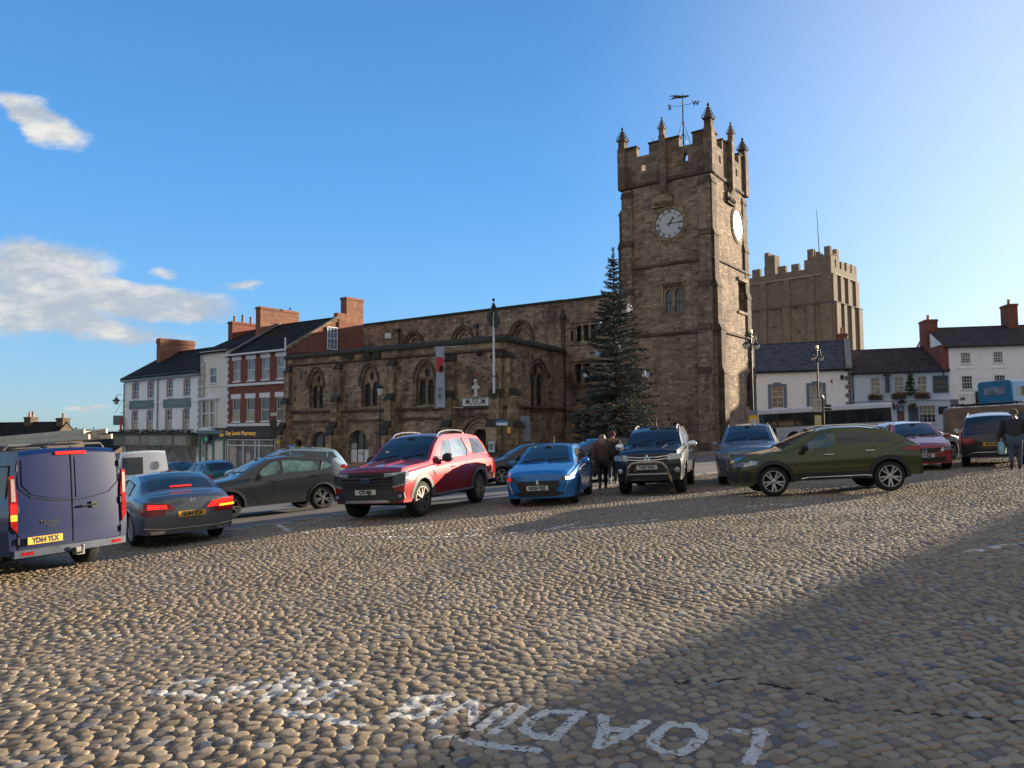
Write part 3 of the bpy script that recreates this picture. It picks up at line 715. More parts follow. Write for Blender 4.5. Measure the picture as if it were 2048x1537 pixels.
def gabled(root, F, u0, u1, z0, ze, zr, D, wm, rm, holes=(), depth=.16, oh=.25, thick=.12, side=.05, cen=.5, cutl=0, cutr=0):
    """front wall with openings, gable ends, back wall, two roof slopes"""
    mb = MB(); wall_mesh(mb, F, rect(u0, u1, z0, ze), holes, depth)
    for u in (u0, u1):
        mb.poly([F.pt(u, z0, 0), F.pt(u, ze, 0), F.pt(u, zr, -D*cen), F.pt(u, ze, -D), F.pt(u, z0, -D)])
    mb.poly([F.pt(u0, z0, -D), F.pt(u1, z0, -D), F.pt(u1, ze, -D), F.pt(u0, ze, -D)])
    if holes: mb.poly([F.pt(u0+.02, z0, -depth-.25), F.pt(u1-.02, z0, -depth-.25), F.pt(u1-.02, ze, -depth-.25), F.pt(u0+.02, ze, -depth-.25)])
    mb.build('wall', wm, root, uv=True)
    k = (zr-ze)/(D*cen); r = MB()
    a, b = u0-side, u1+side
    r.hexa([F.pt(a, ze-k*oh, oh), F.pt(b, ze-k*oh, oh), F.pt(b, zr, -D*cen), F.pt(a, zr, -D*cen), F.pt(a, ze-k*oh+thick, oh), F.pt(b, ze-k*oh+thick, oh), F.pt(b, zr+thick, -D*cen), F.pt(a, zr+thick, -D*cen)])
    k2 = (zr-ze)/(D*(1-cen))
    r.hexa([F.pt(a, zr, -D*cen), F.pt(b, zr, -D*cen), F.pt(b, ze-k2*oh, -D-oh), F.pt(a, ze-k2*oh, -D-oh), F.pt(a, zr+thick, -D*cen), F.pt(b, zr+thick, -D*cen), F.pt(b, ze-k2*oh+thick, -D-oh), F.pt(a, ze-k2*oh+thick, -D-oh)])
    rf = r.build('roof', rm, root, uv=True)
    c = MB().tube([F.pt(a, zr+thick, -D*cen), F.pt(b, zr+thick, -D*cen)], .08, 6); c.build('ridge', rm, rf, uv=True)
    return rf
def chimney(F, u0, u1, o0, o1, z0, z1, parent, mat, pots=0, potdir='o', cap=.22, crenel=False):
    mb = MB().fbox(F, u0, u1, z0, z1-cap, o0, o1); 
    mb.fbox(F, u0-.07, u1+.07, z1-cap, z1-cap*.45, o0-.07, o1+.07); mb.fbox(F, u0-.03, u1+.03, z1-cap*.45, z1, o0-.03, o1+.03)
    c = mb.build('chimney', mat, parent, uv=True)
    for i in range(pots):
        t = (i+.5)/pots; u = (u0+u1)/2 if potdir == 'o' else u0+(u1-u0)*t; o = o0+(o1-o0)*t if potdir == 'o' else (o0+o1)/2
        h = .55+.12*((i*7) % 3)
        MB().lathe([(.001, 0), (.15, 0), (.13, .1), (.11, h*.8), (.14, h*.86), (.14, h), (.09, h), (.09, h-.2)], Matrix.Translation(F.pt(u, z1, o)), 10).build('chimney_pot', CHIMP, c, smooth=True)
    return c
def rows(F, pts):
    """pixel rects -> wall rects; heights of one row are levelled"""
    R = [(*F.uz(a, (c+d)/2), *F.uz(b, (c+d)/2), F.uz((a+b)/2, c)[1], F.uz((a+b)/2, d)[1]) for a, b, c, d in pts]
    zt = sum(r[4] for r in R)/len(R); zb = sum(r[5] for r in R)/len(R)
    return [(r[0], r[2], zb, zt) for r in R]

# ------------------------------------------------------------ church: aisle block in front (the museum)
C0 = (-.46, 48.5); C1 = (-18.3, 60.2); C2 = (4.08, 57.5); C3 = (C1[0]+4.5, C1[1]+9.2)
def make_museum():
    root = empty('museum', ((C0[0]+C1[0])/2, (C0[1]+C1[1])/2, gz(-9, 54)), 'dark weathered medieval stone museum with pointed windows, buttresses and a black coping', 'church')
    F = Facade(C1, C0); G = Facade(C0, C2)
    ztop = F.uz(985, 672)[1]; zc0 = ztop-.42; z0 = -3.6
    zst = .5*(F.uz(600, 728)[1]+F.uz(880, 713)[1]); zms = .5*(F.uz(590, 825)[1]+F.uz(900, 818)[1])
    wins = []
    for l, r, t, s, b in ((619, 646, 741, 777, 818), (723, 755, 733, 772, 815), (832, 868, 726, 766, 812)):
        u0 = F.uz(l, s)[0]; u1 = F.uz(r, s)[0]; wins.append((u0, u1, F.uz((l+r)/2, b)[1], F.uz((l+r)/2, s)[1], F.uz((l+r)/2, t)[1]))
    zb, zs, zt = (sum(w[k] for w in wins)/3 for k in (2, 3, 4)); wins = [(w[0], w[1], zb, zs, zt) for w in wins]
    low = []
    for l, r, t, s, b in ((590, 603, 879, 886, 915), (621, 663, 863, 888, 925), (695, 737, 861, 890, 925), (866, 894, 860, 880, 925), (944, 978, 858, 880, 935)):
        u0 = F.uz(l, s)[0]; u1 = F.uz(r, s)[0]; low.append((u0, u1, max(z0+.3, F.uz((l+r)/2, b)[1]), F.uz((l+r)/2, s)[1], F.uz((l+r)/2, t)[1]))
    holes = [arch(*w) for w in wins]+[arch(*w) for w in low]
    mb = MB(); wall_mesh(mb, F, rect(0, F.L, z0, zc0), holes, .45)
    l, r, t, s, b = 1062, 1092, 725, 757, 815
    sw = (G.uz(l, s)[0], G.uz(r, s)[0], G.uz(1077, b)[1], G.uz(1077, s)[1], G.uz(1077, t)[1])
    zg = G.uz(1125, 707)[1]
    wall_mesh(mb, G, [(0, z0), (G.L, z0), (G.L, zc0), (0, zc0)], [arch(*sw)], .45)
    mb.poly([(*C1, z0), (*C3, z0), (*C3, zc0), (*C1, zc0)])
    mb.build('wall', STONE, root, uv=True)
    MB().poly([(*C0, zc0-.15), (*C2, zc0-.15), (*C3, zc0+.5), (*C1, zc0+.5)]).build('roof', LEADR, root)
    # dark interior behind the openings
    iw = MB(); H = F.shift(-1.3); iw.poly([H.pt(.3, z0, 0), H.pt(F.L-1.2, z0, 0), H.pt(F.L-1.2, 2.0, 0), H.pt(.3, 2.0, 0)]); iw.build('interior', VOID, root)
    cp = MB()
    extr_profile(cp, F, -.2, F.L+.2, [(-.4, zc0), (.22, zc0), (.22, zc0+.16), (.08, zc0+.32), (-.1, zc0+.44), (-.4, zc0+.44)])
    extr_profile(cp, G, .0, G.L, [(-.4, zc0+.002), (.222, zc0+.002), (.222, zc0+.16), (.08, zc0+.322), (-.1, zc0+.442), (-.4, zc0+.442)])
    cp.build('coping', COPE, root, uv=True)
    for (FF, L, zz, h, o) in ((F, F.L, zst, .14, .12), (F, F.L, zms, .2, .16), (G, G.L, zms, .2, .162)):
        m = MB(); extr_profile(m, FF, .0, L+(.15 if FF is F else 0), [(-.05, zz-h/2), (o*.5, zz-h/2), (o, zz), (o, zz+h*.3), (-.05, zz+h*.8)]); m.build('string_course', ASHLAR, root, uv=True)
    # paler ashlar parapet above the upper string course
    m = MB().fbox(F, .02, F.L-.02, zst+.1, zc0-.003, -.1, .035); m.build('parapet', DRESS, root, uv=True)
    for w in wins: tracery(F, *w, root)
    tracery(G, *sw, root)
    # ground-floor arches
    for k, w in enumerate(low):
        a = MB(); ol = arch(w[0], w[1], w[2], w[3], w[4], 9)
        band(a, ol, F, .30 if k < 4 else .18, -.02, .035, skip=2); d = a.build('arch_stones', DRESS, root, uv=True)
        if k == 4:
            for q in (.2, .42, .64):
                a = MB(); band(a, arch(w[0]-q, w[1]+q, w[2], w[3], w[4]+q*1.15, 9), F, .14, -.02, .05+q*.12, skip=2); a.build('arch_moulding', ASHLAR if q > .5 else DRESS, root, uv=True)
        if k in (1, 2, 3):
            gl = MB(); fan(gl, ol, (), lambda x, y: F.pt(x, y, -.32)); sf = gl.build('shop_window', glass('shop_glass', (.06, .08, .085), .06, .8, 1.2), root)
            fr = MB(); c = w[0]+(w[1]-w[0])*(.36 if k != 1 else .5)
            for u in (c, c+(w[1]-w[0])*.30): fr.fbox(F, u-.03, u+.03, w[2], w[3]+(w[4]-w[3])*.75, -.31, -.25)
            fr.build('glazing_bar', BLACK, sf)
            zz = w[2]+.95 if k == 2 else w[2]+.3
            nt = MB().fbox(F, w[0]+.1, w[1]-.1, w[2], zz, -.30, -.28); nt.build('window_notice', TRIM, sf)
            if k == 2: text_mesh('XIX', .34, lambda x, y: F.pt((w[0]+w[1])/2+.1+x, zz-.3+y, -.277)).build('lettering', BLACK, sf)
            if k != 1: MB().fbox(F, w[0]+.12, c-.1, zz+.05, w[3]+.1, -.315, -.30).build('poster', plain('pale_green_poster', (.30, .42, .38), .5, var=.4, vs=5), sf)
        if k in (0, 4):
            gl = MB(); fan(gl, ol, (), lambda x, y: F.pt(x, y, -.40)); gl.build('door', plain('dark_door', (.012, .011, .010), .8), root)
    # dark label strips over the arches
    for l, r, py in ((586, 668, 844), (697, 770, 842), (800, 890, 838), (922, 978, 831)):
        u0, zz = F.uz(l, py); u1, _ = F.uz(r, py); m = MB().fbox(F, u0, u1, zz-.09, zz+.09, -.02, .09); m.build('label_course', ASHLAR, root, uv=True)
    # buttresses: pixel centre of the top, width
    P = [(579, .6), (679, .62), (786, .62), (905, .66), (1003, .8)]
    for px, w in P:
        u = F.uz(px, 770)[0] if px != 1003 else F.L-.5
        buttress(F, u, w, z0, [(F.uz(px, 868)[1] if px < 900 else -.1, 1.15), (1.35+.25, .95), (3.6, .62), (zst-.5, .34)], root, DRESS if px != 579 else STONE, COPE)
    buttress(G, .5, .95, z0, [(-.1, 1.1), (1.5, .9), (3.65, .6), (zst-.5, .34)], root, DRESS, COPE)
    # grotesque lumps under the string course
    g = MB()
    for px in (702, 737, 757): u, z = F.uz(px, 712); g.fbox(F, u-.28, u+.28, z-.25, z+.25, -.02, .22)
    for px in (961,): u, z = F.uz(px, 706); g.ball(F.pt(u, z, .2), .25)
    g.build('carving', COPE, root, uv=True)
    # broken chain-like creeper of quoin lumps: put-log holes
    for px, py, s in ((1046, 733, .09), (1099, 752, .16), (1103, 787, .10), (905, 775, .1), (935, 736, .08), (690, 745, .07), (590, 800, .08), (815, 780, .07)):
        FF = G if px > 1020 else F; u, z = FF.uz(px, py); h = MB().fbox(FF, u-s, u+s, z-s, z+s, -.02, .006); h.build('putlog_hole', VOID, root)
    # MUSEUM board, emblem, notices are things of their own
    u0, z1 = F.uz(927, 797); u1, z2 = F.uz(981, 812); o = .16
    t = empty('museum_sign', F.pt(u0, z2, .1), 'white board lettered MUSEUM fixed above the arched entrance', 'sign')
    b = MB().fbox(F, u0, u1, z2, z1, .0, o); b.build('board', TRIM, t)
    bd = MB(); 
    for q in ((u0, u1, z2, z2+.04), (u0, u1, z1-.04, z1), (u0, u0+.04, z2+.04, z1-.04), (u1-.04, u1, z2+.04, z1-.04)): bd.fbox(F, *q, o, o+.02)
    bd.build('border', plain('grey_border', (.25, .26, .28), .6), t)
    text_mesh('MUSEUM', (z1-z2)*1.02, lambda x, y: F.pt((u0+u1)/2+x, (z1+z2)/2+y, o+.012), sx=.74, bold=.006).build('lettering', plain('dark_letters', (.03, .03, .04), .5), t)
    u, z = F.uz(953, 779); t = empty('stone_emblem', F.pt(u, z, 0), 'small white crest above the museum board', 'emblem')
    e = MB().fbox(F, u-.13, u+.13, z-.42, z+.42, -.02, .10); e.fbox(F, u-.3, u+.3, z+.02, z+.24, -.02, .12); e.ball(F.pt(u, z+.55, .08), .16); e.fbox(F, u-.2, u+.2, z-.5, z-.42, -.02, .16)
    e.build('figure', plain('white_stone', (.55, .54, .52), .8), t); MB().fbox(F, u-.1, u+.1, z+.95, z+1.15, -.02, .08).build('crown_stone', plain('red_touch', (.35, .08, .07), .7), t)
    return F, G, root
FC, GC_, MUSEUM = make_museum()

def make_banner():
    F = FC; (u0, zt) = F.uz(871, 696, .9); (u1, _) = F.uz(889, 696, .9); zb = F.uz(880, 815, .9)[1]
    t = empty('museum_banner', F.pt(u0, zb, .9), 'tall grey hanging banner with a red and black poppy, lettered XIX', 'banner')
    w = u1-u0; o = .9; mb = MB(); n = 14
    def pt(a, z, e=0): return F.pt(u0+a, z, o+.05*math.sin(a*3+z*.9)+e)
    for i in range(n):
        za, zc = zb+(zt-zb)*i/n, zb+(zt-zb)*(i+1)/n
        for j in range(4): a, b = w*j/4, w*(j+1)/4; mb.poly([pt(a, za), pt(b, za), pt(b, zc), pt(a, zc)])
    mb.build('cloth', plain('banner_cloth', (.33, .37, .43), .85, var=.15), t, smooth=True)
    def blob(cx, cz, rx, rz, seed, name, mat, e):
        r = random.Random(seed); pts = [(cx+rx*math.cos(a)*(1+.12*math.sin(3*a+seed)), cz+rz*math.sin(a)*(1+.12*math.cos(2*a+seed))) for a in [k*math.pi/9 for k in range(18)]]
        pts = [(min(max(p[0], .02), w-.02), p[1]) for p in pts]; m = MB(); fan(m, pts, (), lambda a, b: pt(a, b, e)); m.build(name, mat, t)
    H = zt-zb; red = plain('poppy_red', (.50, .035, .03), .8)
    blob(w*.5, zt-H*.23, w*.52, H*.075, 1, 'poppy', red, .025); blob(w*.45, zt-H*.34, w*.5, H*.07, 2, 'poppy', red, .027); blob(w*.62, zt-H*.37, w*.3, H*.06, 4, 'poppy', red, .029)
    blob(w*.68, zt-H*.355, w*.26, H*.05, 3, 'poppy_centre', VOID, .036)
    text_mesh('XIX', .34, lambda x, y: pt(w*.5+x, zb+H*.29+y, .03), sx=.95).build('lettering', plain('dark_letters', (0, 0, 0)), t)
    fr = MB()
    for a in (0, 1, 2, 3):
        q = [(w*.22, w*.78, zb+H*.235, zb+H*.239), (w*.22, w*.78, zb+H*.125, zb+H*.129), (w*.22, w*.24, zb+H*.129, zb+H*.235), (w*.76, w*.78, zb+H*.129, zb+H*.235)][a]
        fr.poly([pt(q[0], q[2], .03), pt(q[1], q[2], .03), pt(q[1], q[3], .03), pt(q[0], q[3], .03)])
    for k, s in enumerate((.30, .22, .36, .26)): z = zb+H*(.215-.02*k); fr.poly([pt(w*.3, z, .03), pt(w*(.3+s), z, .03), pt(w*(.3+s), z+.04, .03), pt(w*.3, z+.04, .03)])
    fr.build('printed_panel', plain('dark_letters', (0, 0, 0)), t)
    for z in (zt+.04, zb-.05): MB().tube([F.pt(u0-.1, z, o), F.pt(u1+1.0, z-.0, .15)], .03, 6).build('bracket', plain('pale_metal', (.5, .52, .55), .4, metal=.6), t)
make_banner()
def notice(F, x0, x1, y0, y1, o, label, cat, col=(.35, .41, .48), txt='XIX', name='notice_board', ts=.3):
    u0, zt = F.uz(x0, y0, o); u1, zb = F.uz(x1, y1, o)
    t = empty(name, F.pt(u0, zb, o), label, cat); MB().fbox(F, u0, u1, zb, zt, o-.06, o).build('panel', plain('notice_'+str(round(col[0]*100)), col, .6, var=.06), t)
    L = plain('dark_letters', (0, 0, 0))
    if txt: text_mesh(txt, ts, lambda x, y: F.pt((u0+u1)/2+x, zt-ts*1.1+y, o+.006)).build('lettering', L, t)
    m = MB(); h = zt-zb
    for k in range(7): z = zt-h*(.34+.07*k); w = (u1-u0)*(.25+.1*((k*5) % 3)); c = (u0+u1)/2; m.poly([F.pt(c-w, z, o+.006), F.pt(c+w*.8, z, o+.006), F.pt(c+w*.8, z+.03, o+.006), F.pt(c-w, z+.03, o+.006)])
    m.build('small_print', L, t)
notice(GC_, 1036, 1060, 833, 883, .12, 'pale grey-blue XIX notice banner on the side wall of the museum', 'notice', ts=.42)
notice(FC, 977, 989, 883, 905, 1.3, 'small white XIX notice fixed low on the corner buttress', 'notice', (.52, .55, .60), ts=.2)

# ------------------------------------------------------------ church nave behind
AV = Vector((-.812, .584)); BV = Vector((.584, .812))
N0 = Vector((8.3, 54.6)); N1 = N0+AV*5.4; N2 = Vector((-14.4, 71.0))
def make_nave():
    root = empty('church_nave', (N1.x, N1.y, gz(N1.x, N1.y)), 'long high stone nave wall behind the museum, with blind arches and drainpipes', 'church')
    M = Facade(tuple(N1), tuple(N0)); F = Facade(tuple(N2-BV*.0), tuple(N1+BV*.35)); z0 = -3
    zt = M.uz(1190, 597)[1]; zl = F.uz(735, 655)[1]; zl = .5*(zl+F.uz(1100, 603)[1])
    # mullioned windows
    up = [(1142, 1150, 662, 683), (1152, 1163, 655, 684), (1168, 1178, 649, 682), (1182, 1192, 648, 681)]
    mid = [(1150, 1163, 728, 766), (1167, 1180, 729, 766)]; lowr = [(1150, 1163, 828, 868), (1167, 1180, 828, 868)]
    R = [rows(M, a) for a in ([up[0]], up[1:], mid, lowr)]
    holes = [rect(*r) for g in R for r in g]
    mb = MB(); wall_mesh(mb, M, rect(0, M.L, z0, zt), holes, .35); 
    blind = []
    for l, r, t, s in ((812, 845, 667, 690), (907, 945, 657, 685), (1021, 1064, 646, 680)):
        u0 = F.uz(l, s)[0]; u1 = F.uz(r, s)[0]; ss = F.uz((l+r)/2, s)[1]; blind.append((u0, u1, ss-3.0, ss-.1, F.uz((l+r)/2, t)[1]))
    wall_mesh(mb, F, rect(0, F.L, z0, zl), [arch(*b) for b in blind], .3)
    P = [tuple(N2), tuple(N1+BV*.35), tuple(N1), tuple(N0), tuple(N0+BV*9), tuple(N2+BV*9)]
    for i in (1, 3, 4, 5): a, b = P[i], P[(i+1) % 6]; z = zl if i != 3 else zt; mb.poly([(*a, z0), (*b, z0), (*b, z), (*a, z)])
    mb.build('wall', STONE, root, uv=True)
    r = MB(); q = [P[0], P[1], tuple(N0+BV*.35), tuple(N0+BV*9), tuple(N2+BV*9)]; r.poly([(*p, zl-.1) for p in q]); r.build('roof', LEADR, root)
    for b in blind:
        g = MB(); fan(g, arch(*b), (), lambda x, y: F.pt(x, y, -.3)); d = g.build('blocked_arch', STONE, root, uv=True)
        h = MB(); band(h, arch(b[0]-.1, b[1]+.1, b[2], b[3], b[4]+.12, 9), F, .16, -.02, .12, skip=2); h.build('hood_mould', ASHLAR, d, uv=True)
        h = MB(); band(h, arch(b[0]+.35, b[1]-.35, b[2], b[3], b[4]-.45, 9), F, .22, -.3, -.16, skip=2); h.build('inner_arch', DRESS, d, uv=True)
    c = MB(); c.fbox(F, -.05, F.L+.05, zl, zl+.18, -.5, .14); c.fbox(M, -.15, M.L+.1, zt, zt+.18, -.5, .141); c.build('coping', COPE, root, uv=True)
    for g, FF in ((R[0], M), (R[1], M), (R[2], M), (R[3], M)):
        u0 = min(r[0] for r in g)-.22; u1 = max(r[1] for r in g)+.22; za, zc = g[0][2], g[0][3]
        fr = MB(); wall_mesh(fr, M, rect(u0, u1, za-.2, zc+.22), [rect(*r) for r in g], .3, o=.05); fr.fbox(M, u0-.1, u1+.1, zc+.222, zc+.34, -.02, .16); fr.fbox(M, u0, u1, za-.28, za-.202, -.02, .12)
        w = fr.build('window', DRESS, root, uv=True)
        for r in g:
            MB().poly([M.pt(r[0], r[2], -.27), M.pt(r[1], r[2], -.27), M.pt(r[1], r[3], -.27), M.pt(r[0], r[3], -.27)]).build('pane', LEAD, w)
            MB().fbox(M, r[0], r[1], (r[2]+r[3])/2-.02, (r[2]+r[3])/2+.02, -.26, -.2).build('transom', BLACK, w)
    for FF, px, py0, py1 in ((F, 798, 664, 700), (F, 954, 655, 700), (M, 1132, 636, 800)):
        u, za = FF.uz(px, py0, .1); _, zb2 = FF.uz(px, py1, .1)
        if FF is M: u = .3
        d = MB().tube([FF.pt(u, zb2-2, .1), FF.pt(u, za, .1)], .06, 8); d.fbox(FF, u-.3, u+.12, za, za+.28, .0, .24); d.build('drainpipe', BLACK, root)
    b = MB().fbox(F, F.L-.55, F.L+.02, z0, zl-.6, -.02, .5); b.build('pilaster', DRESS, root, uv=True)
    u, z = F.uz(776, 672); MB().fbox(F, u-.4, u+.4, z-.25, z+.25, -.02, .03).build('white_tablet', TRIM, root)
make_nave()

# ------------------------------------------------------------ clock tower
T0 = Vector((13.8, 50.0)); TW = 6.75; TD = 7.25
T1 = T0+AV*TW; T2 = T0+BV*TD; T3 = T1+BV*TD
def pinnacle(c, z, h, w, parent, mat=None):
    mb = MB(); x, y = c; a = math.atan2(AV.y, AV.x)
    mb.box((x, y, z+h*.17), (w*.9, w*.9, h*.34), a); mb.box((x, y, z+h*.36), (w*1.22, w*1.22, h*.05), a)
    s = w*.48; k = len(mb.v); cs, sn = math.cos(a), math.sin(a); q = [(x+(u*cs-v*sn)*s, y+(u*sn+v*cs)*s) for u, v in ((-1, -1), (1, -1), (1, 1), (-1, 1))]
    t = [(x+(p[0]-x)*.14, y+(p[1]-y)*.14) for p in q]; mb.hexa([(*p, z+h*.385) for p in q]+[(*p, z+h*.90) for p in t])
    for i in range(5):
        f = i/5; zz = z+h*(.42+.48*f*.95); r = s*(1-.86*(f*.95))*1.25
        for u, v in ((-1, -1), (1, -1), (1, 1), (-1, 1)):
            mb.ball((x+(u*cs-v*sn)*r, y+(u*sn+v*cs)*r, zz), w*.115*(1-.35*f), 6)
    mb.ball((x, y, z+h*.93), w*.2, 6); mb.ball((x, y, z+h*.985), w*.13, 6)
    return mb.build('pinnacle', mat or ASHLAR, parent, uv=True)
def make_tower():
    root = empty('clock_tower', (T0.x, T0.y, gz(T0.x, T0.y)), 'tall square medieval stone clock tower with battlements, pinnacles and two white clock faces', 'tower')
    F = Facade(tuple(T1), tuple(T0)); G = Facade(tuple(T0), tuple(T2))
    zcor = F.uz(1425, 340)[1]; z2 = F.uz(1428, 516)[1]; z3 = F.uz(1445, 660)[1]; zcr = F.uz(1398, 285)[1]; zmt = F.uz(1400, 264)[1]; z0 = -2.5
    def sq(e): return [tuple(T0-AV*e-BV*e), tuple(T1+AV*e-BV*e), tuple(T3+AV*e+BV*e), tuple(T2-AV*e+BV*e)]
    win = (F.uz(1328, 600)[0], F.uz(1367, 600)[0], F.uz(1347, 627)[1], F.uz(1347, 570)[1])
    gw = (G.uz(1473, 595)[0]+.1, G.uz(1489, 595)[0], G.uz(1481, 624)[1], G.uz(1481, 565)[1])
    sl = (G.uz(1488, 800)[0], G.uz(1497, 800)[0], G.uz(1492, 790)[1]-.9, G.uz(1492, 745)[1])
    mb = MB()
    # ground stage, a little wider
    F3 = F.shift(.22); G3 = G.shift(.22)
    P = sq(.22); wall_mesh(mb, G3, rect(-.22, TD+.22, z0, z3), [arch(sl[0], sl[1], sl[2], sl[3]-.6, sl[3])], .3); prism(mb, P, z0, z3, skip=(3,), top=True)
    # middle stage with windows
    F2 = F.shift(.10); G2 = G.shift(.10); P = sq(.10)
    wall_mesh(mb, F2, rect(-.10, TW+.10, z3, z2), [rect(*win)], .35); wall_mesh(mb, G2, rect(-.10, TD+.10, z3, z2), [rect(*gw)], .5); prism(mb, P, z3, z2, skip=(0, 3))
    P = sq(0); prism(mb, P, z2, zcor)
    mb.build('wall', STONE_T, root, uv=True)
    # string courses
    for e, z, h in ((.36, z3, .26), (.22, z2, .24), (.13, zcor, .3)):
        m = MB(); a = sq(e); b = sq(0)
        prism(m, a, z-h*.3, z+h*.25, top=False); 
        for i in range(4): m.poly([(*a[i], z+h*.25), (*a[(i+1) % 4], z+h*.25), (*b[(i+1) % 4], z+h*.75), (*b[i], z+h*.75)]); m.poly([(*a[i], z-h*.3), (*b[i], z-h*.6), (*b[(i+1) % 4], z-h*.6), (*a[(i+1) % 4], z-h*.3)])
        m.build('string_course', ASHLAR, root, uv=True)
    # parapet with battlements on all four sides
    pm = MB(); e = .02; side = [(F, TW), (G, TD), (Facade(tuple(T2), tuple(T3), False), TW), (Facade(tuple(T3), tuple(T1), False), TD)]
    for k, (H, L) in enumerate(side):
        U0, U1 = -e, L+e; m1 = [(U0, .16), (.28, .72), (.84, 1.16)]
        seg = [(0, .185), (.33, .67), (.815, 1.0)]
        out = [(U0, zcor+.2), (U1, zcor+.2)]
        for a, b in reversed(seg):
            out += [(U0+(U1-U0)*b, zmt), (U0+(U1-U0)*a, zmt)]
            if a > 0: out += [(U0+(U1-U0)*a, zcr)]; 
            i = seg.index((a, b))
            if i > 0: out += [(U0+(U1-U0)*seg[i-1][1], zcr)]
        zz = (zcor+zcr)/2+.25
        hs = [arch(U0+(U1-U0)*c-.17, U0+(U1-U0)*c+.17, zz-.3, zz-.02, zz+.3, 4) for c in (.262, .738)]
        wall_mesh(pm, H, out, hs, .0, o=e); fan(pm, out, hs, lambda x, y: H.pt(x, y, e-.42), rev=True)
        for loop in [out]+hs:
            for i in range(len(loop)): a, b = loop[i], loop[(i+1) % len(loop)]; pm.poly([H.pt(*a, e), H.pt(*b, e), H.pt(*b, e-.42), H.pt(*a, e-.42)])
        cp = MB()
        for a, b in seg: cp.fbox(H, U0+(U1-U0)*a-.05*(a > 0), U0+(U1-U0)*b+.05*(b < 1), zmt, zmt+.12, e-.50, e+.08)
        cp.build('merlon_coping', COPE, root, uv=True)
    pm.build('parapet', PARA, root, uv=True)
    # mid-face shafts carrying pinnacles, with corbel
    for H, L in ((F, TW), (G, TD)):
        s = MB().fbox(H, L/2-.24, L/2+.24, zcor-.55, zmt+.3, e-.02, .40); extr_profile(s, H, L/2-.2, L/2+.2, [(0, zcor-1.25), (.12, zcor-1.05), (.38, zcor-.55), (0, zcor-.55)])
        s.build('shaft', PARA, root, uv=True)
        q = H.pt(L/2, 0, .25); pinnacle((q[0], q[1]), zmt+.3, 1.35, .40, root, PARA)
        # carved panel above the clock
        cx = L/2-.15 if H is F else L/2; zc = H.uz(1339 if H is F else 1470, 402 if H is F else 408)[1]
        c = MB().fbox(H, cx-.78, cx+.78, zc-.38, zc+.36, -.02, .20); c.fbox(H, cx-.5, cx+.5, zc+.36, zc+.52, -.02, .14)
        for j in range(4): c.ball(H.pt(cx-.5+.33*j, zc-.1, .2), .17, 6)
        c.build('carved_panel', DRESS if H is F else ASHLAR, root, uv=True)
    for c, hh in ((T0, 1.75), (T1, 1.62), (T2, 1.5), (T3, 1.5)): 
        d = (Vector(c)-(T0+T3)/2).normalized()*-.10; q = Vector(c)+d
        MB().box((q.x, q.y, (zcor+zmt)/2), (.62, .62, zmt-zcor+.25), math.atan2(AV.y, AV.x)).build('corner_turret', PARA, root, uv=True); pinnacle((q.x, q.y), zmt+.15, hh, .55, root)
    # corner buttresses, stepping out downward
    for H, L in ((F, TW), (G, TD)):
        for u in ((.42, L-.42) if H is F else (.30, L-.42)):
            q = 1 if H is F else (.62 if u < 1 else .42)
            buttress(H, u, .84, z0, [((z0+2.2)+.2, 1.25*q), (z3-2.9, 1.05*q), (z3+.1, .85*q), ((z2+z3)/2+.6, .55*q), (z2+1.7, .34*q), (zcor-.75, .18*q)], root, ASHLAR if H is G else STONE_T, ASHLAR)
    H = Facade(tuple(T3), tuple(T1), False)
    buttress(H, TD-.42, .84, z0, [(z3-2.9, 1.0), (z3+.1, .8), ((z2+z3)/2+.6, .55), (z2+1.7, .42), (zcor-1.9, .3)], root, ASHLAR)
    H = Facade(tuple(T2), tuple(T3), False)
    buttress(H, .42, .84, z0, [(z3-2.9, 1.1), (z3+.1, .9), ((z2+z3)/2+.6, .6), (z2+1.7, .45), (zcor-1.9, .3)], root, ASHLAR)
    # windows
    a, b, c, d = win; m = MB(); cc = (a+b)/2; g = .09
    hl = [arch(a+.12, cc-g, c+.08, d-.75, d-.30, 5), arch(cc+g, b-.12, c+.08, d-.75, d-.30, 5)]
    tri = [[(a+.1, d-.08), (a+.42, d-.08), (a+.1, d-.36)], [(cc-.3, d-.08), (cc+.3, d-.08), (cc, d-.34)], [(b-.42, d-.08), (b-.1, d-.08), (b-.1, d-.36)]]
    wall_mesh(m, F2, rect(a, b, c, d), hl+tri, .12, o=-.1); m.fbox(F2, a-.12, a-.002, c, d+.1, -.02, .05); m.fbox(F2, b+.002, b+.12, c, d+.1, -.02, .05); m.fbox(F2, a-.25, b+.25, d+.1, d+.22, -.02, .14)
    w = m.build('window', DRESS, root, uv=True); MB().poly([F2.pt(a, c, -.25), F2.pt(b, c, -.25), F2.pt(b, d, -.25), F2.pt(a, d, -.25)]).build('pane', glass('leaded_blue', (.07, .09, .11), .25, .5, 7), w)
    lm = MB()
    for hx in hl:
        u0, u1 = hx[0][0], hx[1][0]
        lm.fbox(F2, u0, u1, (c+d)/2-.25, (c+d)/2-.2, -.24, -.2); lm.fbox(F2, (u0+u1)/2-.012, (u0+u1)/2+.012, c+.1, d-.5, -.24, -.22)
    lm.build('glazing_bar', BLACK, w)
    a, b, c, d = gw; m = MB(); m.fbox(G2, a-.2, b+.2, d, d+.25, -.02, .16); m.fbox(G2, a-.2, b+.2, c-.2, c, -.02, .12); m.fbox(G2, (a+b)/2-.06, (a+b)/2+.06, c, d, -.4, -.28)
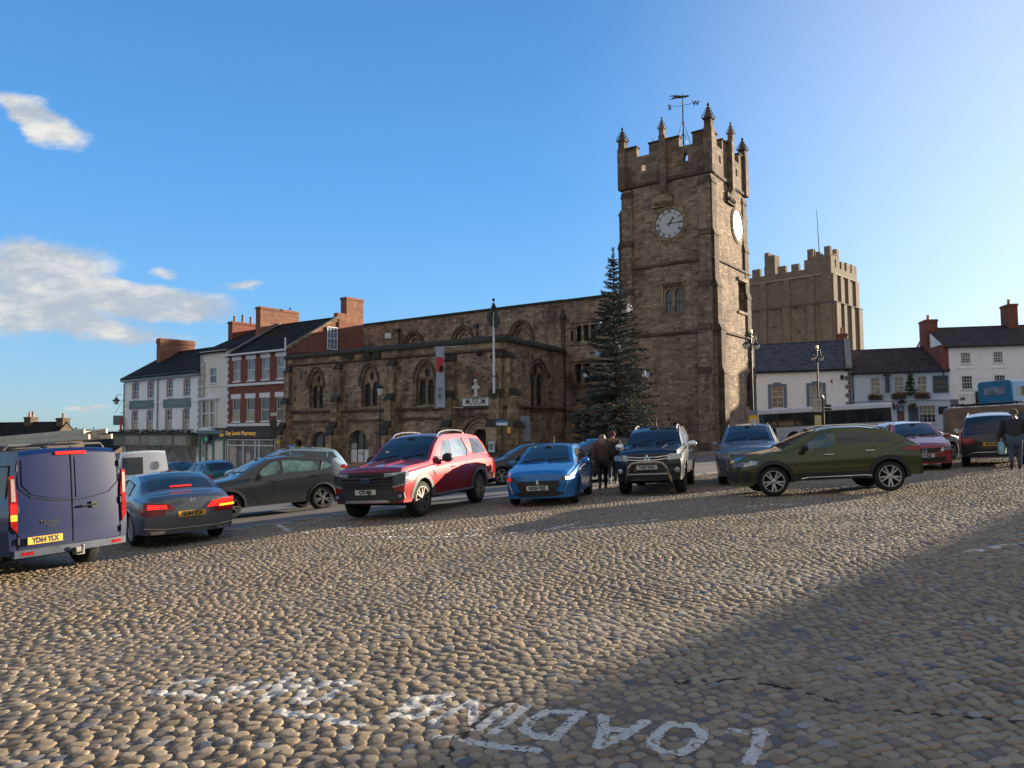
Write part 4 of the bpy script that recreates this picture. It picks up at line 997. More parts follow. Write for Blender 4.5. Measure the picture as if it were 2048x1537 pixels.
    w = m.build('window', DRESS, root, uv=True); MB().poly([G2.pt(a, c, -.42), G2.pt(b, c, -.42), G2.pt(b, d, -.42), G2.pt(a, d, -.42)]).build('pane', glass('bright_glass', (.30, .31, .34), .08), w)
    a, b, c, d = sl; gm = MB(); fan(gm, arch(a, b, c, d-.6, d), (), lambda x, y: G3.pt(x, y, -.28)); w = gm.build('slit_window', LEAD, root)
    hm = MB(); band(hm, arch(a, b, c, d-.6, d, 6), G3, .16, -.02, .06, skip=1); hm.build('surround', DRESS, w, uv=True)
    # blocked doorway arch traced low on the front face and small openings
    ba = (F3.uz(1375, 800)[0], F3.uz(1412, 800)[0]); bm = MB(); band(bm, arch(ba[0], ba[1], F3.uz(1390, 830)[1], F3.uz(1390, 760)[1], F3.uz(1390, 738)[1], 6), F3, .28, -.02, .03, skip=1); bm.build('blocked_arch', DRESS, root, uv=True)
    h = MB()
    for px, py, s in ((1353, 850, .22), (1339, 838, .09)): u, z = F3.uz(px, py); h.fbox(F3, u-s, u+s, z-s*.7, z+s*.7, -.02, .006)
    h.build('small_opening', VOID, root)
    # battlement roof
    MB().poly([(*p, zcor+.3) for p in sq(-.3)]).build('roof', LEADR, root)
    # clocks
    for H, cx, zc in ((F, F.uz(1339.5, 448)[0], F.uz(1339.5, 448)[1]), (G, G.uz(1474, 452)[0], G.uz(1474, 452)[1])):
        R = 1.08; Mx = Matrix.Translation(H.pt(cx, zc, 0)) @ Matrix(((H.U.x, 0, H.Nn.x, 0), (H.U.y, 0, H.Nn.y, 0), (0, 1, 0, 0), (0, 0, 0, 1)))
        s = MB().lathe([(R*1.0, -.02), (R*1.28, -.02), (R*1.28, .05), (R*1.12, .12), (R*1.03, .12), (R*1.0, .06)], Mx, 48); sur = s.build('clock_surround', DRESS, root, uv=True)
        f = MB().lathe([(.001, .06), (R*1.0, .06), (R*1.02, .03)], Mx, 48).build('clock_face', plain('clock_white', (.50, .51, .50), .55, var=.08), sur)
        rm = MB().lathe([(R*.965, .068), (R*1.01, .068), (R*1.03, .10), (R*1.06, .06)], Mx, 48); rm.lathe([(R*.70, .066), (R*.715, .066)], Mx, 48)
        for i in range(60): t = i*math.pi/30; r0, r1 = R*.92, R*.965; p = lambda r, dt: Mx @ Vector((r*math.sin(t+dt), r*math.cos(t+dt), .066)); rm.poly([p(r0, -.012), p(r1, -.012), p(r1, .012), p(r0, .012)])
        for i, tx in enumerate(('XII', 'I', 'II', 'III', 'IIII', 'V', 'VI', 'VII', 'VIII', 'IX', 'X', 'XI')):
            t = i*math.pi/6; text_mesh(tx, R*.26, lambda x, y: Mx @ Vector(((R*.81+y)*math.sin(t)+x*math.cos(t), (R*.81+y)*math.cos(t)-x*math.sin(t), .067)), mb=rm, sx=.75, bold=.012)
        rm.build('numerals', BLACK, sur)
        hd = MB()
        for t, L, w in ((math.pi/6*1.25, R*.52, .075), (math.pi/2, R*.88, .05)):
            p = lambda l, ww: Mx @ Vector((l*math.sin(t)+ww*math.cos(t), l*math.cos(t)-ww*math.sin(t), .10+.01*(L > R*.6))); hd.poly([p(-.18, -w*.5), p(L*.72, -w*.5), p(L*.78, -w*1.3 if L < R*.6 else -w*.6), p(L, 0), p(L*.78, w*1.3 if L < R*.6 else w*.6), p(L*.72, w*.5), p(-.18, w*.5)])
        hd.build('clock_hands', BLACK, sur)
    # weather vane
    c = (T0+T3)/2; v = empty('weather_vane', (c.x, c.y, zmt-1), 'black iron weather vane with E and W letters on the tower top', 'weather vane')
    d = ray(1366, 187); Y = c.y; zt = CP.z+d.z*Y/d.y; x, y = c
    m = MB().tube([(x, y, zcor), (x, y, zt-1.2), (x, y, zt)], [.07, .045, .02], 6)
    for t in range(4): a = t*math.pi/2+.4; m.tube([(x+1.3*math.cos(a), y+1.3*math.sin(a), zmt-.6), (x+.05*math.cos(a), y+.05*math.sin(a), zt-2.2)], .014, 4); m.tube([(x+.4*math.cos(a), y+.4*math.sin(a), zmt+.2), (x+.18*math.cos(a), y+.18*math.sin(a), zmt+.9), (x+.35*math.cos(a), y+.35*math.sin(a), zmt+1.3), (x, y, zmt+1.7)], .02, 4)
    m.build('mast', BLACK, v)
    zc = zt-.95; ar = MB(); ew = Vector((.93, -.36, 0)).normalized()
    for s in (-1, 1): ar.tube([(x, y, zc), (x+ew.x*s*.75, y+ew.y*s*.75, zc+.03)], .018, 5)
    for s in (-1, 1): ar.tube([(x, y, zc), (x-ew.y*s*.6, y+ew.x*s*.6, zc+.03)], .018, 5)
    for ch, s in (('W', 1), ('E', -1)): text_mesh(ch, .5, lambda a, b: (x+s*(ew.x*.98)+a, y+s*ew.y*.98, zc+b), mb=ar, bold=.02, sx=1 if s > 0 else -1)
    ar.build('compass_arms', BLACK, v)
    ban = MB(); fan(ban, [(-1.05, .12), (-.6, .03), (-.75, -.05), (-1.0, -.2), (-.5, -.12), (-.1, -.14), (.35, -.1), (.55, .0), (.35, .08), (0, .06), (-.4, .14), (-.75, .16)], (), lambda a, b: (x+a*.98, y-.2*a, zt-.25+b)); ban.build('pennant', BLACK, v)
    m = MB().tube([(x-2.2, y+.5, zcor), (x-2.2, y+.5, zmt+1.6)], .03, 5); thing_mesh(m, 'mast', BLACK, 'thin metal rod aerial behind the tower battlements', 'aerial')
make_tower()

# ------------------------------------------------------------ castle keep far behind
def make_keep():
    K0 = Vector((50.3, 115)); a = Vector((-.70, .714)); b = Vector((.69, .724)); L1, L2 = 20, 11.5
    K1 = K0+a*L1; K2 = K0+b*L2; K3 = K1+b*L2
    root = empty('castle_keep', (K0.x, K0.y, gz(K0.x, K0.y)), 'huge square pale stone castle keep with ragged battlements behind the rooftops', 'castle')
    F = Facade(tuple(K1), tuple(K0)); G = Facade(tuple(K0), tuple(K2)); H1 = Facade(tuple(K2), tuple(K3), False); H2 = Facade(tuple(K3), tuple(K1), False)
    zp = F.uz(1600, 541)[1]; zs = F.uz(1655, 605)[1]; zt = F.uz(1655, 497)[1]; z0 = -4
    mb = MB(); e = .35
    def sq(e): return [tuple(K0-a*e-b*e), tuple(K1+a*e-b*e), tuple(K3+a*e+b*e), tuple(K2-a*e+b*e)]
    prism(mb, sq(e), z0, zs, top=True); prism(mb, sq(0), zs, zp, top=True)
    w = mb.build('wall', STONE_K, root, uv=True)
    ml = MB(); rnd = random.Random(3)
    for H, L in ((F, L1), (G, L2), (H1, L1), (H2, L2)):
        u = 0
        while u < L-.6:
            mw = 1.15+rnd.random()*.3; hh = 1.35+rnd.random()*.45; ml.fbox(H, u, min(L, u+mw), zp, zp+hh*.85, -.7, 0)
            if rnd.random() < .3: ml.fbox(H, u+.2, min(L, u+mw*.7), zp+hh*.85, zp+hh*1.15, -.65, -.05)
            u += mw+.75+rnd.random()*.35
    ml.build('battlement', STONE_K, root, uv=True)
    # corner turrets
    for C, s in ((K0, (1, 1)), (K1, (-1, 1)), (K2, (1, -1)), (K3, (-1, -1))):
        c = C+a*1.9*s[0]+b*1.9*s[1]; ang = math.atan2(a.y, a.x); t = MB(); top = zt-.9 if C is K0 else zt-2.6
        t.box((c.x, c.y, (zp+top)/2-1), (3.6, 3.6, top-zp+2), ang)
        for i in (-1, 1):
            for j in (-1, 1): q = c+a*i*1.35+b*j*1.35; t.box((q.x, q.y, top+.6), (.95, .95, 1.2+.3*rnd.random()), ang)
        for i, j in ((0, 1), (1, 0), (0, -1), (-1, 0)): q = c+a*i*1.45+b*j*1.45; t.box((q.x, q.y, top+.12), (.8, .8, .26), ang)
        t.build('turret', STONE_K, root, uv=True)
    q = F.uz(1540, 530); tt = MB().fbox(F, q[0]-.9, q[0]+.9, zp, F.uz(1540, 512)[1], -1.6, .1); tt.fbox(F, q[0]-.9, q[0]-.2, F.uz(1540, 512)[1], F.uz(1540, 505)[1], -1.5, .05); tt.build('turret', STONE_K, root, uv=True)
    # flat pilaster strips and string
    for H, L, us in ((F, L1, (.0, 4.2, 8.2, 12.2, 16.2, L1-1.6)), (G, L2, (.0, 3.2, 6.4, L2-1.6))):
        for k, u in enumerate(us):
            p = MB(); w_ = 1.7 if k in (0, len(us)-1) else 1.15
            p.fbox(H, u+.0, u+w_, z0, zs-.1, e-.02, e+.34); p.fbox(H, u+.05, u+w_-.05, zs+.2, zp-1.2, -.02, .28); p.build('pilaster', STONE_K, root, uv=True)
        s = MB(); extr_profile(s, H, -.3, L+.3, [(0, zs-.1), (e+.42, zs-.1), (e+.42, zs), (.1, zs+.3), (0, zs+.3)]); s.build('string_course', plain('keep_dark_string', (.12, .10, .08), .9), root, uv=True)
    s = MB().fbox(F, 2, L1-1.5, zp-1.25, zp-1.05, -.02, .32); s.fbox(G, .5, L2-1, zp-1.3, zp-1.15, -.02, .34); s.build('ledge', plain('keep_ledge', (.33, .27, .20), .9), root)
    d = MB()
    for px, py in ((1594, 618), (1612, 622), (1600, 664), (1575, 660), (1550, 655)): u, z = F.uz(px, py); d.fbox(F, u-.3, u+.3, z-.3, z+.3, 0, e+.006)
    d.build('small_opening', plain('keep_opening', (.10, .08, .06), .9), root)
    q = at(1633, 420, 118); x = q.x; m = MB().tube([(x+.3, 118, zp), (q.x, q.y, q.z)], [.09, .03], 6); thing_mesh(m, 'flagpole', BLACK, 'thin bare flag mast on top of the castle keep', 'flagpole')
make_keep()
# ------------------------------------------------------------ left-hand shops
def quoins(F, u, z0, z1, parent, mat, side=1, w0=.38, w1=.22, h=.32):
    m = MB(); z = z0; k = 0
    while z < z1-h*.5:
        w = w0 if k % 2 else w1; a, b = (u, u+w*side) if side > 0 else (u+w*side, u); m.fbox(F, a, b, z+.01, min(z+h, z1)-.01, -.02, .035); z += h; k += 1
    return m.build('quoins', mat, parent, uv=True)
P0 = Vector((-18.5, 60.8)); P1 = Vector((-25.3, 65.5)); P2 = Vector((-28.7, 67.95)); P3 = Vector((-40.6, 77.2))
def lintel(F, r, parent, h=.42, ex=.16, mat=None): return MB().fbox(F, r[0]-ex, r[1]+ex, r[3]+.012, r[3]+h, -.02, .06).build('lintel', mat or TRIM, parent)
def make_pharmacy():
    F = Facade(tuple(P1), tuple(P0)); root = empty('brick_building', (P1.x, P1.y, gz(P1.x, P1.y)), 'red brick building with white lintels and tall sash windows above the pharmacy', 'building')
    z0 = -5; ze = .5*(F.uz(453, 712)[1]+F.uz(570, 701)[1]); zr = 11.2
    top = rows(F, [(467, 481, 722, 763), (495, 510, 719, 761), (524, 539, 716, 759), (554, 570, 713, 758)])
    mid = rows(F, [(465, 480, 799, 843), (493, 509, 797, 843), (522, 538, 796, 843), (553, 569, 794, 843)])
    shop = (F.uz(425, 900)[0], F.uz(551, 900)[0], z0+.5, F.uz(490, 878)[1])
    holes = [rect(*r) for r in top+mid]+[rect(max(.15, shop[0]), min(F.L-.25, shop[1]), z0+.8, shop[3])]
    rf = gabled(root, F, 0, F.L, z0, ze, zr, 8.4, BRICK, SLATE, holes, .14, cen=.643)
    for r in top: sash(F, *r, root, o=-.08, upper=glass('sky_reflection_glass', (.12, .19, .24), .05), lower=glass('grey_glass', (.20, .24, .26), .15)); lintel(F, r, root)  # upper panes: the blue sky reflection is put into the glass colour
    for i, r in enumerate(mid): sash(F, *r, root, o=-.08, lower=LITG if i < 2 else DARKG); lintel(F, r, root)
    zz = F.uz(500, 769)[1]; MB().fbox(F, 0, F.L, zz-.11, zz+.09, -.02, .12).build('sill_band', TRIM, root)
    zz = F.uz(500, 850)[1]; MB().fbox(F, 0, F.L, zz-.12, zz+.12, -.02, .14).build('sill_band', TRIM, root)
    quoins(F, 0.0, zz, ze, root, TRIM, 1, .30, .14, .30)
    MB().tube([F.pt(-.1, ze-.02, .3), F.pt(F.L+.1, ze-.02, .3)], .09, 8).build('gutter', TRIM, root)
    MB().tube([F.pt(F.L-.12, z0, .14), F.pt(F.L-.12, ze+1.0, .14)], .07, 8).build('drainpipe', TRIM, root)
    # shopfront
    u0, u1 = F.uz(429, 868)[0], F.uz(552, 868)[0]; zt, zb = F.uz(490, 858)[1], F.uz(490, 876)[1]
    fs = MB().fbox(F, u0, u1, zb, zt, -.02, .26).build('fascia', plain('black_fascia', (.03, .027, .024), .45), root)
    MB().fbox(F, u0-.05, u1+.05, zt+.003, zt+.10, -.02, .34).build('cornice', plain('black_fascia', (0, 0, 0)), fs)
    gold = plain('gold_letters', (.75, .42, .06), .4, emit=(1, .5, .05), es=.1); H = zt-zb
    ua = F.uz(456, 868)[0]; ub = F.uz(521, 868)[0]
    text_mesh('Day Lewis Pharmacy', H*.62, lambda x, y: F.pt(ua+x, (zt+zb)/2+y, .275), align='LEFT', sx=(ub-ua)/(H*.62*8.9), bold=.012).build('lettering', gold, fs)
    l = MB(); c = F.uz(449, 868)[0]
    for k in range(3): l.poly([F.pt(c-.3+.2*k, (zt+zb)/2-.28, .275), F.pt(c-.15+.2*k, (zt+zb)/2-.28, .275), F.pt(c-.22+.2*k, (zt+zb)/2+.30, .275), F.pt(c-.34+.2*k, (zt+zb)/2+.22, .275)])
    l.build('emblem', gold, fs)
    a, b, c0, d = max(.15, shop[0]), min(F.L-.25, shop[1]), z0+.8, shop[3]
    sw = MB()
    for u in (a, a+(b-a)*.33, a+(b-a)*.58, a+(b-a)*.66, b-.1): sw.fbox(F, u, u+.10, c0, d, -.12, .0)
    for z in (c0, d-.12, d-.62): sw.fbox(F, a, b, z, z+.09, -.11, -.01)
    w = sw.build('shop_window', TRIM, root)
    MB().poly([F.pt(a, c0, -.10), F.pt(b, c0, -.10), F.pt(b, d, -.10), F.pt(a, d, -.10)]).build('pane', glass('shop_glass_lit', (.13, .14, .14), .05, .9, 1.0), w)
    ps = MB().fbox(F, a+.2, a+1.2, c0+.1, d-.7, -.09, -.08); ps.fbox(F, a+2.6, a+3.2, c0+.1, d-1.2, -.09, -.08); ps.build('window_display', plain('display_cream', (.45, .38, .30), .6, var=.6, vs=5), w)
    # tall gable chimney and party-wall stacks
    ex = F.L-.45
    chimney(F, F.L-.75, F.L+.03, -8.5, -6.45, ze-1, F.uz(694, 594, -6.5)[1], root, BRICKO)
    st = MB().fbox(F, F.L-.5, F.L+.02, ze-.5, F.uz(680, 628, -6)[1], -6.44, -5.4); st.build('gable_shoulder', BRICKO, root, uv=True)
    k = (zr-ze)/5.4
    cp = MB(); cp.hexa([F.pt(F.L-.25, ze, .1), F.pt(F.L+.1, ze, .1), F.pt(F.L+.1, zr, -5.4), F.pt(F.L-.25, zr, -5.4), F.pt(F.L-.25, ze+.25, .1), F.pt(F.L+.1, ze+.25, .1), F.pt(F.L+.1, zr+.25, -5.4), F.pt(F.L-.25, zr+.25, -5.4)]); cp.build('gable_coping', DRESS, root, uv=True)
    G = Facade(tuple(P0), tuple(P0+BV*10.8)); G.Nn = Vector((BV.y, -BV.x))
    # back wing whose brick wall shows over the museum roof
    bw = MB().fbox(F, F.L-3.5, F.L+.14, -2, zr-.25, -8.38, -5.45); bw.build('back_wing', BRICK, root, uv=True)
    u0 = 4.0; zz = ze+.35
    sash(G, 4.1, 5.25, zz, zz+2.0, root, o=.06, bars=(3, 2), upper=glass('sky_reflection_glass', (0, 0, 0)), lower=glass('sky_reflection_glass', (0, 0, 0)), sill=False)
    chimney(F, -.35, .35, -7.6, -3.2, ze, F.uz(508, 615, -3.2)[1], root, BRICKO)
    fl = MB(); fl.hexa([F.pt(.36, ze+.3, 0), F.pt(.6, ze+.3, 0), F.pt(.6, zr+.2, -5.3), F.pt(.36, zr+.2, -5.3), F.pt(.36, ze+.45, 0), F.pt(.6, ze+.45, 0), F.pt(.6, zr+.3, -5.3), F.pt(.36, zr+.3, -5.3)]); fl.build('roof_flashing', plain('lead_flashing', (.16, .16, .17), .5), root)
make_pharmacy()
def make_cream():
    F = Facade(tuple(P2), tuple(P1)); root = empty('cream_building', (P2.x, P2.y, gz(P2.x, P2.y)), 'narrow flaking cream rendered building with toothed edge and bay window', 'building')
    ze = F.uz(425, 705)[1]; z0 = -5; r = rows(F, [(419, 433, 737, 767)])[0]
    b = rows(F, [(406, 434, 800, 857)])[0]
    gabled(root, F, .01, F.L-.01, z0, ze, ze+2.5, 10.5, CREAM, SLATE, [rect(*r), rect(b[0], b[1], b[2], b[3]), rect(.4, 3.0, z0+.8, -1.3)], .14)
    MB().fbox(F, .0, F.L, ze-.06, ze+.12, -.3, .1).build('coping', CREAM, root, uv=True)
    sash(F, *r, root, upper=glass('sky_reflection_glass', (0, 0, 0)), lower=DARKG)
    # oriel: frame standing proud with cornice
    m = MB()
    for u in (b[0], (b[0]*.42+b[1]*.58)-.05, b[1]-.10): m.fbox(F, u, u+.12, b[2], b[3], -.1, .18)
    for z in (b[2], b[3]-.12, (b[2]+b[3])/2): m.fbox(F, b[0], b[1], z, z+.10, -.09, .17)
    w = m.build('window', TRIM, root); MB().poly([F.pt(b[0], b[2], .05), F.pt(b[1], b[2], .05), F.pt(b[1], b[3], .05), F.pt(b[0], b[3], .05)]).build('pane', LITG, w)
    MB().fbox(F, b[0]-.3, b[1]+.3, b[3]+.002, b[3]+.2, -.02, .35).build('cornice', TRIM, w); MB().fbox(F, b[0]-.2, b[1]+.2, b[2]-.2, b[2]-.002, -.02, .3).build('sill', TRIM, w)
    for py in (773, ): zz = F.uz(425, py)[1]; MB().fbox(F, .0, F.L, zz-.05, zz+.05, -.02, .05).build('string_band', CREAM, root)
    quoins(F, 0.02, -1, ze, root, plain('grey_quoin', (.36, .35, .33), .8, var=.3), 1)
    MB().tube([F.pt(.75, -1.0, .1), F.pt(.75, ze-.8, .1)], .05, 6).build('drainpipe', plain('grey_pipe', (.25, .25, .24), .6), root)
    chimney(F, -.3, .4, -6.6, -3.0, ze-.5, F.uz(463, 643, -3)[1], root, BRICK, pots=4)
    # green shopfront
    zt, zb = F.uz(410, 862)[1], F.uz(410, 868)[1]; g = plain('sage_shopfront', (.10, .20, .18), .5)
    s = MB().fbox(F, .1, F.L-.1, zb, zt, -.02, .4); s.fbox(F, .1, F.L-.1, zb-.6, zb-.002, -.02, .1)
    for u in (.1, 1.1, 2.2, F.L-.35): s.fbox(F, u, u+.2, z0+.5, zb-.602, -.1, .12)
    sf = s.build('shopfront', g, root); MB().poly([F.pt(.3, z0+.8, -.08), F.pt(F.L-.3, z0+.8, -.08), F.pt(F.L-.3, zb-.6, -.08), F.pt(.3, zb-.6, -.08)]).build('pane', LITG, sf)
    u, z = F.uz(412, 879, .5); t = empty('pharmacy_cross_sign', F.pt(u, z, .5), 'black square sign with a green cross beside the sage shopfront', 'sign')
    MB().fbox(F, u-.42, u+.42, z-.42, z+.42, .35, .5).build('panel', plain('black_fascia', (0, 0, 0)), t); gm = plain('green_cross', (.03, .25, .12), .5, emit=(.05, .6, .3), es=.06)
    MB().fbox(F, u-.09, u+.09, z-.27, z+.27, .5, .52).build('cross_upright', gm, t); MB().fbox(F, u-.27, u+.27, z-.09, z+.09, .501, .521).build('cross_bar', gm, t)
make_cream()
def make_white():
    F = Facade(tuple(P3), tuple(P2)); root = empty('white_hotel', (P3.x, P3.y, gz(P3.x, P3.y)), 'long three storey white rendered building with dark slate roof on the far left', 'building')
    z0 = -6; ze = .5*(F.uz(252, 757)[1]+F.uz(398, 741)[1])
    top = rows(F, [(265, 278, 767, 798), (296, 308, 765, 797), (334, 346, 762, 795), (368, 381, 759, 793)])
    mid = rows(F, [(264, 276, 823, 862), (294, 306, 822, 862), (331, 344, 821, 862), (366, 379, 820, 862)])
    holes = [rect(*r) for r in top+mid]; holes.append(rect(.6, F.L-.5, z0+.8, F.uz(320, 893)[1]))
    zr = F.uz(395, 702, -4.7)[1]
    gabled(root, F, 0, F.L, z0, ze, zr, 9.4, WHITE, SLATE, holes, .16, oh=.35)
    pk = plain('pinkish_reveal', (.38, .27, .25), .8)
    for r in top+mid:
        sash(F, r[0]+.12, r[1], r[2], r[3], root, o=-.10, bars=(2, 2), lower=DARKG if r in top else LITG); MB().fbox(F, r[0]-.10, r[0]+.12, r[2], r[3], -.14, .012).build('reveal', pk, root); MB().fbox(F, r[0]+.122, r[1]+.08, r[3]-.0, r[3]+.14, -.1, .012).build('reveal', pk, root)
    zz = F.uz(325, 805)[1]; MB().fbox(F, 0, F.L, zz-.06, zz+.06, -.02, .06).build('string_band', WHITE, root, uv=True)
    MB().fbox(F, -.2, F.L, ze-.45, ze-.02, -.02, .28).build('eaves_board', TRIMG, root)
    MB().tube([F.pt(F.L*.49, z0, .1), F.pt(F.L*.49, ze-.3, .1)], .06, 6).build('drainpipe', plain('grey_pipe', (0, 0, 0)), root)
    quoins(F, 0, -1, ze-.45, root, plain('grey_quoin', (0, 0, 0)), 1); quoins(F, F.L, -1, ze-.45, root, plain('grey_quoin', (0, 0, 0)), -1)
    for x0, x1, y, tx in ((260, 308, 811, 'The Restaurant'), (328, 382, 808, 'THE KINGS HEAD')):
        u0, z = F.uz(x0, y); u1, _ = F.uz(x1, y); b = MB().fbox(F, u0, u1, z-.42, z+.42, -.02, .10).build('name_board', plain('sage_board', (.12, .19, .18), .6), root)
        text_mesh(tx, .48, lambda x, y_: F.pt((u0+u1)/2+x, z+y_, .108), sx=.9).build('lettering', plain('pale_letters', (.35, .42, .38), .6), b)
    chimney(F, 1.6, 2.4, -6.4, -2.6, ze, F.uz(326, 676, -2.6)[1], root, BRICKO, cap=.5)
    # ground-floor fascia panels
    zt, zb = F.uz(320, 869)[1], F.uz(320, 892)[1]; fb = MB().fbox(F, -.4, F.L-.2, zb, zt, -.02, .75).build('fascia', plain('olive_fascia', (.16, .15, .105), .7, var=.2), root)
    for x0, x1, c in ((252, 280, (.30, .26, .24)), (281, 345, (.27, .255, .19)), (348, 374, (.30, .28, .22))):
        u0 = F.uz(x0, 880, .75)[0]; u1 = F.uz(x1, 880, .75)[0]; MB().fbox(F, u0+.1, u1-.1, zb+.12, zt-.1, .75, .77).build('panel', plain('panel_%d' % x0, c, .7, var=.25, vs=1.5), fb)
        mm = MB()
        for k in range(3): mm.fbox(F, u0+(u1-u0)*.3, u0+(u1-u0)*.62, zt-.38-.3*k, zt-.30-.3*k, .77, .775)
        mm.build('print', plain('pale_letters', (0, 0, 0)), fb)
    MB().fbox(F, -.6, F.L-.1, zt+.002, zt+.14, -.02, .95).build('cornice', plain('dark_cornice', (.03, .03, .028), .7), fb)
    MB().poly([F.pt(.6, z0+.8, -.1), F.pt(F.L-.5, z0+.8, -.1), F.pt(F.L-.5, zb, -.1), F.pt(.6, zb, -.1)]).build('shop_window', glass('shop_glass_lit', (0, 0, 0)), root)
    # planting along the ledge
    for k in range(9):
        u = .8+k*(F.L-1.8)/8; leafy(F.pt(u, zt+.26, .5), (.75, .35, .26), 90, 'flower_box', 'low green planting trough %s along the ledge of the white building' % ('first from the left', 'second from the left', 'third from the left', 'fourth from the left', 'in the middle', 'fourth from the right', 'third from the right', 'second from the right', 'nearest the cream building')[k], 'planter', ang=math.atan2(F.U.y, F.U.x), group='planting along the shop ledge', flower=k % 3 == 0)
    # bracket lamp, hanging sign
    u, z = F.uz(250, 790, .2); t = empty('bracket_lamp', F.pt(0, z, .2), 'black bracket lantern on the left corner of the white building', 'lamp')
    q = F.pt(-.1, z, .1); e = at(233, 790, q[1]+.0)
    MB().tube([(q[0], q[1], q[2]), (e.x, q[1], q[2]+.05), (e.x, q[1], q[2]-.3)], .03, 6).build('arm', BLACK, t)
    MB().lathe([(.001, .25), (.10, .2), (.16, .05), (.42, -.12), (.42, -.16), (.12, -.14)], Matrix.Translation((e.x, q[1], q[2]-.45)), 12).build('shade', plain('dark_red_metal', (.10, .04, .03), .5), t)
    MB().lathe([(.26, 0), (.22, -.25), (.08, -.38), (.001, -.4)], Matrix.Translation((e.x, q[1], q[2]-.6)), 12).build('globe', plain('lamp_glass', (.55, .52, .48), .15), t)
    q = F.pt(.2, F.uz(250, 826, .3)[1], .1); s = at(240, 841, q[1]); t = empty('hanging_sign', (q[0], q[1], q[2]), 'small grey hanging sign on an iron bracket below the lantern', 'sign')
    MB().tube([q, (s.x, q[1], q[2]), ], .03, 5).tube([(q[0], q[1], q[2]+1.4), (s.x-.5, q[1], q[2]+.0)], .02, 5).build('bracket', BLACK, t); MB().box((s.x-.2, q[1], s.z), (1.0, .06, 1.0)).build('panel', plain('sage_board', (0, 0, 0)), t)
    q = F.pt(.5, F.uz(253, 848, .3)[1], .45); MBr = MB().box(q, (.4, .05, 1.3), math.atan2(F.U.y, F.U.x)); thing_mesh(MBr, 'red_flag', plain('poppy_red', (0, 0, 0)), 'small red bunting flag hanging by the corner of the white building', 'flag')
# foliage clump used by planters, baskets, wreaths
LEAFG = plain('planter_leaf', (.05, .075, .03), .7, var=.5, vs=9); FLOWER = plain('winter_flower', (.30, .05, .06), .7, var=.6, vs=14)
def leaf_cloud(n, sx, sy, sz, s, seed, c=(0, 0, 0), hollow=.3):
    r = np.random.default_rng(seed); d = r.normal(size=(n, 3)); d /= np.linalg.norm(d, axis=1)[:, None]; R = (hollow+(1-hollow)*r.random(n))[:, None]
    P = d*R*np.array([sx, sy, sz])+np.array(c); a = r.normal(size=(n, 3)); a /= np.linalg.norm(a, axis=1)[:, None]; b = np.cross(a, r.normal(size=(n, 3))); b /= np.linalg.norm(b, axis=1)[:, None]
    k = s*(.6+.8*r.random(n))[:, None]; V = np.stack([P-a*k, P-b*k*.5, P+a*k, P+b*k*.5], 1).reshape(-1, 3)
    return V, np.arange(4*n).reshape(-1, 4)
def leafy(pos, size, n, name, label, cat, ang=0, group=None, flower=False, mat=None, box=True):
    t = empty(name, pos, label, cat, group); seed = int(abs(pos[0]*31+pos[1]*17)) % 9999
    V, Q = leaf_cloud(n, size[0], size[1], size[2], .10, seed); ca, sa = math.cos(ang), math.sin(ang)
    V = np.stack([V[:, 0]*ca-V[:, 1]*sa, V[:, 0]*sa+V[:, 1]*ca, V[:, 2]], 1)+np.array(pos)
    mb = MB(); mb.v = [tuple(v) for v in V]; mb.f = [tuple(q) for q in Q]; mb.build('foliage', mat or LEAFG, t)
    if flower:
        V, Q = leaf_cloud(n//3, size[0]*1.05, size[1]*1.05, size[2]*1.05, .07, seed+1, hollow=.8); V = np.stack([V[:, 0]*ca-V[:, 1]*sa, V[:, 0]*sa+V[:, 1]*ca, V[:, 2]], 1)+np.array(pos)
        mb = MB(); mb.v = [tuple(v) for v in V]; mb.f = [tuple(q) for q in Q]; mb.build('flowers', FLOWER, t)
    if box: MB().box((pos[0], pos[1], pos[2]-size[2]*.8), (size[0]*1.7, size[1]*1.3, size[2]*.7), ang).build('trough', plain('dark_trough', (.04, .035, .03), .8), t)
    return t
make_white()
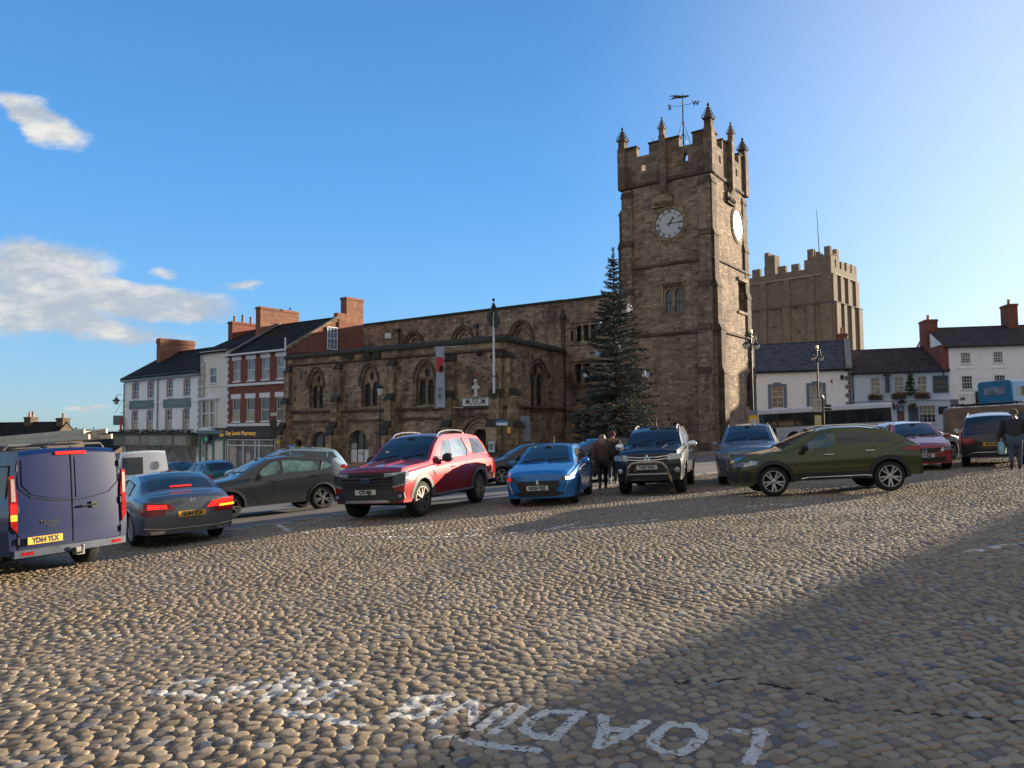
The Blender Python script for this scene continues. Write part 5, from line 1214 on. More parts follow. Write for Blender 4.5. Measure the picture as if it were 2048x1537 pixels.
# low dark roofs and a strip of far trees on the left horizon
def make_far_left():
    z = lambda px, py, Y: at(px, py, Y).z
    for nm, x0, x1, yr, ye, Y, D, lab, ch in (('far_house', -60, 112, 848, 884, 86, 5, 'low dark stone house with two brick chimneys on the left skyline', ((62, 832), (126, 834))),
                                            ('far_house', 142, 240, 867, 893, 96, 8, 'low dark roof joining the skyline house to the white building', ())):
        a = at(x0, yr, Y+.1); b = at(x1, yr, Y); F = Facade((a.x, Y+1.5), (b.x, Y-1.5)); root = empty(nm, (a.x, Y, gz(a.x, Y)), lab, 'house')
        zr = (at(x0, yr, Y+4).z+at(x1, yr, Y+4).z)/2; ze = zr-2.4
        wn = [rect(k*4+2, k*4+3.1, ze-2.2, ze-.8) for k in range(int(F.L//4))]
        gabled(root, F, 0, F.L, -9, ze, zr, D, ASHLAR, SLATE, wn, .15)
        for w in wn: sash(F, w[0][0], w[1][0], w[0][1], w[2][1], root, bars=(2, 2))
        for cx, cy in ch:
            u = F.uz(cx, 850, -D/2)[0]; zt = F.uz(cx, cy+4, -D/2)[1]; chimney(F, u-.5, u+.5, -D/2-.5, -D/2+.5, zr-.8, zt+.1, root, ASHLAR, pots=2 if cx < 100 else 1, potdir='u')
    bark = plain('far_bark', (.08, .065, .055), .9); lf = plain('far_leaf', (.10, .10, .085), .9, var=.3)
    for k, (px, top, Y, w) in enumerate(((150, 858, 260, 5), (165, 855, 270, 6), (180, 857, 250, 5), (197, 861, 265, 4), (208, 859, 255, 4.5), (222, 864, 260, 4), (137, 862, 262, 4), (235, 866, 268, 4), (120, 862, 270, 5), (250, 862, 262, 5))):
        p = at(px, top, Y); g = p.z-9; t = empty('far_tree', (p.x, Y, g), 'hazy bare-crowned tree on the far horizon, %s from the left' % ('third', 'fourth', 'fifth', 'sixth', 'seventh', 'eighth', 'second', 'ninth', 'first', 'tenth')[k], 'tree', 'far trees on the horizon')
        V, Q = leaf_cloud(420, w, w, 3.6, .55, k, (p.x, Y, p.z-3.4), .1); m = MB(); m.v = [tuple(v) for v in V]; m.f = [tuple(q) for q in Q]; m.build('crown', lf, t)
        MB().tube([(p.x, Y, g-2), (p.x, Y, p.z-3)], [.4, .15], 6).build('trunk', bark, t)
make_far_left()

# ------------------------------------------------------------ right-hand houses
Q0 = Vector((33.1, 72.0)); dH = Vector((-.92, .39)).normalized(); Q1 = Q0+dH*14; Q2 = Q0-dH*8.3
def make_right():
    # white hotel with blue-grey window surrounds
    F = Facade(tuple(Q1), tuple(Q0)); root = empty('coaching_inn', (Q0.x, Q0.y, gz(Q0.x, Q0.y)), 'white rendered inn with blue slate roof and blue-grey window surrounds behind the bus', 'building')
    z0 = -1.5; ze = .5*(F.uz(1530, 743)[1]+F.uz(1700, 738)[1]); zr = F.uz(1640, 686, -5)[1]
    wn = rows(F, [(1543, 1567, 772, 816), (1620, 1645, 771, 815)]); holes = [rect(*r) for r in wn]
    gabled(root, F, 0, F.L, z0, ze, zr, 10, WHITE2, SLATEB, holes, .15, oh=.3)
    bg = plain('blue_grey_surround', (.12, .17, .22), .6)
    for r in wn:
        sash(F, *r, root, bars=(2, 2), upper=LITG, lower=LITG); m = MB()
        for q in ((r[0]-.32, r[0]-.004, r[2]-.2, r[3]+.2), (r[1]+.004, r[1]+.32, r[2]-.2, r[3]+.2), (r[0]-.0, r[1], r[3]+.004, r[3]+.2), (r[0], r[1], r[2]-.3, r[2]-.105), (r[0]+.2, r[1]-.2, r[3]+.204, r[3]+.36)): m.fbox(F, *q, -.02, .07)
        m.build('surround', bg, root)
    quoins(F, F.L-.02, z0, ze, root, plain('dark_quoin', (.13, .14, .15), .8, var=.3), -1, .55, .3, .42)
    cp = MB(); cp.hexa([F.pt(F.L-.45, ze, .35), F.pt(F.L+.1, ze, .35), F.pt(F.L+.1, zr, -5), F.pt(F.L-.45, zr, -5), F.pt(F.L-.45, ze+.3, .35), F.pt(F.L+.1, ze+.3, .35), F.pt(F.L+.1, zr+.35, -5), F.pt(F.L-.45, zr+.35, -5)]); cp.build('gable_coping', plain('grey_coping', (.22, .21, .19), .9, var=.3), root)
    MB().tube([F.pt(0, ze-.06, .34), F.pt(F.L, ze-.06, .34)], .09, 6).build('gutter', BLACK, root)
    chimney(F, F.L-1.1, F.L-.1, -7, -5.2, zr-1.5, F.uz(1682, 668, -5.5)[1], root, BRICK, pots=2)
    u, z = F.uz(1684, 752, .3); t = empty('wall_lantern', F.pt(u, z, .3), 'black wall lantern high by the quoins of the white inn', 'lamp'); MB().tube([F.pt(u, z, 0), F.pt(u, z, .35)], .03, 5).build('arm', BLACK, t); MB().lathe([(.001, .25), (.2, .05), (.14, -.3), (.001, -.3)], Matrix.Translation(F.pt(u, z-.1, .4)), 6).build('lantern', BLACK, t)
    u, z = F.uz(1665, 763, .02); MB().lathe([(.001, 0), (.2, 0), (.2, .05)], Matrix.Translation(F.pt(u, z, .0)) @ Matrix.Rotation(rad(90), 4, 'X'), 12).build('round_plaque', plain('poppy_red', (0, 0, 0)), root)
    zb = F.uz(1600, 822)[1]; u0 = F.uz(1530, 822)[0]
    for k in range(3):
        m = MB(); a = F.L-7.6+k*2.6; m.fbox(F, a, a+1.4, z0+1, zb-.8, -.02, .05); m.build('ground_window', DARKG, root)
    # pale blue pub
    F = Facade(tuple(Q0), tuple(Q2)); root = empty('pub', (Q0.x+3, Q0.y-1, gz(Q0.x, Q0.y)), 'pale blue rendered pub with flower baskets and a dark roof', 'building')
    ze = .5*(F.uz(1706, 746)[1]+F.uz(1896, 741)[1]); zr = F.uz(1800, 700, -5)[1]
    up = rows(F, [(1741, 1761, 755, 790), (1788, 1808, 755, 789), (1834, 1854, 754, 788)])
    lo = rows(F, [(1734, 1769, 812, 846), (1838, 1872, 812, 846)]); dr = rows(F, [(1794, 1809, 812, 842)])[0]; dr = (dr[0], dr[1], gz(37, 70)+.1, dr[3])
    gabled(root, F, 0.02, F.L, z0, ze, zr, 10, PALEB, SLATER, [rect(*r) for r in up+lo+[dr]], .15, oh=.3)
    for r in up: sash(F, *r, root, bars=(2, 2), upper=LITG, lower=LITG)
    for r in lo: sash(F, *r, root, bars=(4, 2), upper=LITG, lower=DARKG)
    MB().poly([F.pt(dr[0], dr[2], -.13), F.pt(dr[1], dr[2], -.13), F.pt(dr[1], dr[3]-.5, -.13), F.pt(dr[0], dr[3]-.5, -.13)]).build('door', plain('brown_door', (.14, .08, .05), .5), root)
    d2 = MB(); u0 = F.uz(1817, 830)[0]; d2.fbox(F, u0, u0+.85, gz(38, 70), F.uz(1822, 815)[1], -.02, .04); d2.build('shutter', plain('navy_shutter', (.05, .08, .13), .5), root)
    zz = F.uz(1800, 801)[1]; MB().fbox(F, .02, F.L, zz-.06, zz+.1, -.02, .12).build('fascia_band', PALEB, root, uv=True)
    u0, z1 = F.uz(1865, 752); u1, z2 = F.uz(1897, 785); sg = MB().fbox(F, u0, u1, z2, z1, -.02, .1).build('sign_board', plain('navy_board', (.035, .055, .075), .5), root)
    text_mesh('CASTLE', .36, lambda x, y: F.pt((u0+u1)/2+x, z2+.95+y, .11)).build('lettering', plain('dull_gold', (.22, .19, .11), .6), sg); text_mesh('TAVERN', .36, lambda x, y: F.pt((u0+u1)/2+x, z2+.5+y, .11)).build('lettering', plain('dull_gold', (0, 0, 0)), sg)
    MB().tube([F.pt(.12, z0, .1), F.pt(.12, ze-.1, .1)], .06, 6).build('drainpipe', BLACK, root); MB().tube([F.pt(0, ze-.06, .34), F.pt(F.L, ze-.06, .34)], .09, 6).build('gutter', BLACK, root)
    for px, py, w in ((1729, 819, .3), (1886, 821, .38)): u, z = F.uz(px, py); MB().fbox(F, u-w, u+w, z-.35, z+.35, -.02, .06).build('menu_board', BLACK, root)
    for k, (px, py, sx) in enumerate(((1751, 793, .7), (1798, 791, .7), (1845, 790, .75))): u, z = F.uz(px, py, .3); leafy(F.pt(u, z, .3), (sx, .28, .28), 160, 'window_box', 'flower box under the %s upper pub window' % ('left', 'middle', 'right')[k], 'planter', math.atan2(F.U.y, F.U.x), 'pub window boxes', True, mat=plain('dry_leaf', (.13, .085, .035), .8, var=.5, vs=8))
    for k, (px, py) in enumerate(((1784, 813), (1825, 813))):
        u, z = F.uz(px, py, .45); leafy(F.pt(u, z, .45), (.42, .42, .34), 130, 'hanging_basket', 'red flowered hanging basket on the %s of the pub door' % ('left', 'right')[k], 'hanging basket', 0, 'pub hanging baskets', True, box=False)
    u, z = F.uz(1821, 768, .35); t = empty('small_christmas_tree', F.pt(u, z-1, .35), 'small spruce fixed on the pub wall between the upper windows', 'tree'); m = MB()
    for i in range(7): V, Q = leaf_cloud(70, .75*(1-i/7.5), .5*(1-i/7.5), .16, .13, i, F.pt(u, z-.9+i*.33, .35), .1); m.add([tuple(v) for v in V], [tuple(q) for q in Q])
    m.build('crown', LEAFG, t); MB().tube([F.pt(u, z-1.2, .35), F.pt(u, z+1.4, .35)], .03, 5).build('trunk', plain('far_bark', (0, 0, 0)), t)
    u, z = F.uz(1775, 766, .5); t = empty('pub_hanging_sign', F.pt(u, z, .5), 'narrow dark projecting sign between the left and middle upper pub windows', 'sign'); MB().fbox(F, u-.16, u+.16, z-.9, z+.7, .1, .9).build('panel', plain('navy_board', (0, 0, 0)), t); MB().fbox(F, u-.3, u+.3, z+.72, z+.8, -.02, 1.0).build('bracket', BLACK, t)
    u, z = F.uz(1804, 805, .4); t = empty('pub_lantern', F.pt(u, z, .4), 'black shaded lantern over the pub door', 'lamp'); MB().lathe([(.001, .3), (.12, .2), (.45, -.02), (.45, -.06), (.1, -.02)], Matrix.Translation(F.pt(u, z, .4)), 12).build('shade', BLACK, t)
    # tall white house
    R0 = Vector((40.55, 68.9)); R1 = R0+Vector((.97, -.22))*17; F = Facade(tuple(R0), tuple(R1)); root = empty('white_house', (R0.x, R0.y, gz(R0.x, R0.y)), 'tall three storey white house with small-paned windows at the right edge', 'building')
    ze = .5*(F.uz(1884, 693)[1]+F.uz(2040, 690)[1]); zr = F.uz(1950, 657, -5)[1]
    a = rows(F, [(1921, 1941, 705, 727), (1986, 2006, 704, 726)]); b = rows(F, [(1923, 1945, 751, 779), (1989, 2011, 751, 778)])
    sh = (F.uz(1951, 800)[0], F.uz(1990, 800)[0], gz(48, 67), F.uz(1965, 785)[1])
    gabled(root, F, 0, F.L, z0, ze, zr, 10, WHITE2, SLATER, [rect(*r) for r in a+b]+[rect(*sh)], .12, oh=.3)
    for r in a+b: sash(F, *r, root, o=-.05, bars=(4, 2)); MB().fbox(F, r[0]-.3, r[1]+.3, r[2]-.5, r[2]-.38, -.02, .05).build('sill_band', WHITE2, root, uv=True)
    s = MB().poly([F.pt(sh[0], sh[2], -.1), F.pt(sh[1], sh[2], -.1), F.pt(sh[1], sh[3], -.1), F.pt(sh[0], sh[3], -.1)]).build('shopfront', plain('brown_shopfront', (.05, .035, .03), .5), root)
    MB().fbox(F, sh[0], sh[1]+1, sh[3]-.75, sh[3]+.1, -.02, .12).build('fascia', plain('brown_fascia', (.045, .03, .028), .5), s)
    text_mesh('Ca', .55, lambda x, y: F.pt(F.uz(1970, 792)[0]+x, sh[3]-.38+y, .13), bold=.02).build('lettering', TRIM, s)
    for px, py, w, h in ((1909, 805, .32, .28), (1925, 798, .2, .14), (1935, 814, .6, .2)): u, z = F.uz(px, py); MB().fbox(F, u-w, u+w, z-h, z+h, -.02, .05).build('wall_board', plain('grey_board', (.13, .15, .17), .6), root)
    MB().fbox(F, -.3, .25, ze-3.2, ze+.2, -9.8, .02).build('gable_wall', BRICK, root, uv=True)
    chimney(F, -.35, .75, -6.2, -4.2, ze, F.uz(1859, 640, -4.5)[1], root, BRICK, pots=1); 
    chimney(F, F.uz(2010, 640, -5)[0], F.uz(2029, 640, -5)[0], -6, -4.2, zr-1.5, F.uz(2019, 609, -4.5)[1], root, BRICK, pots=1)
    MB().tube([F.pt(0, ze-.06, .34), F.pt(F.L, ze-.06, .34)], .09, 6).build('gutter', BLACK, root)
    # higher neighbour at the edge
    S0 = R0+Vector((.97, -.22))*13.2; F2 = Facade((S0.x+.1, S0.y-1.2), (S0.x+14, S0.y-4.2)); root = empty('dark_roofed_house', (S0.x+1, S0.y-2, gz(S0.x, S0.y)), 'taller dark roofed house just entering the right edge', 'building')
    gabled(root, F2, 1.2, F2.L, z0, ze+1.5, zr+2.0, 12, WHITE2, SLATE, [rect(2.5, 3.5, 5, 6.8), rect(5.5, 6.5, 5, 6.8)], .12)
    for u in (2.5, 5.5): sash(F2, u, u+1, 5, 6.8, root, bars=(3, 2))
make_right()

# the terrace on the near right side of the square: outside the picture, it throws the foreground shadow
def make_near_right():
    H = 9.2; dl = (H)/math.tan(SUN_EL); off = Vector((math.sin(SUN_AZ), math.cos(SUN_AZ)))*dl
    a = Vector((-.85, 3.9)); b = Vector((7.5, 12.0)); d = (b-a).normalized(); A = a+off-d*26; B = b+off+d*9
    F = Facade(tuple(A), tuple(B)); root = empty('near_terrace', (A.x, A.y, gz(A.x, A.y)), 'stone terrace on the near right side of the square, outside the view', 'building')
    ze = H+gz(0, 5); wn = [rect(2+3*k, 3.1+3*k, 5.2, 7.0) for k in range(int(F.L/3)-1)]+[rect(2+3*k, 3.1+3*k, 1.8, 3.6) for k in range(int(F.L/3)-1)]
    mb = MB(); wall_mesh(mb, F, rect(0, F.L, -2, ze), wn, .15); P = [F.pt(0, 0, 0)[:2], F.pt(F.L, 0, 0)[:2], F.pt(F.L, 0, -10)[:2], F.pt(0, 0, -10)[:2]]; prism(mb, P, -2, ze, skip=(0,)); mb.build('wall', DRESS, root, uv=True)
    pn = MB()
    for w in wn: pn.poly([F.pt(w[0][0], w[0][1], -.14), F.pt(w[1][0], w[0][1], -.14), F.pt(w[1][0], w[2][1], -.14), F.pt(w[0][0], w[2][1], -.14)])
    pn.build('pane', DARKG, root)
make_near_right()
# ------------------------------------------------------------ vehicles
RUB = plain('tyre_rubber', (.012, .012, .012), .85, bump=.2); TRIMB = plain('black_plastic', (.014, .014, .015), .55); ALLOY = plain('alloy', (.42, .42, .43), .3, metal=.9)
ALLOYD = plain('dark_alloy', (.03, .03, .032), .35, metal=.6); CHROME = plain('chrome', (.60, .60, .60), .12, metal=1, var=.03); AUTOG = glass('car_glass', (.012, .017, .020), .03)
AUTOGB = glass('car_glass_blue', (.03, .085, .10), .03); AUTOGT = glass('car_glass_teal', (.06, .13, .13), .05, var=.8, vs=3)
LAMP = plain('lamp_lens', (.38, .40, .42), .08, metal=.5, var=.5, vs=20); LAMPD = plain('lamp_dark', (.05, .055, .06), .08, var=.5, vs=20); REDL = plain('tail_lens', (.28, .012, .012), .12, var=.4, vs=20)
REDON = plain('brake_light_on', (.4, .008, .008), .2, emit=(1, .03, .02), es=.4); AMBON = plain('indicator_on', (.8, .3, .02), .2, emit=(1, .35, .02), es=1.0); HEADBRT = plain('headlamp_bright', (.9, .9, .9), .1, emit=(1, .9, .75), es=1.0)
PLW = plain('plate_white', (.56, .54, .47), .5, var=.04); PLY = plain('plate_yellow', (.66, .37, .03), .5, var=.04); INK = plain('plate_ink', (.012, .012, .012), .5)
WELL = plain('wheel_well', (.006, .006, .006), .95)
def smooth_interp(pts, xs, w=.10):
    px, pz = zip(*pts); d = np.linspace(-w, w, 9); k = np.exp(-(d/(w*.5))**2); k /= k.sum()
    return sum(kk*np.interp(xs+dd, px, pz) for kk, dd in zip(k, d))
class Car:
    """parametric body shell. s runs from nose (0) to tail (L); local frame: x forward, y left, z up"""
    def __init__(c, L, W_, wb, fo, top, belt, sill=.24, wr=.33, ww=.21, roofw=.70, front=(.10, .06), rear=(.08, .05), fz=.55, nose_low=.2, tail_low=.26, crown=.05, taper=(.12, .09), arch_gap=.06):
        c.L, c.W, c.wb, c.fo, c.top, c.belt, c.sill, c.wr, c.ww, c.roofw, c.front, c.rear, c.fz, c.crown, c.taper = L, W_, wb, fo, top, belt, sill, wr, ww, roofw, front, rear, fz, crown, taper
        c.nl, c.tl, c.ag = nose_low, tail_low, arch_gap; c.H = max(z for s, z in top); c.x0 = fo+wb/2
    def ztop(c, s): return smooth_interp(c.top, np.asarray(s, float), .10)
    def zbelt(c, s): return np.minimum(smooth_interp(c.belt, np.asarray(s, float), .12), c.ztop(s)-.015)
    def zlow(c, s):
        s = np.asarray(s, float); z = np.full(s.shape, c.sill); z = np.where(s < c.fo-.5, c.nl+(c.sill-c.nl)*0, z); z = np.where(s > c.fo+c.wb+.5, c.tl, z)
        for a in (c.fo, c.fo+c.wb):
            r = c.wr+c.ag; q = r*r-(s-a)**2; z = np.where(q > 0, np.maximum(z, c.wr+np.sqrt(np.maximum(q, 0))), z)
        return z
    def plan(c, s):
        s = np.asarray(s, float); f = np.clip((.9-s)/.9, 0, 1); r = np.clip((s-(c.L-.9))/.9, 0, 1)
        return c.W/2*(1-c.taper[0]*f**2.2-c.taper[1]*r**2.2)
    def hw(c, s, z):
        s = np.asarray(s, float); z = np.asarray(z, float); b = c.zbelt(s); t = c.ztop(s); w = c.plan(s)
        u = np.clip((z-c.sill)/(b-c.sill+1e-6), 0, 1); low = w*(.955+.045*np.sin(np.clip(u*1.5, 0, 1)*math.pi/2)-.035*np.clip((u-.6)/.4, 0, 1)**2)
        g = np.clip((t-b)/(c.H-float(np.max(c.zbelt(np.linspace(c.fo+.3, c.fo+c.wb, 9))))+1e-6), 0, 1)
        wt = w*(.92-(.92-c.roofw)*g**.8); k = np.clip((z-b)/(t-b+1e-6), 0, 1)
        up = w*.92+(wt-w*.92)*(k*.82+.18*k**3)
        return np.where(z <= b, low, up)
    def bend(c, s, y, z):
        """plan curvature and rake of the nose and tail"""
        W2 = c.W/2; f = np.clip(1-s/.8, 0, 1)**2; r = np.clip(1-(c.L-s)/.8, 0, 1)**2; a = np.abs(y)/W2
        return -f*(c.front[0]*2*a**2.6+c.front[1]*np.abs(z-c.fz)**1.5*2.2)+r*(c.rear[0]*2*a**2.6+c.rear[1]*np.abs(z-c.fz-.05)**1.5*2.2)
    def X(c, s, y, z): return c.x0-s+c.bend(s, y, z)
    def side(c, s, z, sd, off=0): y = float(c.hw(s, z))*sd; return (float(c.X(s, y, z)), y+off*sd, z)
    def topp(c, s, v, off=0):
        """v in -1..1 across"""
        t = float(c.ztop(s)); y = float(c.hw(s, t))*v; z = t+c.crown*(1-abs(v)**2.2)+off; return (float(c.X(s, y, z))+off*.5*(1 if s < c.L/2 else -1), y, z)
    def nose(c, y, z, off=0): return (float(c.X(0, y, z))+off, y, z)
    def tail(c, y, z, off=0): return (float(c.X(c.L, y, z))-off, y, z)
    def glassu(c, s, v, off=0):
        """screen surfaces: s along the slope between belt and roof, v across"""
        return c.topp(s, v, off)
    def body(c, parent, mat):
        ss = np.unique(np.concatenate([np.linspace(0, .5, 12), np.linspace(.5, c.L-.5, 66), np.linspace(c.L-.5, c.L, 12)]+[a+r*(c.wr+c.ag)*np.sin(np.linspace(-1, 1, 15)*math.pi/2) for a in (c.fo, c.fo+c.wb) for r in (1, 1.002)]))
        ss = ss[(ss >= 0) & (ss <= c.L)]; K1, K2, K3 = 9, 6, 6; n = len(ss); t = c.ztop(ss); b = c.zbelt(ss); lo = np.minimum(c.zlow(ss), b-.04)
        rows_ = []
        for j in range(K1+1): z = lo+(b-lo)*(j/K1); rows_.append((c.hw(ss, z), z))
        for j in range(1, K2+1): z = b+(t-b)*(j/K2)**.9; rows_.append((c.hw(ss, z), z))
        wt = c.hw(ss, t)
        for j in range(1, K3+1): v = 1-j/K3; rows_.append((wt*v, t+c.crown*(1-v**2.2)))
        rows_.insert(0, (c.hw(ss, lo)-.16, lo))
        R = len(rows_); mb = MB(); idx = {}
        def vert(i, j, sd):
            y, z = rows_[j][0][i]*sd, rows_[j][1][i]
            if j == R-1: sd = 1
            k = (i, j, sd)
            if k not in idx: idx[k] = len(mb.v); mb.v.append((float(c.X(ss[i], y, z)), float(y), float(z)))
            return idx[k]
        for sd in (1, -1):
            for i in range(n-1):
                for j in range(R-1):
                    q = (vert(i, j, sd), vert(i+1, j, sd), vert(i+1, j+1, sd), vert(i, j+1, sd)); mb.f.append(q if sd > 0 else q[::-1])
        # nose and tail caps
        for i, fr in ((0, 1), (n-1, -1)):
            M = 12; top_rows = list(range(1, R-K3)); grid = []
            for j in top_rows: y, z = float(rows_[j][0][i]), float(rows_[j][1][i]); grid.append([(y*(1-2*k/M), z) for k in range(M+1)])
            tw = float(wt[i]); tz = float(t[i]); grid.append([(tw*(1-2*k/M), tz+c.crown*(1-abs(1-2*k/M)**2.2)) for k in range(M+1)])
            k0 = len(mb.v)
            for g in grid:
                for y, z in g: mb.v.append((float(c.X(ss[i], y, z)), y, z))
            for a in range(len(grid)-1):
                for k in range(M): p = k0+a*(M+1)+k; q = (p, p+1, p+M+2, p+M+1); mb.f.append(q if fr > 0 else q[::-1])
        o = mb.build('body', mat, parent, smooth=True, angle=38)
        return o
    def under(c, parent):
        m = MB(); m.box((0, 0, c.sill+.14), (c.L-.5, c.W*.62, .24))
        for a in (c.fo, c.fo+c.wb): m.box((c.x0-a, 0, c.wr+.12), (c.wr*2.3, c.W*.9-.16, c.wr*1.1))
        m.build('underbody', WELL, parent)
    def patch(c, name, fn, poly, mat, parent, off=.010, sub=.12, skirt=.03, smooth=True, label=None):
        """a panel whose outline is given in surface coordinates, conformed to the body"""
        bm = bmesh.new(); lo = [Vector((a, b, 0)) for a, b in poly]; vs = [bm.verts.new(p) for p in lo]
        f = bm.faces.new(vs)
        for _ in range(4):
            es = [e for e in bm.edges if e.calc_length() > sub]
            if not es: break
            bmesh.ops.triangulate(bm, faces=bm.faces[:]); es = [e for e in bm.edges if e.calc_length() > sub]
            if es: bmesh.ops.subdivide_edges(bm, edges=es, cuts=1)
        bm.verts.index_update(); P = [(v.co.x, v.co.y) for v in bm.verts]; mb = MB(); mb.v = [fn(a, b, off) for a, b in P]; mb.f = [tuple(v.index for v in f.verts) for f in bm.faces]
        n0 = len(mb.v); mb.v += [fn(a, b, off-skirt) for a, b in P]
        for e in bm.edges:
            if e.is_boundary: a, b = e.verts[0].index, e.verts[1].index; mb.f.append((a, b, b+n0, a+n0))
        bm.free(); return mb.build(name, mat, parent, smooth=smooth, angle=45, label=label)
    def seam(c, pts, sd, mb, w=.007, off=.003):
        P = [c.side(s, z, sd, off) for s, z in pts]; mb.tube(P, w, 5)
def spoked_wheel(parent, x, y, r, w, alloy, spokes=5, rr=.70, twin=True, steer=0, sd=1, loc=True):
    """wheel empty-mesh: brake disc mesh carrying tyre and rim"""
    M = Matrix.Translation((x, y, r)) @ Matrix.Rotation(steer, 4, 'Z') @ Matrix.Rotation(rad(-90)*sd, 4, 'X')
    R = r*rr; h = w/2
    d = MB().lathe([(.001, h*.25), (R*.93, h*.25), (R*.97, -h*.8)], M, 20).build('wheel', WELL, parent)
    MB().lathe([(R, -h), (r*.90, -h), (r*.975, -h*.82), (r, -h*.45), (r, h*.45), (r*.975, h*.82), (r*.90, h), (R*1.02, h*.96), (R, h*.7)], M, 28).build('tyre', RUB, d, smooth=True, angle=50)
    m = MB().lathe([(R*1.0, h*.55), (R*1.02, h*.98), (R*.95, h*.98), (R*.90, h*.55)], M, 28)
    for k in range(spokes):
        for t in ((-.16, .16) if twin else (0,)):
            a = 2*math.pi*k/spokes+.3; a2 = a+t*1.25; a1 = a+t*.7; ww = .05 if twin else .085
            def P(rad_, an, da, z): return M @ Vector((rad_*math.cos(an)+da*-math.sin(an), rad_*math.sin(an)+da*math.cos(an), z))
            i0, i1 = R*.16, R*.93
            m.hexa([P(i0, a1, -ww*.5*R/.24, h*.50), P(i1, a2, -ww*.55*R/.24, h*.55), P(i1, a2, ww*.55*R/.24, h*.55), P(i0, a1, ww*.5*R/.24, h*.50), P(i0, a1, -ww*.4*R/.24, h*.88), P(i1, a2, -ww*.35*R/.24, h*.94), P(i1, a2, ww*.35*R/.24, h*.94), P(i0, a1, ww*.4*R/.24, h*.88)])
    m.lathe([(.001, h*.92), (R*.15, h*.92), (R*.24, h*.85), (R*.25, h*.4)], M, 14)
    m.build('rim', alloy, d, smooth=True, angle=30)
    return d
def number_plate(parent, fn, cy, cz, txt, mat, w=.52, h=.111, off=.03):
    """fn(y, z, off) surface; cy, cz the centre; viewed from outside"""
    p0 = fn(cy, cz, off); sgn = 1 if p0[0] > 0 else -1; x = p0[0]+.012*sgn
    b = MB().box((x, cy, cz), (.02, w, h)).build('number_plate', mat, parent)
    text_mesh(txt, h*.98, lambda a, q: (x+.0125*sgn, cy+a*sgn, cz+q-.002), sx=.80*(8/max(7.5, len(txt))), bold=.007).build('plate_characters', INK, b)
    return b
def place(x, y, heading, name, label, cat, group=None):
    """ground-aligned frame: x forward = heading (2D), following the slope of the square"""
    f = Vector((heading[0], heading[1], 0)).normalized(); nrm = Vector((-.043, .02, 1)).normalized()
    f = (f-nrm*f.dot(nrm)).normalized(); l = nrm.cross(f); M = Matrix(((f.x, l.x, nrm.x, x), (f.y, l.y, nrm.y, y), (f.z, l.z, nrm.z, gz(x, y)+.022), (0, 0, 0, 1)))
    return empty(name, None, label, cat, group, mw=M)
def mirror_lr(c, parent, s, z, mat, sz=(.20, .12, .15), out=.10):
    for sd in (1, -1):
        p = c.side(s, z, sd); m = MB(); x, y = p[0], p[1]+sd*(out+.06)
        m.lathe([(.001, -.5), (.38, -.48), (.5, -.3), (.52, .1), (.46, .42), (.001, .5)], Matrix.Translation((x, y, z+.06)) @ Matrix.Rotation(rad(90), 4, 'Y') @ Matrix.Diagonal((sz[2], sz[0]*1.05, sz[1], 1)), 14)
        m.tube([(x+.02, p[1]-.01*sd, z), (x+.01, y, z+.02)], .022, 6); o = m.build('wing_mirror', mat, parent, smooth=True)
        MB().lathe([(.001, 0), (.42, 0)], Matrix.Translation((x-sz[1]*.53, y, z+.06)) @ Matrix.Rotation(rad(90), 4, 'Y') @ Matrix.Diagonal((sz[2], sz[0]*1.0, 1, 1)), 12).build('mirror_glass', CHROME, o)
def screens(c, parent, ws, rs, gl, vw=.86):
    """windscreen and rear screen between the given stations"""
    for nm, (a, b) in (('windscreen', ws), ('rear_window', rs)):
        if a is None: continue
        poly = [(a, -vw*1.0), (b, -vw*.97), (b, vw*.97), (a, vw*1.0)]
        o = c.patch(nm, c.topp, poly, gl, parent, off=.008, sub=.16)
        if nm == 'windscreen':
            m = MB()
            for v0, v1 in ((-.75, -.05), (.1, .78)): m.tube([c.topp(a+.03, v0, .02), c.topp(a+.06+(.10 if v0 > 0 else .06), v1, .02)], .009, 4)
            m.build('wiper', TRIMB, o)
            MB().box(Vector(c.topp(b-.12, 0, .012)), (.05, .16, .05)).build('mirror_pod', TRIMB, o)
def side_glass(c, parent, polys, gl, surround=None):
    for sd in (1, -1):
        for k, p in enumerate(polys):
            g = gl[k % len(gl)] if isinstance(gl, (list, tuple)) else gl
            c.patch('side_window', lambda s, z, off, sd=sd: c.side(s, z, sd, off), p, g, parent, off=.006, sub=.2, skirt=.02)
        if surround:
            m = MB()
            for p in polys: c.seam(list(p)+[p[0]], sd, m, .012, .006)
            m.build('window_trim', surround, parent, smooth=True)
def doors(c, parent, lines, handles, hmat=None):
    for sd in (1, -1):
        m = MB()
        for l in lines: c.seam(l, sd, m, .006, -.001)
        m.build('door_seam', WELL, parent)
        for s, z in handles:
            h = MB(); a = c.side(s-.1, z, sd, .028); b = c.side(s+.1, z, sd, .028); h.tube([c.side(s-.11, z, sd, 0), a, b, c.side(s+.11, z, sd, 0)], .013, 6); h.build('door_handle', hmat or TRIMB, parent, smooth=True)
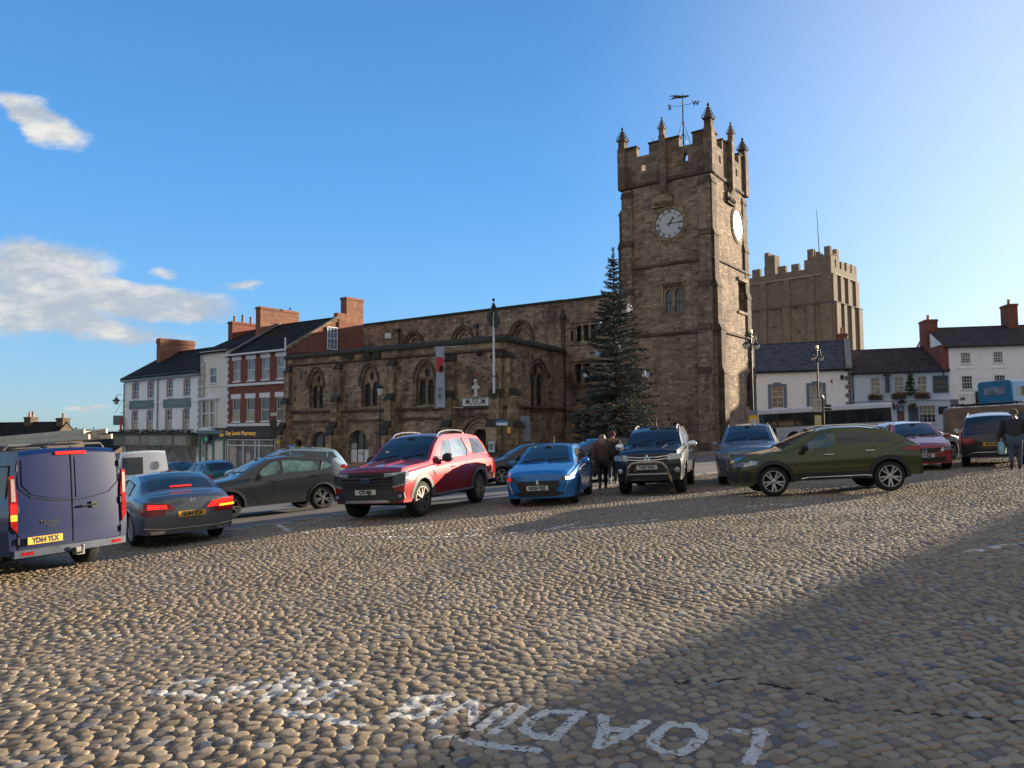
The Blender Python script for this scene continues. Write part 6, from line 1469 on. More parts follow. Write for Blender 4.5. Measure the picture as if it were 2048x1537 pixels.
def arches(c, parent, mat=None, w=.05):
    for sd in (1, -1):
        for ax in (c.fo, c.fo+c.wb):
            mb = MB(); r0 = c.wr+c.ag; n = 22; zb = c.sill
            for i in range(n):
                q = []
                for k in (i, i+1):
                    t = math.pi*(-.10+1.20*k/n); q.append([(ax-math.cos(t)*r, max(zb-.02, c.wr+math.sin(t)*r)) for r in (r0-.012, r0+w)])
                P = lambda sz, off: c.side(min(max(sz[0], .01), c.L-.01), sz[1], sd, off)
                mb.poly([P(q[0][0], .014), P(q[1][0], .014), P(q[1][1], .008), P(q[0][1], .008)]); mb.poly([P(q[0][0], .014), P(q[1][0], .014), P(q[1][0], -.09), P(q[0][0], -.09)])
            mb.build('wheel_arch', mat or TRIMB, parent, smooth=True)
def wheels(c, parent, alloy, spokes=5, twin=True, steer=0, rr=.70):
    for ax, st in ((c.fo, steer), (c.fo+c.wb, 0)):
        for sd in (1, -1): spoked_wheel(parent, c.x0-ax, sd*(c.W/2-c.ww/2-.035), c.wr, c.ww, alloy, spokes, rr, twin, st, sd)
def rails(c, parent, s0, s1, v=.93, mat=None, h=.045):
    for sd in (1, -1):
        m = MB(); n = 8; P = [c.topp(s0+(s1-s0)*i/n, sd*v, h*(math.sin(math.pi*min(1, max(0, i/n)))**.35 if 0 < i < n else -.3)) for i in range(n+1)]
        m.tube(P, .018, 6); m.build('roof_rail', mat or CHROME, parent, smooth=True)
def oval(cx, cy, rx, ry, n=14): return [(cx+rx*math.cos(2*math.pi*i/n), cy+ry*math.sin(2*math.pi*i/n)) for i in range(n)]
def both(p): return [p, [(-a, b) for a, b in p][::-1]]
def aerial(c, parent, s, v=0, h=.22, m=None): p = c.topp(s, v, .0); MB().tube([p, (p[0]-h*.55, p[1], p[2]+h)], [.012, .005], 5).build('aerial', TRIMB, parent)

# ---- green coupe-crossover, side on
def green_car():
    c = Car(4.266, 1.757, 2.566, .84, [(0, .80), (.18, .90), (.9, 1.01), (1.12, 1.05), (1.55, 1.27), (1.9, 1.43), (2.3, 1.505), (2.9, 1.495), (3.35, 1.42), (3.8, 1.24), (4.05, 1.12), (4.2, 1.06), (4.266, 1.0)],
            [(0, .78), (.9, .96), (1.6, .985), (3.0, 1.03), (3.7, 1.07), (4.266, 1.0)], sill=.33, wr=.345, ww=.225, roofw=.66, nose_low=.26, tail_low=.36)
    t = place(7.39, 17.83, (-.994, .108), 'crossover_car', 'metallic olive green coupe crossover parked side on at the right', 'car'); P = paint('olive_green_paint', (.046, .056, .010), .5)
    c.body(t, P); c.under(t); screens(c, t, (1.16, 1.98), (3.35, 3.98), AUTOG, .84)
    side_glass(c, t, [[(1.52, 1.03), (2.28, 1.045), (2.30, 1.385), (2.02, 1.37), (1.75, 1.22)], [(2.36, 1.05), (3.10, 1.075), (3.14, 1.37), (2.38, 1.395)], [(3.16, 1.085), (3.62, 1.16), (3.42, 1.30), (3.20, 1.36)]], [AUTOGB, AUTOG, AUTOG], None)
    doors(c, t, [[(1.42, 1.0), (1.34, .7), (1.45, .42), (2.25, .38)], [(2.33, 1.4), (2.33, .8), (2.33, .40)], [(3.2, 1.05), (3.22, .85), (2.98, .6), (2.92, .4)], [(1.45, .56), (3.0, .56)]], [(2.10, .90), (3.0, .95)], CHROME)
    arches(c, t, w=.085); wheels(c, t, ALLOY, 5, steer=rad(0)); rails(c, t, 1.95, 3.35, mat=CHROME, h=.05)
    for sd in (1, -1):
        c.patch('sill_cladding', lambda s, z, off, sd=sd: c.side(s, z, sd, off), [(c.fo+.42, .335), (c.fo+c.wb-.42, .335), (c.fo+c.wb-.42, .50), (c.fo+.42, .50)], TRIMB, t, off=.012)
        m = MB(); c.seam([(1.45, .37), (1.6, .395), (2.9, .395), (3.0, .37)], sd, m, .014, .02); m.build('sill_strip', CHROME, t)
        c.patch('headlight', lambda s, z, off, sd=sd: c.side(s, z, sd, off), [(.02, .70), (.42, .74), (.50, .82), (.30, .84), (.02, .80)], LAMP, t)
        c.patch('tail_light', lambda s, z, off, sd=sd: c.side(s, z, sd, off), [(3.70, .93), (4.24, .90), (4.24, .98), (3.85, 1.0)], REDL, t)
        c.patch('bumper_intake', lambda s, z, off, sd=sd: c.side(s, z, sd, off), [(.02, .36), (.30, .36), (.22, .60), (.02, .62)], TRIMB, t)
    for p in both([(.42, .68), (.80, .70), (.80, .82), (.42, .76)]): c.patch('headlight', c.nose, p, LAMP, t)
    c.patch('grille', c.nose, [(-.42, .64), (.42, .64), (.42, .75), (-.42, .75)], TRIMB, t); c.patch('lower_grille', c.nose, [(-.7, .34), (.7, .34), (.62, .58), (-.62, .58)], TRIMB, t)
    c.patch('light_bar', c.tail, [(-.8, .90), (.8, .90), (.8, .97), (-.8, .97)], REDL, t); c.patch('rear_bumper', c.tail, [(-.8, .38), (.8, .38), (.8, .58), (-.8, .58)], TRIMB, t)
    mirror_lr(c, t, 1.55, 1.02, TRIMB)
    c.patch('fuel_flap', lambda s, z, off: c.side(s, z, -1, off), [(3.45, .90), (3.62, .90), (3.62, 1.03), (3.45, 1.03)], P, t, off=.004)
    return t
green_car()
# ---- red pickup with hardtop
def pickup(W_, L, wb, fo, H, x, y, hd, name, label, mat, gl, build):
    top = [(0, 1.02), (.12, 1.13), (.5, 1.17), (1.35, 1.22), (1.5, 1.26), (1.95, 1.60), (2.3, H-.07), (2.6, H-.01), (3.3, H), (3.9, H-.01), (4.2, H-.03)]
    top += [(L-.75, H-.08), (L-.4, 1.55), (L-.18, 1.22), (L-.05, 1.14), (L, 1.1)] if build == 'red' else [(L-1.65, H-.06), (L-1.45, 1.6), (L-1.3, 1.13), (L, 1.1)]
    c = Car(L, W_, wb, fo, top, [(0, 1.0), (1.3, 1.12), (2, 1.14), (4.3, 1.18), (L-.2, 1.16), (L, 1.08)], sill=.46, wr=.40 if build == 'red' else .385, ww=.26, roofw=.72, front=(.07, .03), rear=(.03, .01), fz=.75, nose_low=.38, tail_low=.58, taper=(.07, .03), arch_gap=.085)
    t = place(x, y, hd, name, label, 'pickup truck'); c.body(t, mat); c.under(t); screens(c, t, (1.47, 2.28), (None, None), gl, .88); return c, t
def red_pickup():
    P = paint('deep_red_paint', (.30, .008, .012), .35, dirt=.12); L, wb, fo = 5.37, 3.27, .90
    f = Vector((-.351, -.936)).normalized(); ctr = Vector((-2.32, 18.82))
    c, t = pickup(1.92, L, wb, fo, 1.86, ctr.x, ctr.y, f, 'pickup_truck', 'glossy red pickup with black grille, roof rails and a windowed hardtop', P, AUTOG, 'red')
    GR = glass('pickup_side_glass', (.22, .27, .33), .06, .5, 1.5)
    side_glass(c, t, [[(1.98, 1.22), (2.68, 1.23), (2.68, 1.72), (2.42, 1.70), (2.22, 1.53)], [(2.84, 1.235), (3.50, 1.25), (3.62, 1.40), (3.48, 1.73), (2.84, 1.73)], [(3.98, 1.30), (4.95, 1.34), (4.62, 1.70), (4.02, 1.74)]], [GR, GR, glass('hardtop_glass', (.07, .08, .09), .05)], None)
    for sd in (1, -1):
        S_ = lambda s, z, off, sd=sd: c.side(s, z, sd, off)
        c.patch('door_pillar', S_, [(2.70, 1.2), (2.82, 1.2), (2.82, 1.73), (2.70, 1.72)], CHROME, t, off=.009)
        m = MB(); c.seam([(1.98, 1.20), (3.5, 1.235), (3.66, 1.4), (3.5, 1.75)], sd, m, .013, .01); m.build('window_trim', CHROME, t)
        m = MB(); m.tube([c.side(1.35, .42, sd, -.06), c.side(1.6, .42, sd, .02), c.side(3.6, .42, sd, .02), c.side(3.8, .42, sd, -.06)], .045, 6); m.build('side_step', TRIMB, t)
        c.patch('fender_vent', S_, [(1.42, .98), (1.52, .86), (1.5, 1.12), (1.42, 1.15)], CHROME, t, off=.012)
        c.patch('tail_light', S_, [(L-.22, .72), (L-.02, .72), (L-.02, 1.1), (L-.16, 1.1)], REDL, t)
        c.patch('headlight_side', S_, [(.02, .80), (.22, .84), (.26, 1.08), (.02, 1.06)], LAMP, t)
    doors(c, t, [[(1.78, 1.15), (1.74, .8), (1.8, .52), (2.6, .5)], [(2.76, 1.2), (2.76, .52)], [(3.72, 1.75), (3.7, 1.2), (3.62, .9), (3.42, .6), (3.4, .5)], [(3.90, 1.78), (3.86, .62)]], [(2.5, 1.05), (3.42, 1.07)], CHROME)
    arches(c, t, plain('grey_arch', (.09, .088, .085), .6), .10); wheels(c, t, plain('pickup_alloy', (.22, .20, .18), .35, metal=.8), 6, steer=rad(-4)); rails(c, t, 2.25, 4.0, .90, plain('silver_rail', (.55, .53, .50), .3, metal=.8), .09)
    c.patch('grille', c.nose, [(-.62, .66), (.62, .66), (.70, .80), (.64, 1.06), (-.64, 1.06), (-.70, .80)], TRIMB, t, off=.02)
    g = MB()
    for z, h in ((.93, .05), (.86, .03), (.78, .02), (1.0, .02)): g.tube([c.nose(-.62, z, .04), c.nose(0, z, .045), c.nose(.62, z, .04)], h/2, 6)
    g.build('grille_bar', plain('gloss_black', (.01, .01, .01), .15), t)
    for p in both([(.66, .72), (.90, .76), (.92, 1.05), (.66, 1.06)]): c.patch('headlight', c.nose, p, LAMPD, t, off=.022)
    for p in both([(.62, .73), (.68, .72), (.88, .76), (.90, .80), (.68, .76)])+both([(.46, .96), (.66, .98), (.90, 1.03), (.90, 1.06), (.46, 1.03)]): c.patch('lamp_strip', c.nose, p, LAMP, t, off=.034)
    c.patch('front_bumper', c.nose, [(-.74, .40), (.74, .40), (.78, .62), (.60, .67), (-.60, .67), (-.78, .62)], plain('dark_grey_bumper', (.028, .028, .03), .5), t, off=.035)
    c.patch('skid_plate', c.nose, [(-.52, .455), (.52, .455), (.57, .40), (-.57, .40)][::-1], plain('satin_silver', (.42, .42, .43), .35, metal=.7), t, off=.06)
    for p in both([(.70, .44), (.90, .46), (.88, .60), (.74, .64)]): c.patch('fog_recess', c.nose, p, TRIMB, t, off=.028)
    for sd in (1, -1): MB().lathe([(.001, .0), (.04, .0), (.045, -.03)], Matrix.Translation(c.nose(.80*sd, .53, .06)) @ Matrix.Rotation(rad(90), 4, 'Y'), 12).build('fog_light', LAMP, t)
    e = c.patch('badge', c.nose, oval(0, .885, .125, .052), CHROME, t, off=.068, skirt=.02); e2 = c.patch('badge_face', c.nose, oval(0, .885, .108, .040), plain('badge_dark', (.03, .035, .05), .2), e, off=.074, skirt=.01)
    number_plate(t, c.nose, 0, .635, 'C73 RJB', PLW, off=.045); mirror_lr(c, t, 2.0, 1.22, TRIMB, (.26, .13, .22), .13); aerial(c, t, 2.9, .1, .2)
    b = MB().box(Vector(c.topp(1.52, 0, 0)), (.02, 1.2, .01)); m = MB()
    for v in (-.4, .4): m.tube([c.topp(.25, v, .006), c.topp(.9, v*.95, .012), c.topp(1.35, v*.9, .006)], .014, 5)
    m.build('bonnet_crease', P, t)
    MB().box(Vector(c.topp(1.72, -.55, .012)), (.01, .10, .07)).build('windscreen_sticker', PLW, t)
red_pickup()
# ---- black pickup with chrome bull bar
def black_pickup():
    P = paint('black_navy_paint', (.010, .013, .019), .3, dirt=.12); L, wb, fo = 5.0, 3.0, .85
    f = Vector((-.301, -.954)).normalized(); ctr = Vector((4.22, 21.39))
    c, t = pickup(1.80, L, wb, fo, 1.76, ctr.x, ctr.y, f, 'pickup_truck', 'black pickup with chrome bull bar, chrome mirrors and roof rails', P, AUTOG, 'black')
    side_glass(c, t, [[(1.98, 1.2), (2.7, 1.21), (2.7, 1.63), (2.42, 1.62), (2.2, 1.48)], [(2.78, 1.22), (3.2, 1.22), (3.18, 1.63), (2.78, 1.64)]], glass('pickup_side_glass', (0, 0, 0)), CHROME)
    doors(c, t, [[(1.78, 1.15), (1.78, .52), (2.6, .5)], [(2.74, 1.2), (2.74, .52)], [(3.3, 1.6), (3.32, .52)]], [(2.55, 1.03), (3.15, 1.03)], CHROME); arches(c, t, P, .09); wheels(c, t, ALLOYD, 6, steer=0)
    rails(c, t, 2.3, 3.2, .9, plain('silver_rail', (0, 0, 0)), .05)
    for p in both([(.52, .90), (.86, .92), (.88, 1.04), (.60, 1.06), (.50, 1.02)]): c.patch('headlight', c.nose, p, LAMP, t, off=.02)
    c.patch('grille', c.nose, [(-.5, .86), (.5, .86), (.5, 1.05), (-.5, 1.05)], TRIMB, t, off=.015)
    g = MB()
    for z in (.91, .98): g.tube([c.nose(-.50, z+.02, .03), c.nose(-.2, z-.005, .04), c.nose(.2, z-.005, .04), c.nose(.5, z+.02, .03)], .018, 6)
    g.build('grille_bar', CHROME, t)
    em = MB()
    for a in (90, 210, 330):
        q = [(0, .012), (.036, .055), (0, .098), (-.036, .055)]; r = rad(a-90); em.poly([c.nose(x*math.cos(r)-y*math.sin(r), .955+x*math.sin(r)+y*math.cos(r), .075) for x, y in q])
    em.build('badge', CHROME, t)
    c.patch('lower_grille', c.nose, [(-.52, .46), (.52, .46), (.5, .62), (-.5, .62)], TRIMB, t, off=.015)
    for sd in (1, -1): MB().lathe([(.001, .01), (.05, .0), (.07, -.02), (.07, -.05)], Matrix.Translation(c.nose(.73*sd, .64, .035)) @ Matrix.Rotation(rad(90), 4, 'Y'), 14).build('fog_light', LAMP, t)
    x = c.nose(0, .7, .20)[0]; bb = MB().tube([(x-.14, .58, .36), (x-.02, .54, .50), (x, .47, .74), (x, .38, .83), (x, .25, .855), (x, -.25, .855), (x, -.38, .83), (x, -.47, .74), (x-.02, -.54, .50), (x-.14, -.58, .36)], .036, 8); bb.tube([(x-.01, .53, .56), (x-.01, -.53, .56)], .03, 8)
    bb.build('bull_bar', plain('bull_bar_steel', (.42, .37, .30), .22, metal=1, var=.1), t, smooth=True)
    number_plate(t, lambda y, z, o: (x-.02, y, z), 0, .735, 'TA57 DUU', PLW, off=0); mirror_lr(c, t, 1.98, 1.18, CHROME, (.25, .13, .20), .14); aerial(c, t, 2.55, 0, .25)
    m = MB(); m.tube([c.topp(.35, -.45, .004), c.topp(1.3, -.5, .01)], .02, 5); m.tube([c.topp(.35, .45, .004), c.topp(1.3, .5, .01)], .02, 5); m.build('bonnet_crease', P, t)
    MB().box((c.x0-4.35, 0, .95), (1.3, 1.5, .05)).build('load_bed', TRIMB, t)
black_pickup()
# ---- blue hatchback facing us
def blue_hatch():
    P = paint('vivid_blue_paint', (.004, .15, .42), .35, dirt=.05); f = Vector((-.226, -.974)).normalized(); wb = 2.54; ctr = Vector((1.08, 19.73))
    c = Car(4.055, 1.765, wb, .84, [(0, .72), (.15, .80), (.8, .93), (1.05, .97), (1.5, 1.19), (1.95, 1.38), (2.4, 1.43), (3.0, 1.41), (3.5, 1.30), (3.85, 1.05), (4.055, .9)], [(0, .70), (.8, .88), (1.5, .92), (3.3, .99), (3.8, 1.0), (4.055, .88)],
            sill=.24, wr=.32, ww=.205, roofw=.67, nose_low=.2, front=(.12, .07))
    t = place(ctr.x, ctr.y, f, 'hatchback_car', 'bright blue hatchback facing the camera with white front plate', 'car'); c.body(t, P); c.under(t); screens(c, t, (1.07, 1.93), (None, None), AUTOG, .86)
    side_glass(c, t, [[(1.5, .955), (2.2, .965), (2.25, 1.31), (2.0, 1.30), (1.75, 1.18)], [(2.32, .97), (3.0, .99), (3.1, 1.22), (2.34, 1.31)]], AUTOG, TRIMB)
    doors(c, t, [[(1.38, .92), (1.36, .6), (1.45, .32), (2.2, .3)], [(2.28, 1.3), (2.28, .3)], [(3.1, 1.1), (3.05, .8), (2.9, .5)]], [(2.05, .84), (2.9, .87)]); arches(c, t, P, .03); wheels(c, t, ALLOYD, 5, steer=rad(2))
    c.patch('grille', c.nose, [(-.50, .61), (.50, .61), (.53, .50), (.36, .28), (-.36, .28), (-.53, .50)], TRIMB, t, off=.018)
    for p in both([(.50, .62), (.60, .60), (.86, .68), (.84, .72), (.62, .70)]): c.patch('headlight', c.nose, p, LAMPD, t, off=.022)
    for sd in (1, -1):
        m = MB(); m.tube([c.nose(.72*sd, .58, .03), c.nose(.70*sd, .50, .035), c.nose(.66*sd, .40, .03), c.nose(.64*sd, .33, .03)], .013, 5); m.build('running_light', LAMP, t)
        for k in range(3): MB().tube([c.nose((.74-.035*k)*sd, .70, .04), c.nose((.75-.035*k)*sd, .61, .04)], .008, 4).build('lamp_claw', REDON if sd < 0 else HEADBRT, t)
    c.patch('headlamp_glint', c.nose, oval(.80, .665, .075, .035), HEADBRT, t, off=.045, skirt=.03)  # glint on one headlamp, painted as a glowing oval
    c.patch('lower_intake', c.nose, [(-.62, .30), (-.4, .24), (.4, .24), (.62, .30), (.46, .36), (-.46, .36)][::-1], TRIMB, t, off=.02)
    bd = [(-.02, -.045), (.03, -.045), (.035, .0), (.02, .03), (.04, .055), (-.01, .06), (-.035, .02), (-.02, 0)]; c.patch('badge', c.nose, [(a, .57+b) for a, b in bd], CHROME, t, off=.036, skirt=.015)
    number_plate(t, c.nose, 0, .445, 'NX24 WJZ', PLW, off=.03); mirror_lr(c, t, 1.55, .95, P, (.2, .12, .14)); aerial(c, t, 2.6, 0, .2)
    MB().box(Vector(c.topp(1.86, -.62, .015)), (.01, .06, .05)).build('windscreen_sticker', plain('pale_cyan', (.35, .6, .7), .5), t)
blue_hatch()
# ---- generic crossovers, saloons, hatchbacks
def generic(name, label, x, y, f, col, kind='suv', L=4.4, W_=1.85, H=1.65, wb=2.67, fo=.85, metal=.4, glassm=None, alloy=None, plate=None, plate_rear=None, lights=True, group=None, rail=False, spokes=5, on=False, matname=None, front=None, cat='car', dirt=.2, handle=None):
    k = H; P = paint(matname or name+'_paint', col, metal, dirt)
    if kind == 'suv': top = [(0, .60*k-.1), (.15, .60*k), (.95, .66*k), (1.15, .69*k), (1.6, .85*k), (2.05, .97*k), (2.5, k), (3.2, .985*k), (L-.55, .93*k), (L-.3, .80*k), (L-.1, .66*k), (L, .58*k)]; belt = [(0, .58*k-.1), (.9, .62*k), (1.6, .635*k), (L-.6, .69*k), (L, .58*k)]; si, wr = .30, .355
    elif kind == 'hatch': top = [(0, .48*k), (.15, .54*k), (.85, .64*k), (1.05, .67*k), (1.5, .83*k), (1.95, .97*k), (2.4, k), (3.0, .985*k), (L-.5, .91*k), (L-.2, .72*k), (L-.05, .62*k), (L, .56*k)]; belt = [(0, .47*k), (.85, .60*k), (1.5, .635*k), (L-.5, .67*k), (L, .56*k)]; si, wr = .24, .315
    else: top = [(0, .47*k), (.15, .54*k), (1.1, .63*k), (1.35, .66*k), (1.85, .84*k), (2.35, .97*k), (2.85, k), (3.3, .98*k), (3.75, .90*k), (4.2, .74*k), (4.4, .71*k), (L-.12, .69*k), (L, .62*k)]; belt = [(0, .45*k), (1.1, .59*k), (1.9, .62*k), (3.9, .66*k), (L, .60*k)]; si, wr = .24, .335
    c = Car(L, W_, wb, fo, top, belt, sill=si, wr=wr, ww=.22, roofw=.69, nose_low=si-.04, tail_low=si+.02, fz=.5 if kind != 'suv' else .65)
    t = place(x, y, f, name, label, cat, group); c.body(t, P); c.under(t); G = glassm or AUTOG
    zt = lambda s: float(c.ztop(s)); zb = lambda s: float(c.zbelt(s))
    if kind == 'saloon': ws, rs = (1.38, 2.3), (3.4, 4.14)
    elif kind == 'suv': ws, rs = (1.18, 2.02), (L-.50, L-.15)
    else: ws, rs = (1.08, 1.92), (L-.46, L-.12)
    screens(c, t, ws, rs, G, .85)
    m0 = ws[0]+.44; m1 = (ws[1]+L*.62)/2-.1; e = L-.80 if kind != 'saloon' else 3.55
    pol = [[(m0, zb(m0)+.035), (m1, zb(m1)+.035), (m1, zt(m1)-.08), (ws[1]+.06, zt(ws[1]+.06)-.10), (m0+.22, zb(m0)+.60*(zt(m0+.3)-zb(m0)))],
           [(m1+.08, zb(m1)+.035), (e-.25, zb(e-.25)+.035), (e-.12, zt(e)-.10), (m1+.08, zt(m1+.08)-.08)]]
    if kind != 'saloon': pol.append([(e-.18, zb(e)+.05), (e+.28, zb(e)+.16), (e+.10, zt(e+.1)-.11), (e-.06, zt(e)-.10)])
    side_glass(c, t, pol, G, TRIMB)
    doors(c, t, [[(m0-.08, zb(m0)), (m0-.12, .6), (m0, si+.1), (m1-.1, si+.07)], [(m1+.04, zt(m1)-.08), (m1+.04, si+.08)], [(e-.1, zb(e)), (e-.15, .8), (e-.35, .55)]], [(m1-.2, zb(m1)-.10), (e-.32, zb(e)-.09)], handle); arches(c, t, TRIMB if kind == 'suv' else P, .05 if kind == 'suv' else .025)
    wheels(c, t, alloy or ALLOY, spokes)
    if rail: rails(c, t, 2.1, L-.7)
    zl = zb(.3)
    for sd in (1, -1):
        S_ = lambda s, z, off, sd=sd: c.side(s, z, sd, off)
        c.patch('headlight', S_, [(.02, zl-.16), (.40, zl-.11), (.46, zl-.03), (.02, zl-.04)], LAMP, t, off=.008); zr = zb(L-.3)
        c.patch('tail_light', S_, [(L-.42, zr-.15), (L-.02, zr-.26), (L-.02, zr-.08), (L-.25, zr-.05)], REDON if on else REDL, t, off=.008)
    for p in both([(.44, zl-.17), (W_*.44, zl-.15), (W_*.44, zl-.03), (.50, zl-.06)]): c.patch('headlight', c.nose, p, LAMP, t, off=.018)
    c.patch('grille', c.nose, [(-.42, zl-.20), (.42, zl-.20), (.46, zl-.07), (-.46, zl-.07)], TRIMB, t, off=.016); c.patch('lower_intake', c.nose, [(-.6, si+.02), (.6, si+.02), (.55, zl-.34), (-.55, zl-.34)], TRIMB, t, off=.016)
    zr = zb(L-.05)
    for p in both([(.46, zr-.22), (W_*.45, zr-.24), (W_*.45, zr-.06), (.50, zr-.07)]): c.patch('tail_light', c.tail, p, REDON if on else REDL, t, off=.018)
    if kind == 'suv': c.patch('rear_bumper', c.tail, [(-.8, si+.04), (.8, si+.04), (.8, si+.26), (-.8, si+.26)], TRIMB, t, off=.014)
    if plate: number_plate(t, c.nose, 0, zl-.30, plate, PLW, off=.03)
    if plate_rear: number_plate(t, c.tail, 0, zr-.22 if kind != 'suv' else zr-.26, plate_rear, PLY, off=.03)
    mirror_lr(c, t, m0+.02, zb(m0)+.02, P)
    return c, t
c, t = generic('saloon_car', 'silver-grey saloon seen from behind with red brake lights lit', -8.05, 17.0, (-.62, .78), (.105, .115, .13), 'saloon', L=4.88, W_=1.86, H=1.42, wb=2.87, fo=.85, metal=.75, on=False, plate_rear='GU64 EYA', matname='silver_grey_paint', dirt=.12)
for p, m in (([(-.86, .74), (-.30, .72), (-.40, .84), (-.86, .90)], REDON), ([(.86, .74), (.30, .72), (.40, .84), (.86, .90)], REDL)): c.patch('brake_light', c.tail, p, m, t, off=.03)
c.patch('brake_light', c.tail, [(-.86, .79), (-.62, .78), (-.62, .86), (-.86, .88)], REDON, t, off=.036); c.patch('indicator', c.tail, [(-.87, .73), (-.55, .72), (-.55, .765), (-.87, .775)], AMBON, t, off=.04)
c.patch('brake_light', c.tail, [(.80, .755), (.45, .75), (.46, .83), (.80, .86)], REDON, t, off=.036)
m = MB(); m.tube([c.tail(-.86, .40, .03), c.tail(-.5, .36, .03), c.tail(.5, .36, .03), c.tail(.86, .40, .03)], .012, 5); m.build('chrome_strip', CHROME, t)
for sd in (1, -1): c.patch('exhaust_tip', c.tail, [(sd*.50, .27), (sd*.74, .27), (sd*.76, .33), (sd*.48, .33)], CHROME, t, off=.03)
m = MB(); m.tube([c.tail(.3*math.cos(a)*.16*1.0, .90+.048*math.sin(a), .04) for a in [i*math.pi/8 for i in range(17)]], .006, 5)
for a in (90, 210, 330): m.tube([c.tail(0, .90, .04), c.tail(.046*math.cos(rad(a)), .90+.046*math.sin(rad(a)), .04)], .005, 4)
m.build('badge', CHROME, t); c.patch('high_brake_light', c.topp, [(4.08, -.28), (4.12, -.28), (4.12, .28), (4.08, .28)], REDON, t, off=.02)
c, t = generic('suv', 'dark grey crossover crossing behind the silver saloon, a driver inside', -7.15, 21.67, (-.792, -.611), (.030, .032, .037), 'suv', L=4.475, W_=1.85, H=1.62, wb=2.67, metal=.6, glassm=AUTOGT, matname='graphite_paint', dirt=.08)
c.patch('tail_light_glow', lambda s, z, off: c.side(s, z, 1, off), [(4.1, 1.0), (4.43, .94), (4.43, 1.08), (4.2, 1.1)], REDON, t, off=.02)
generic('suv', 'silver-grey crossover facing the camera behind the green car', 7.36, 22.93, (-.332, -.943), (.15, .17, .20), 'suv', L=4.63, W_=1.82, H=1.68, wb=2.7, metal=.7, rail=True, matname='steel_paint', alloy=ALLOYD)
c, t = generic('hatchback_car', 'red hatchback facing the camera right of the green car', 13.39, 24.75, (-.339, -.941), (.30, .012, .022), 'hatch', L=3.97, W_=1.70, H=1.46, wb=2.47, fo=.80, metal=.2, plate='BJ14 HLE', matname='signal_red_paint')
zl = float(c.zbelt(.3)); m = MB(); m.tube([c.nose(.062*math.cos(a), zl-.135+.062*math.sin(a), .045) for a in [i*math.pi/9 for i in range(19)]], .008, 5); m.tube([c.nose(-.045, zl-.095, .045), c.nose(-.02, zl-.18, .045), c.nose(0, zl-.13, .045), c.nose(.02, zl-.18, .045), c.nose(.045, zl-.095, .045)], .006, 4); m.build('badge', CHROME, t)
c, t = generic('suv', 'black crossover seen from behind near the right edge', 15.96, 24.63, (.535, .845), (.022, .018, .024), 'suv', L=4.4, W_=1.83, H=1.64, wb=2.64, metal=.4, rail=True, plate_rear='NL70 XHR', matname='plum_black_paint', dirt=.15)
m = MB(); m.tube([c.tail(-.75, .36, .04), c.tail(-.5, .46, .04), c.tail(.5, .46, .04), c.tail(.75, .36, .04)], .016, 5); m.build('bumper_strip', CHROME, t)
generic('hatchback_car', 'dark car half hidden behind the blue hatchback', 3.0, 26.8, (-.93, -.36), (.018, .022, .03), 'hatch', L=4.2, W_=1.78, H=1.5, wb=2.6, metal=.4, matname='midnight_paint')
generic('hatchback_car', 'small black car nosing out between the red pickup and the blue hatchback', .55, 28.5, (-.95, -.32), (.012, .014, .018), 'hatch', L=4.1, W_=1.75, H=1.42, wb=2.55, metal=.3, matname='black_paint')
generic('hatchback_car', 'dark estate parked in front of the pharmacy beyond the silver saloon', -18.6, 41.5, (.80, -.60), (.03, .035, .045), 'hatch', L=4.4, W_=1.78, H=1.5, wb=2.6, metal=.4, group=None, matname='slate_car_paint')
generic('hatchback_car', 'teal hatchback parked with its rear to us left of the marked police estate', -15.4, 37.8, (-.66, .75), (.02, .10, .13), 'hatch', L=4.0, W_=1.74, H=1.5, wb=2.5, metal=.4, matname='teal_paint')
c, t = generic('police_car', 'pale blue estate with roof bars and yellow-green squares behind the dark grey crossover', -9.3, 30.2, (-.90, -.43), (.30, .42, .52), 'suv', L=4.8, W_=1.9, H=1.86, wb=2.8, metal=.1, glassm=AUTOGB, matname='pale_blue_paint', cat='car', rail=True)
HV = plain('battenburg_yellow', (.55, .68, .03), .4); HB = plain('battenburg_blue', (.02, .09, .30), .4)
for sd in (1, -1):
    for k in range(6): c.patch('marking_square', lambda s, z, off, sd=sd: c.side(s, z, sd, off), [(1.2+.5*k, .80), (1.7+.5*k, .80), (1.7+.5*k, 1.05), (1.2+.5*k, 1.05)], HV if k % 2 else HB, t, off=.009)
for k in range(4): p = c.topp(2.3+.42*k, .62, .01); MB().box((p[0], .55, p[2]+.03), (.30, .30, .012)).build('roof_panel', HV if k in (1, 3) else HB, t)
for v in (-.3, .3): p = c.topp(2.6, v, .05); MB().box((p[0], p[1], p[2]+.02), (.16, .5, .09)).build('light_bar', plain('blue_beacon', (.03, .16, .5), .15), t)
generic('saloon_car', 'dark blue saloon passing in front of the pub', 21.9, 40.4, (.96, -.28), (.05, .075, .11), 'saloon', L=4.6, W_=1.8, H=1.45, wb=2.75, metal=.5, matname='dusk_blue_paint')
generic('hatchback_car', 'silver car whose roof shows between the green car and the red hatchback', 15.2, 28.6, (.95, .30), (.35, .36, .38), 'hatch', L=4.2, W_=1.75, H=1.48, wb=2.6, metal=.6, matname='bright_silver_paint')
generic('hatchback_car', 'pale blue hatchback cut off by the right edge behind the man', 24.2, 31.6, (.6, -.8), (.28, .38, .48), 'hatch', L=4.0, W_=1.75, H=1.5, wb=2.5, metal=.3, matname='powder_blue_paint')

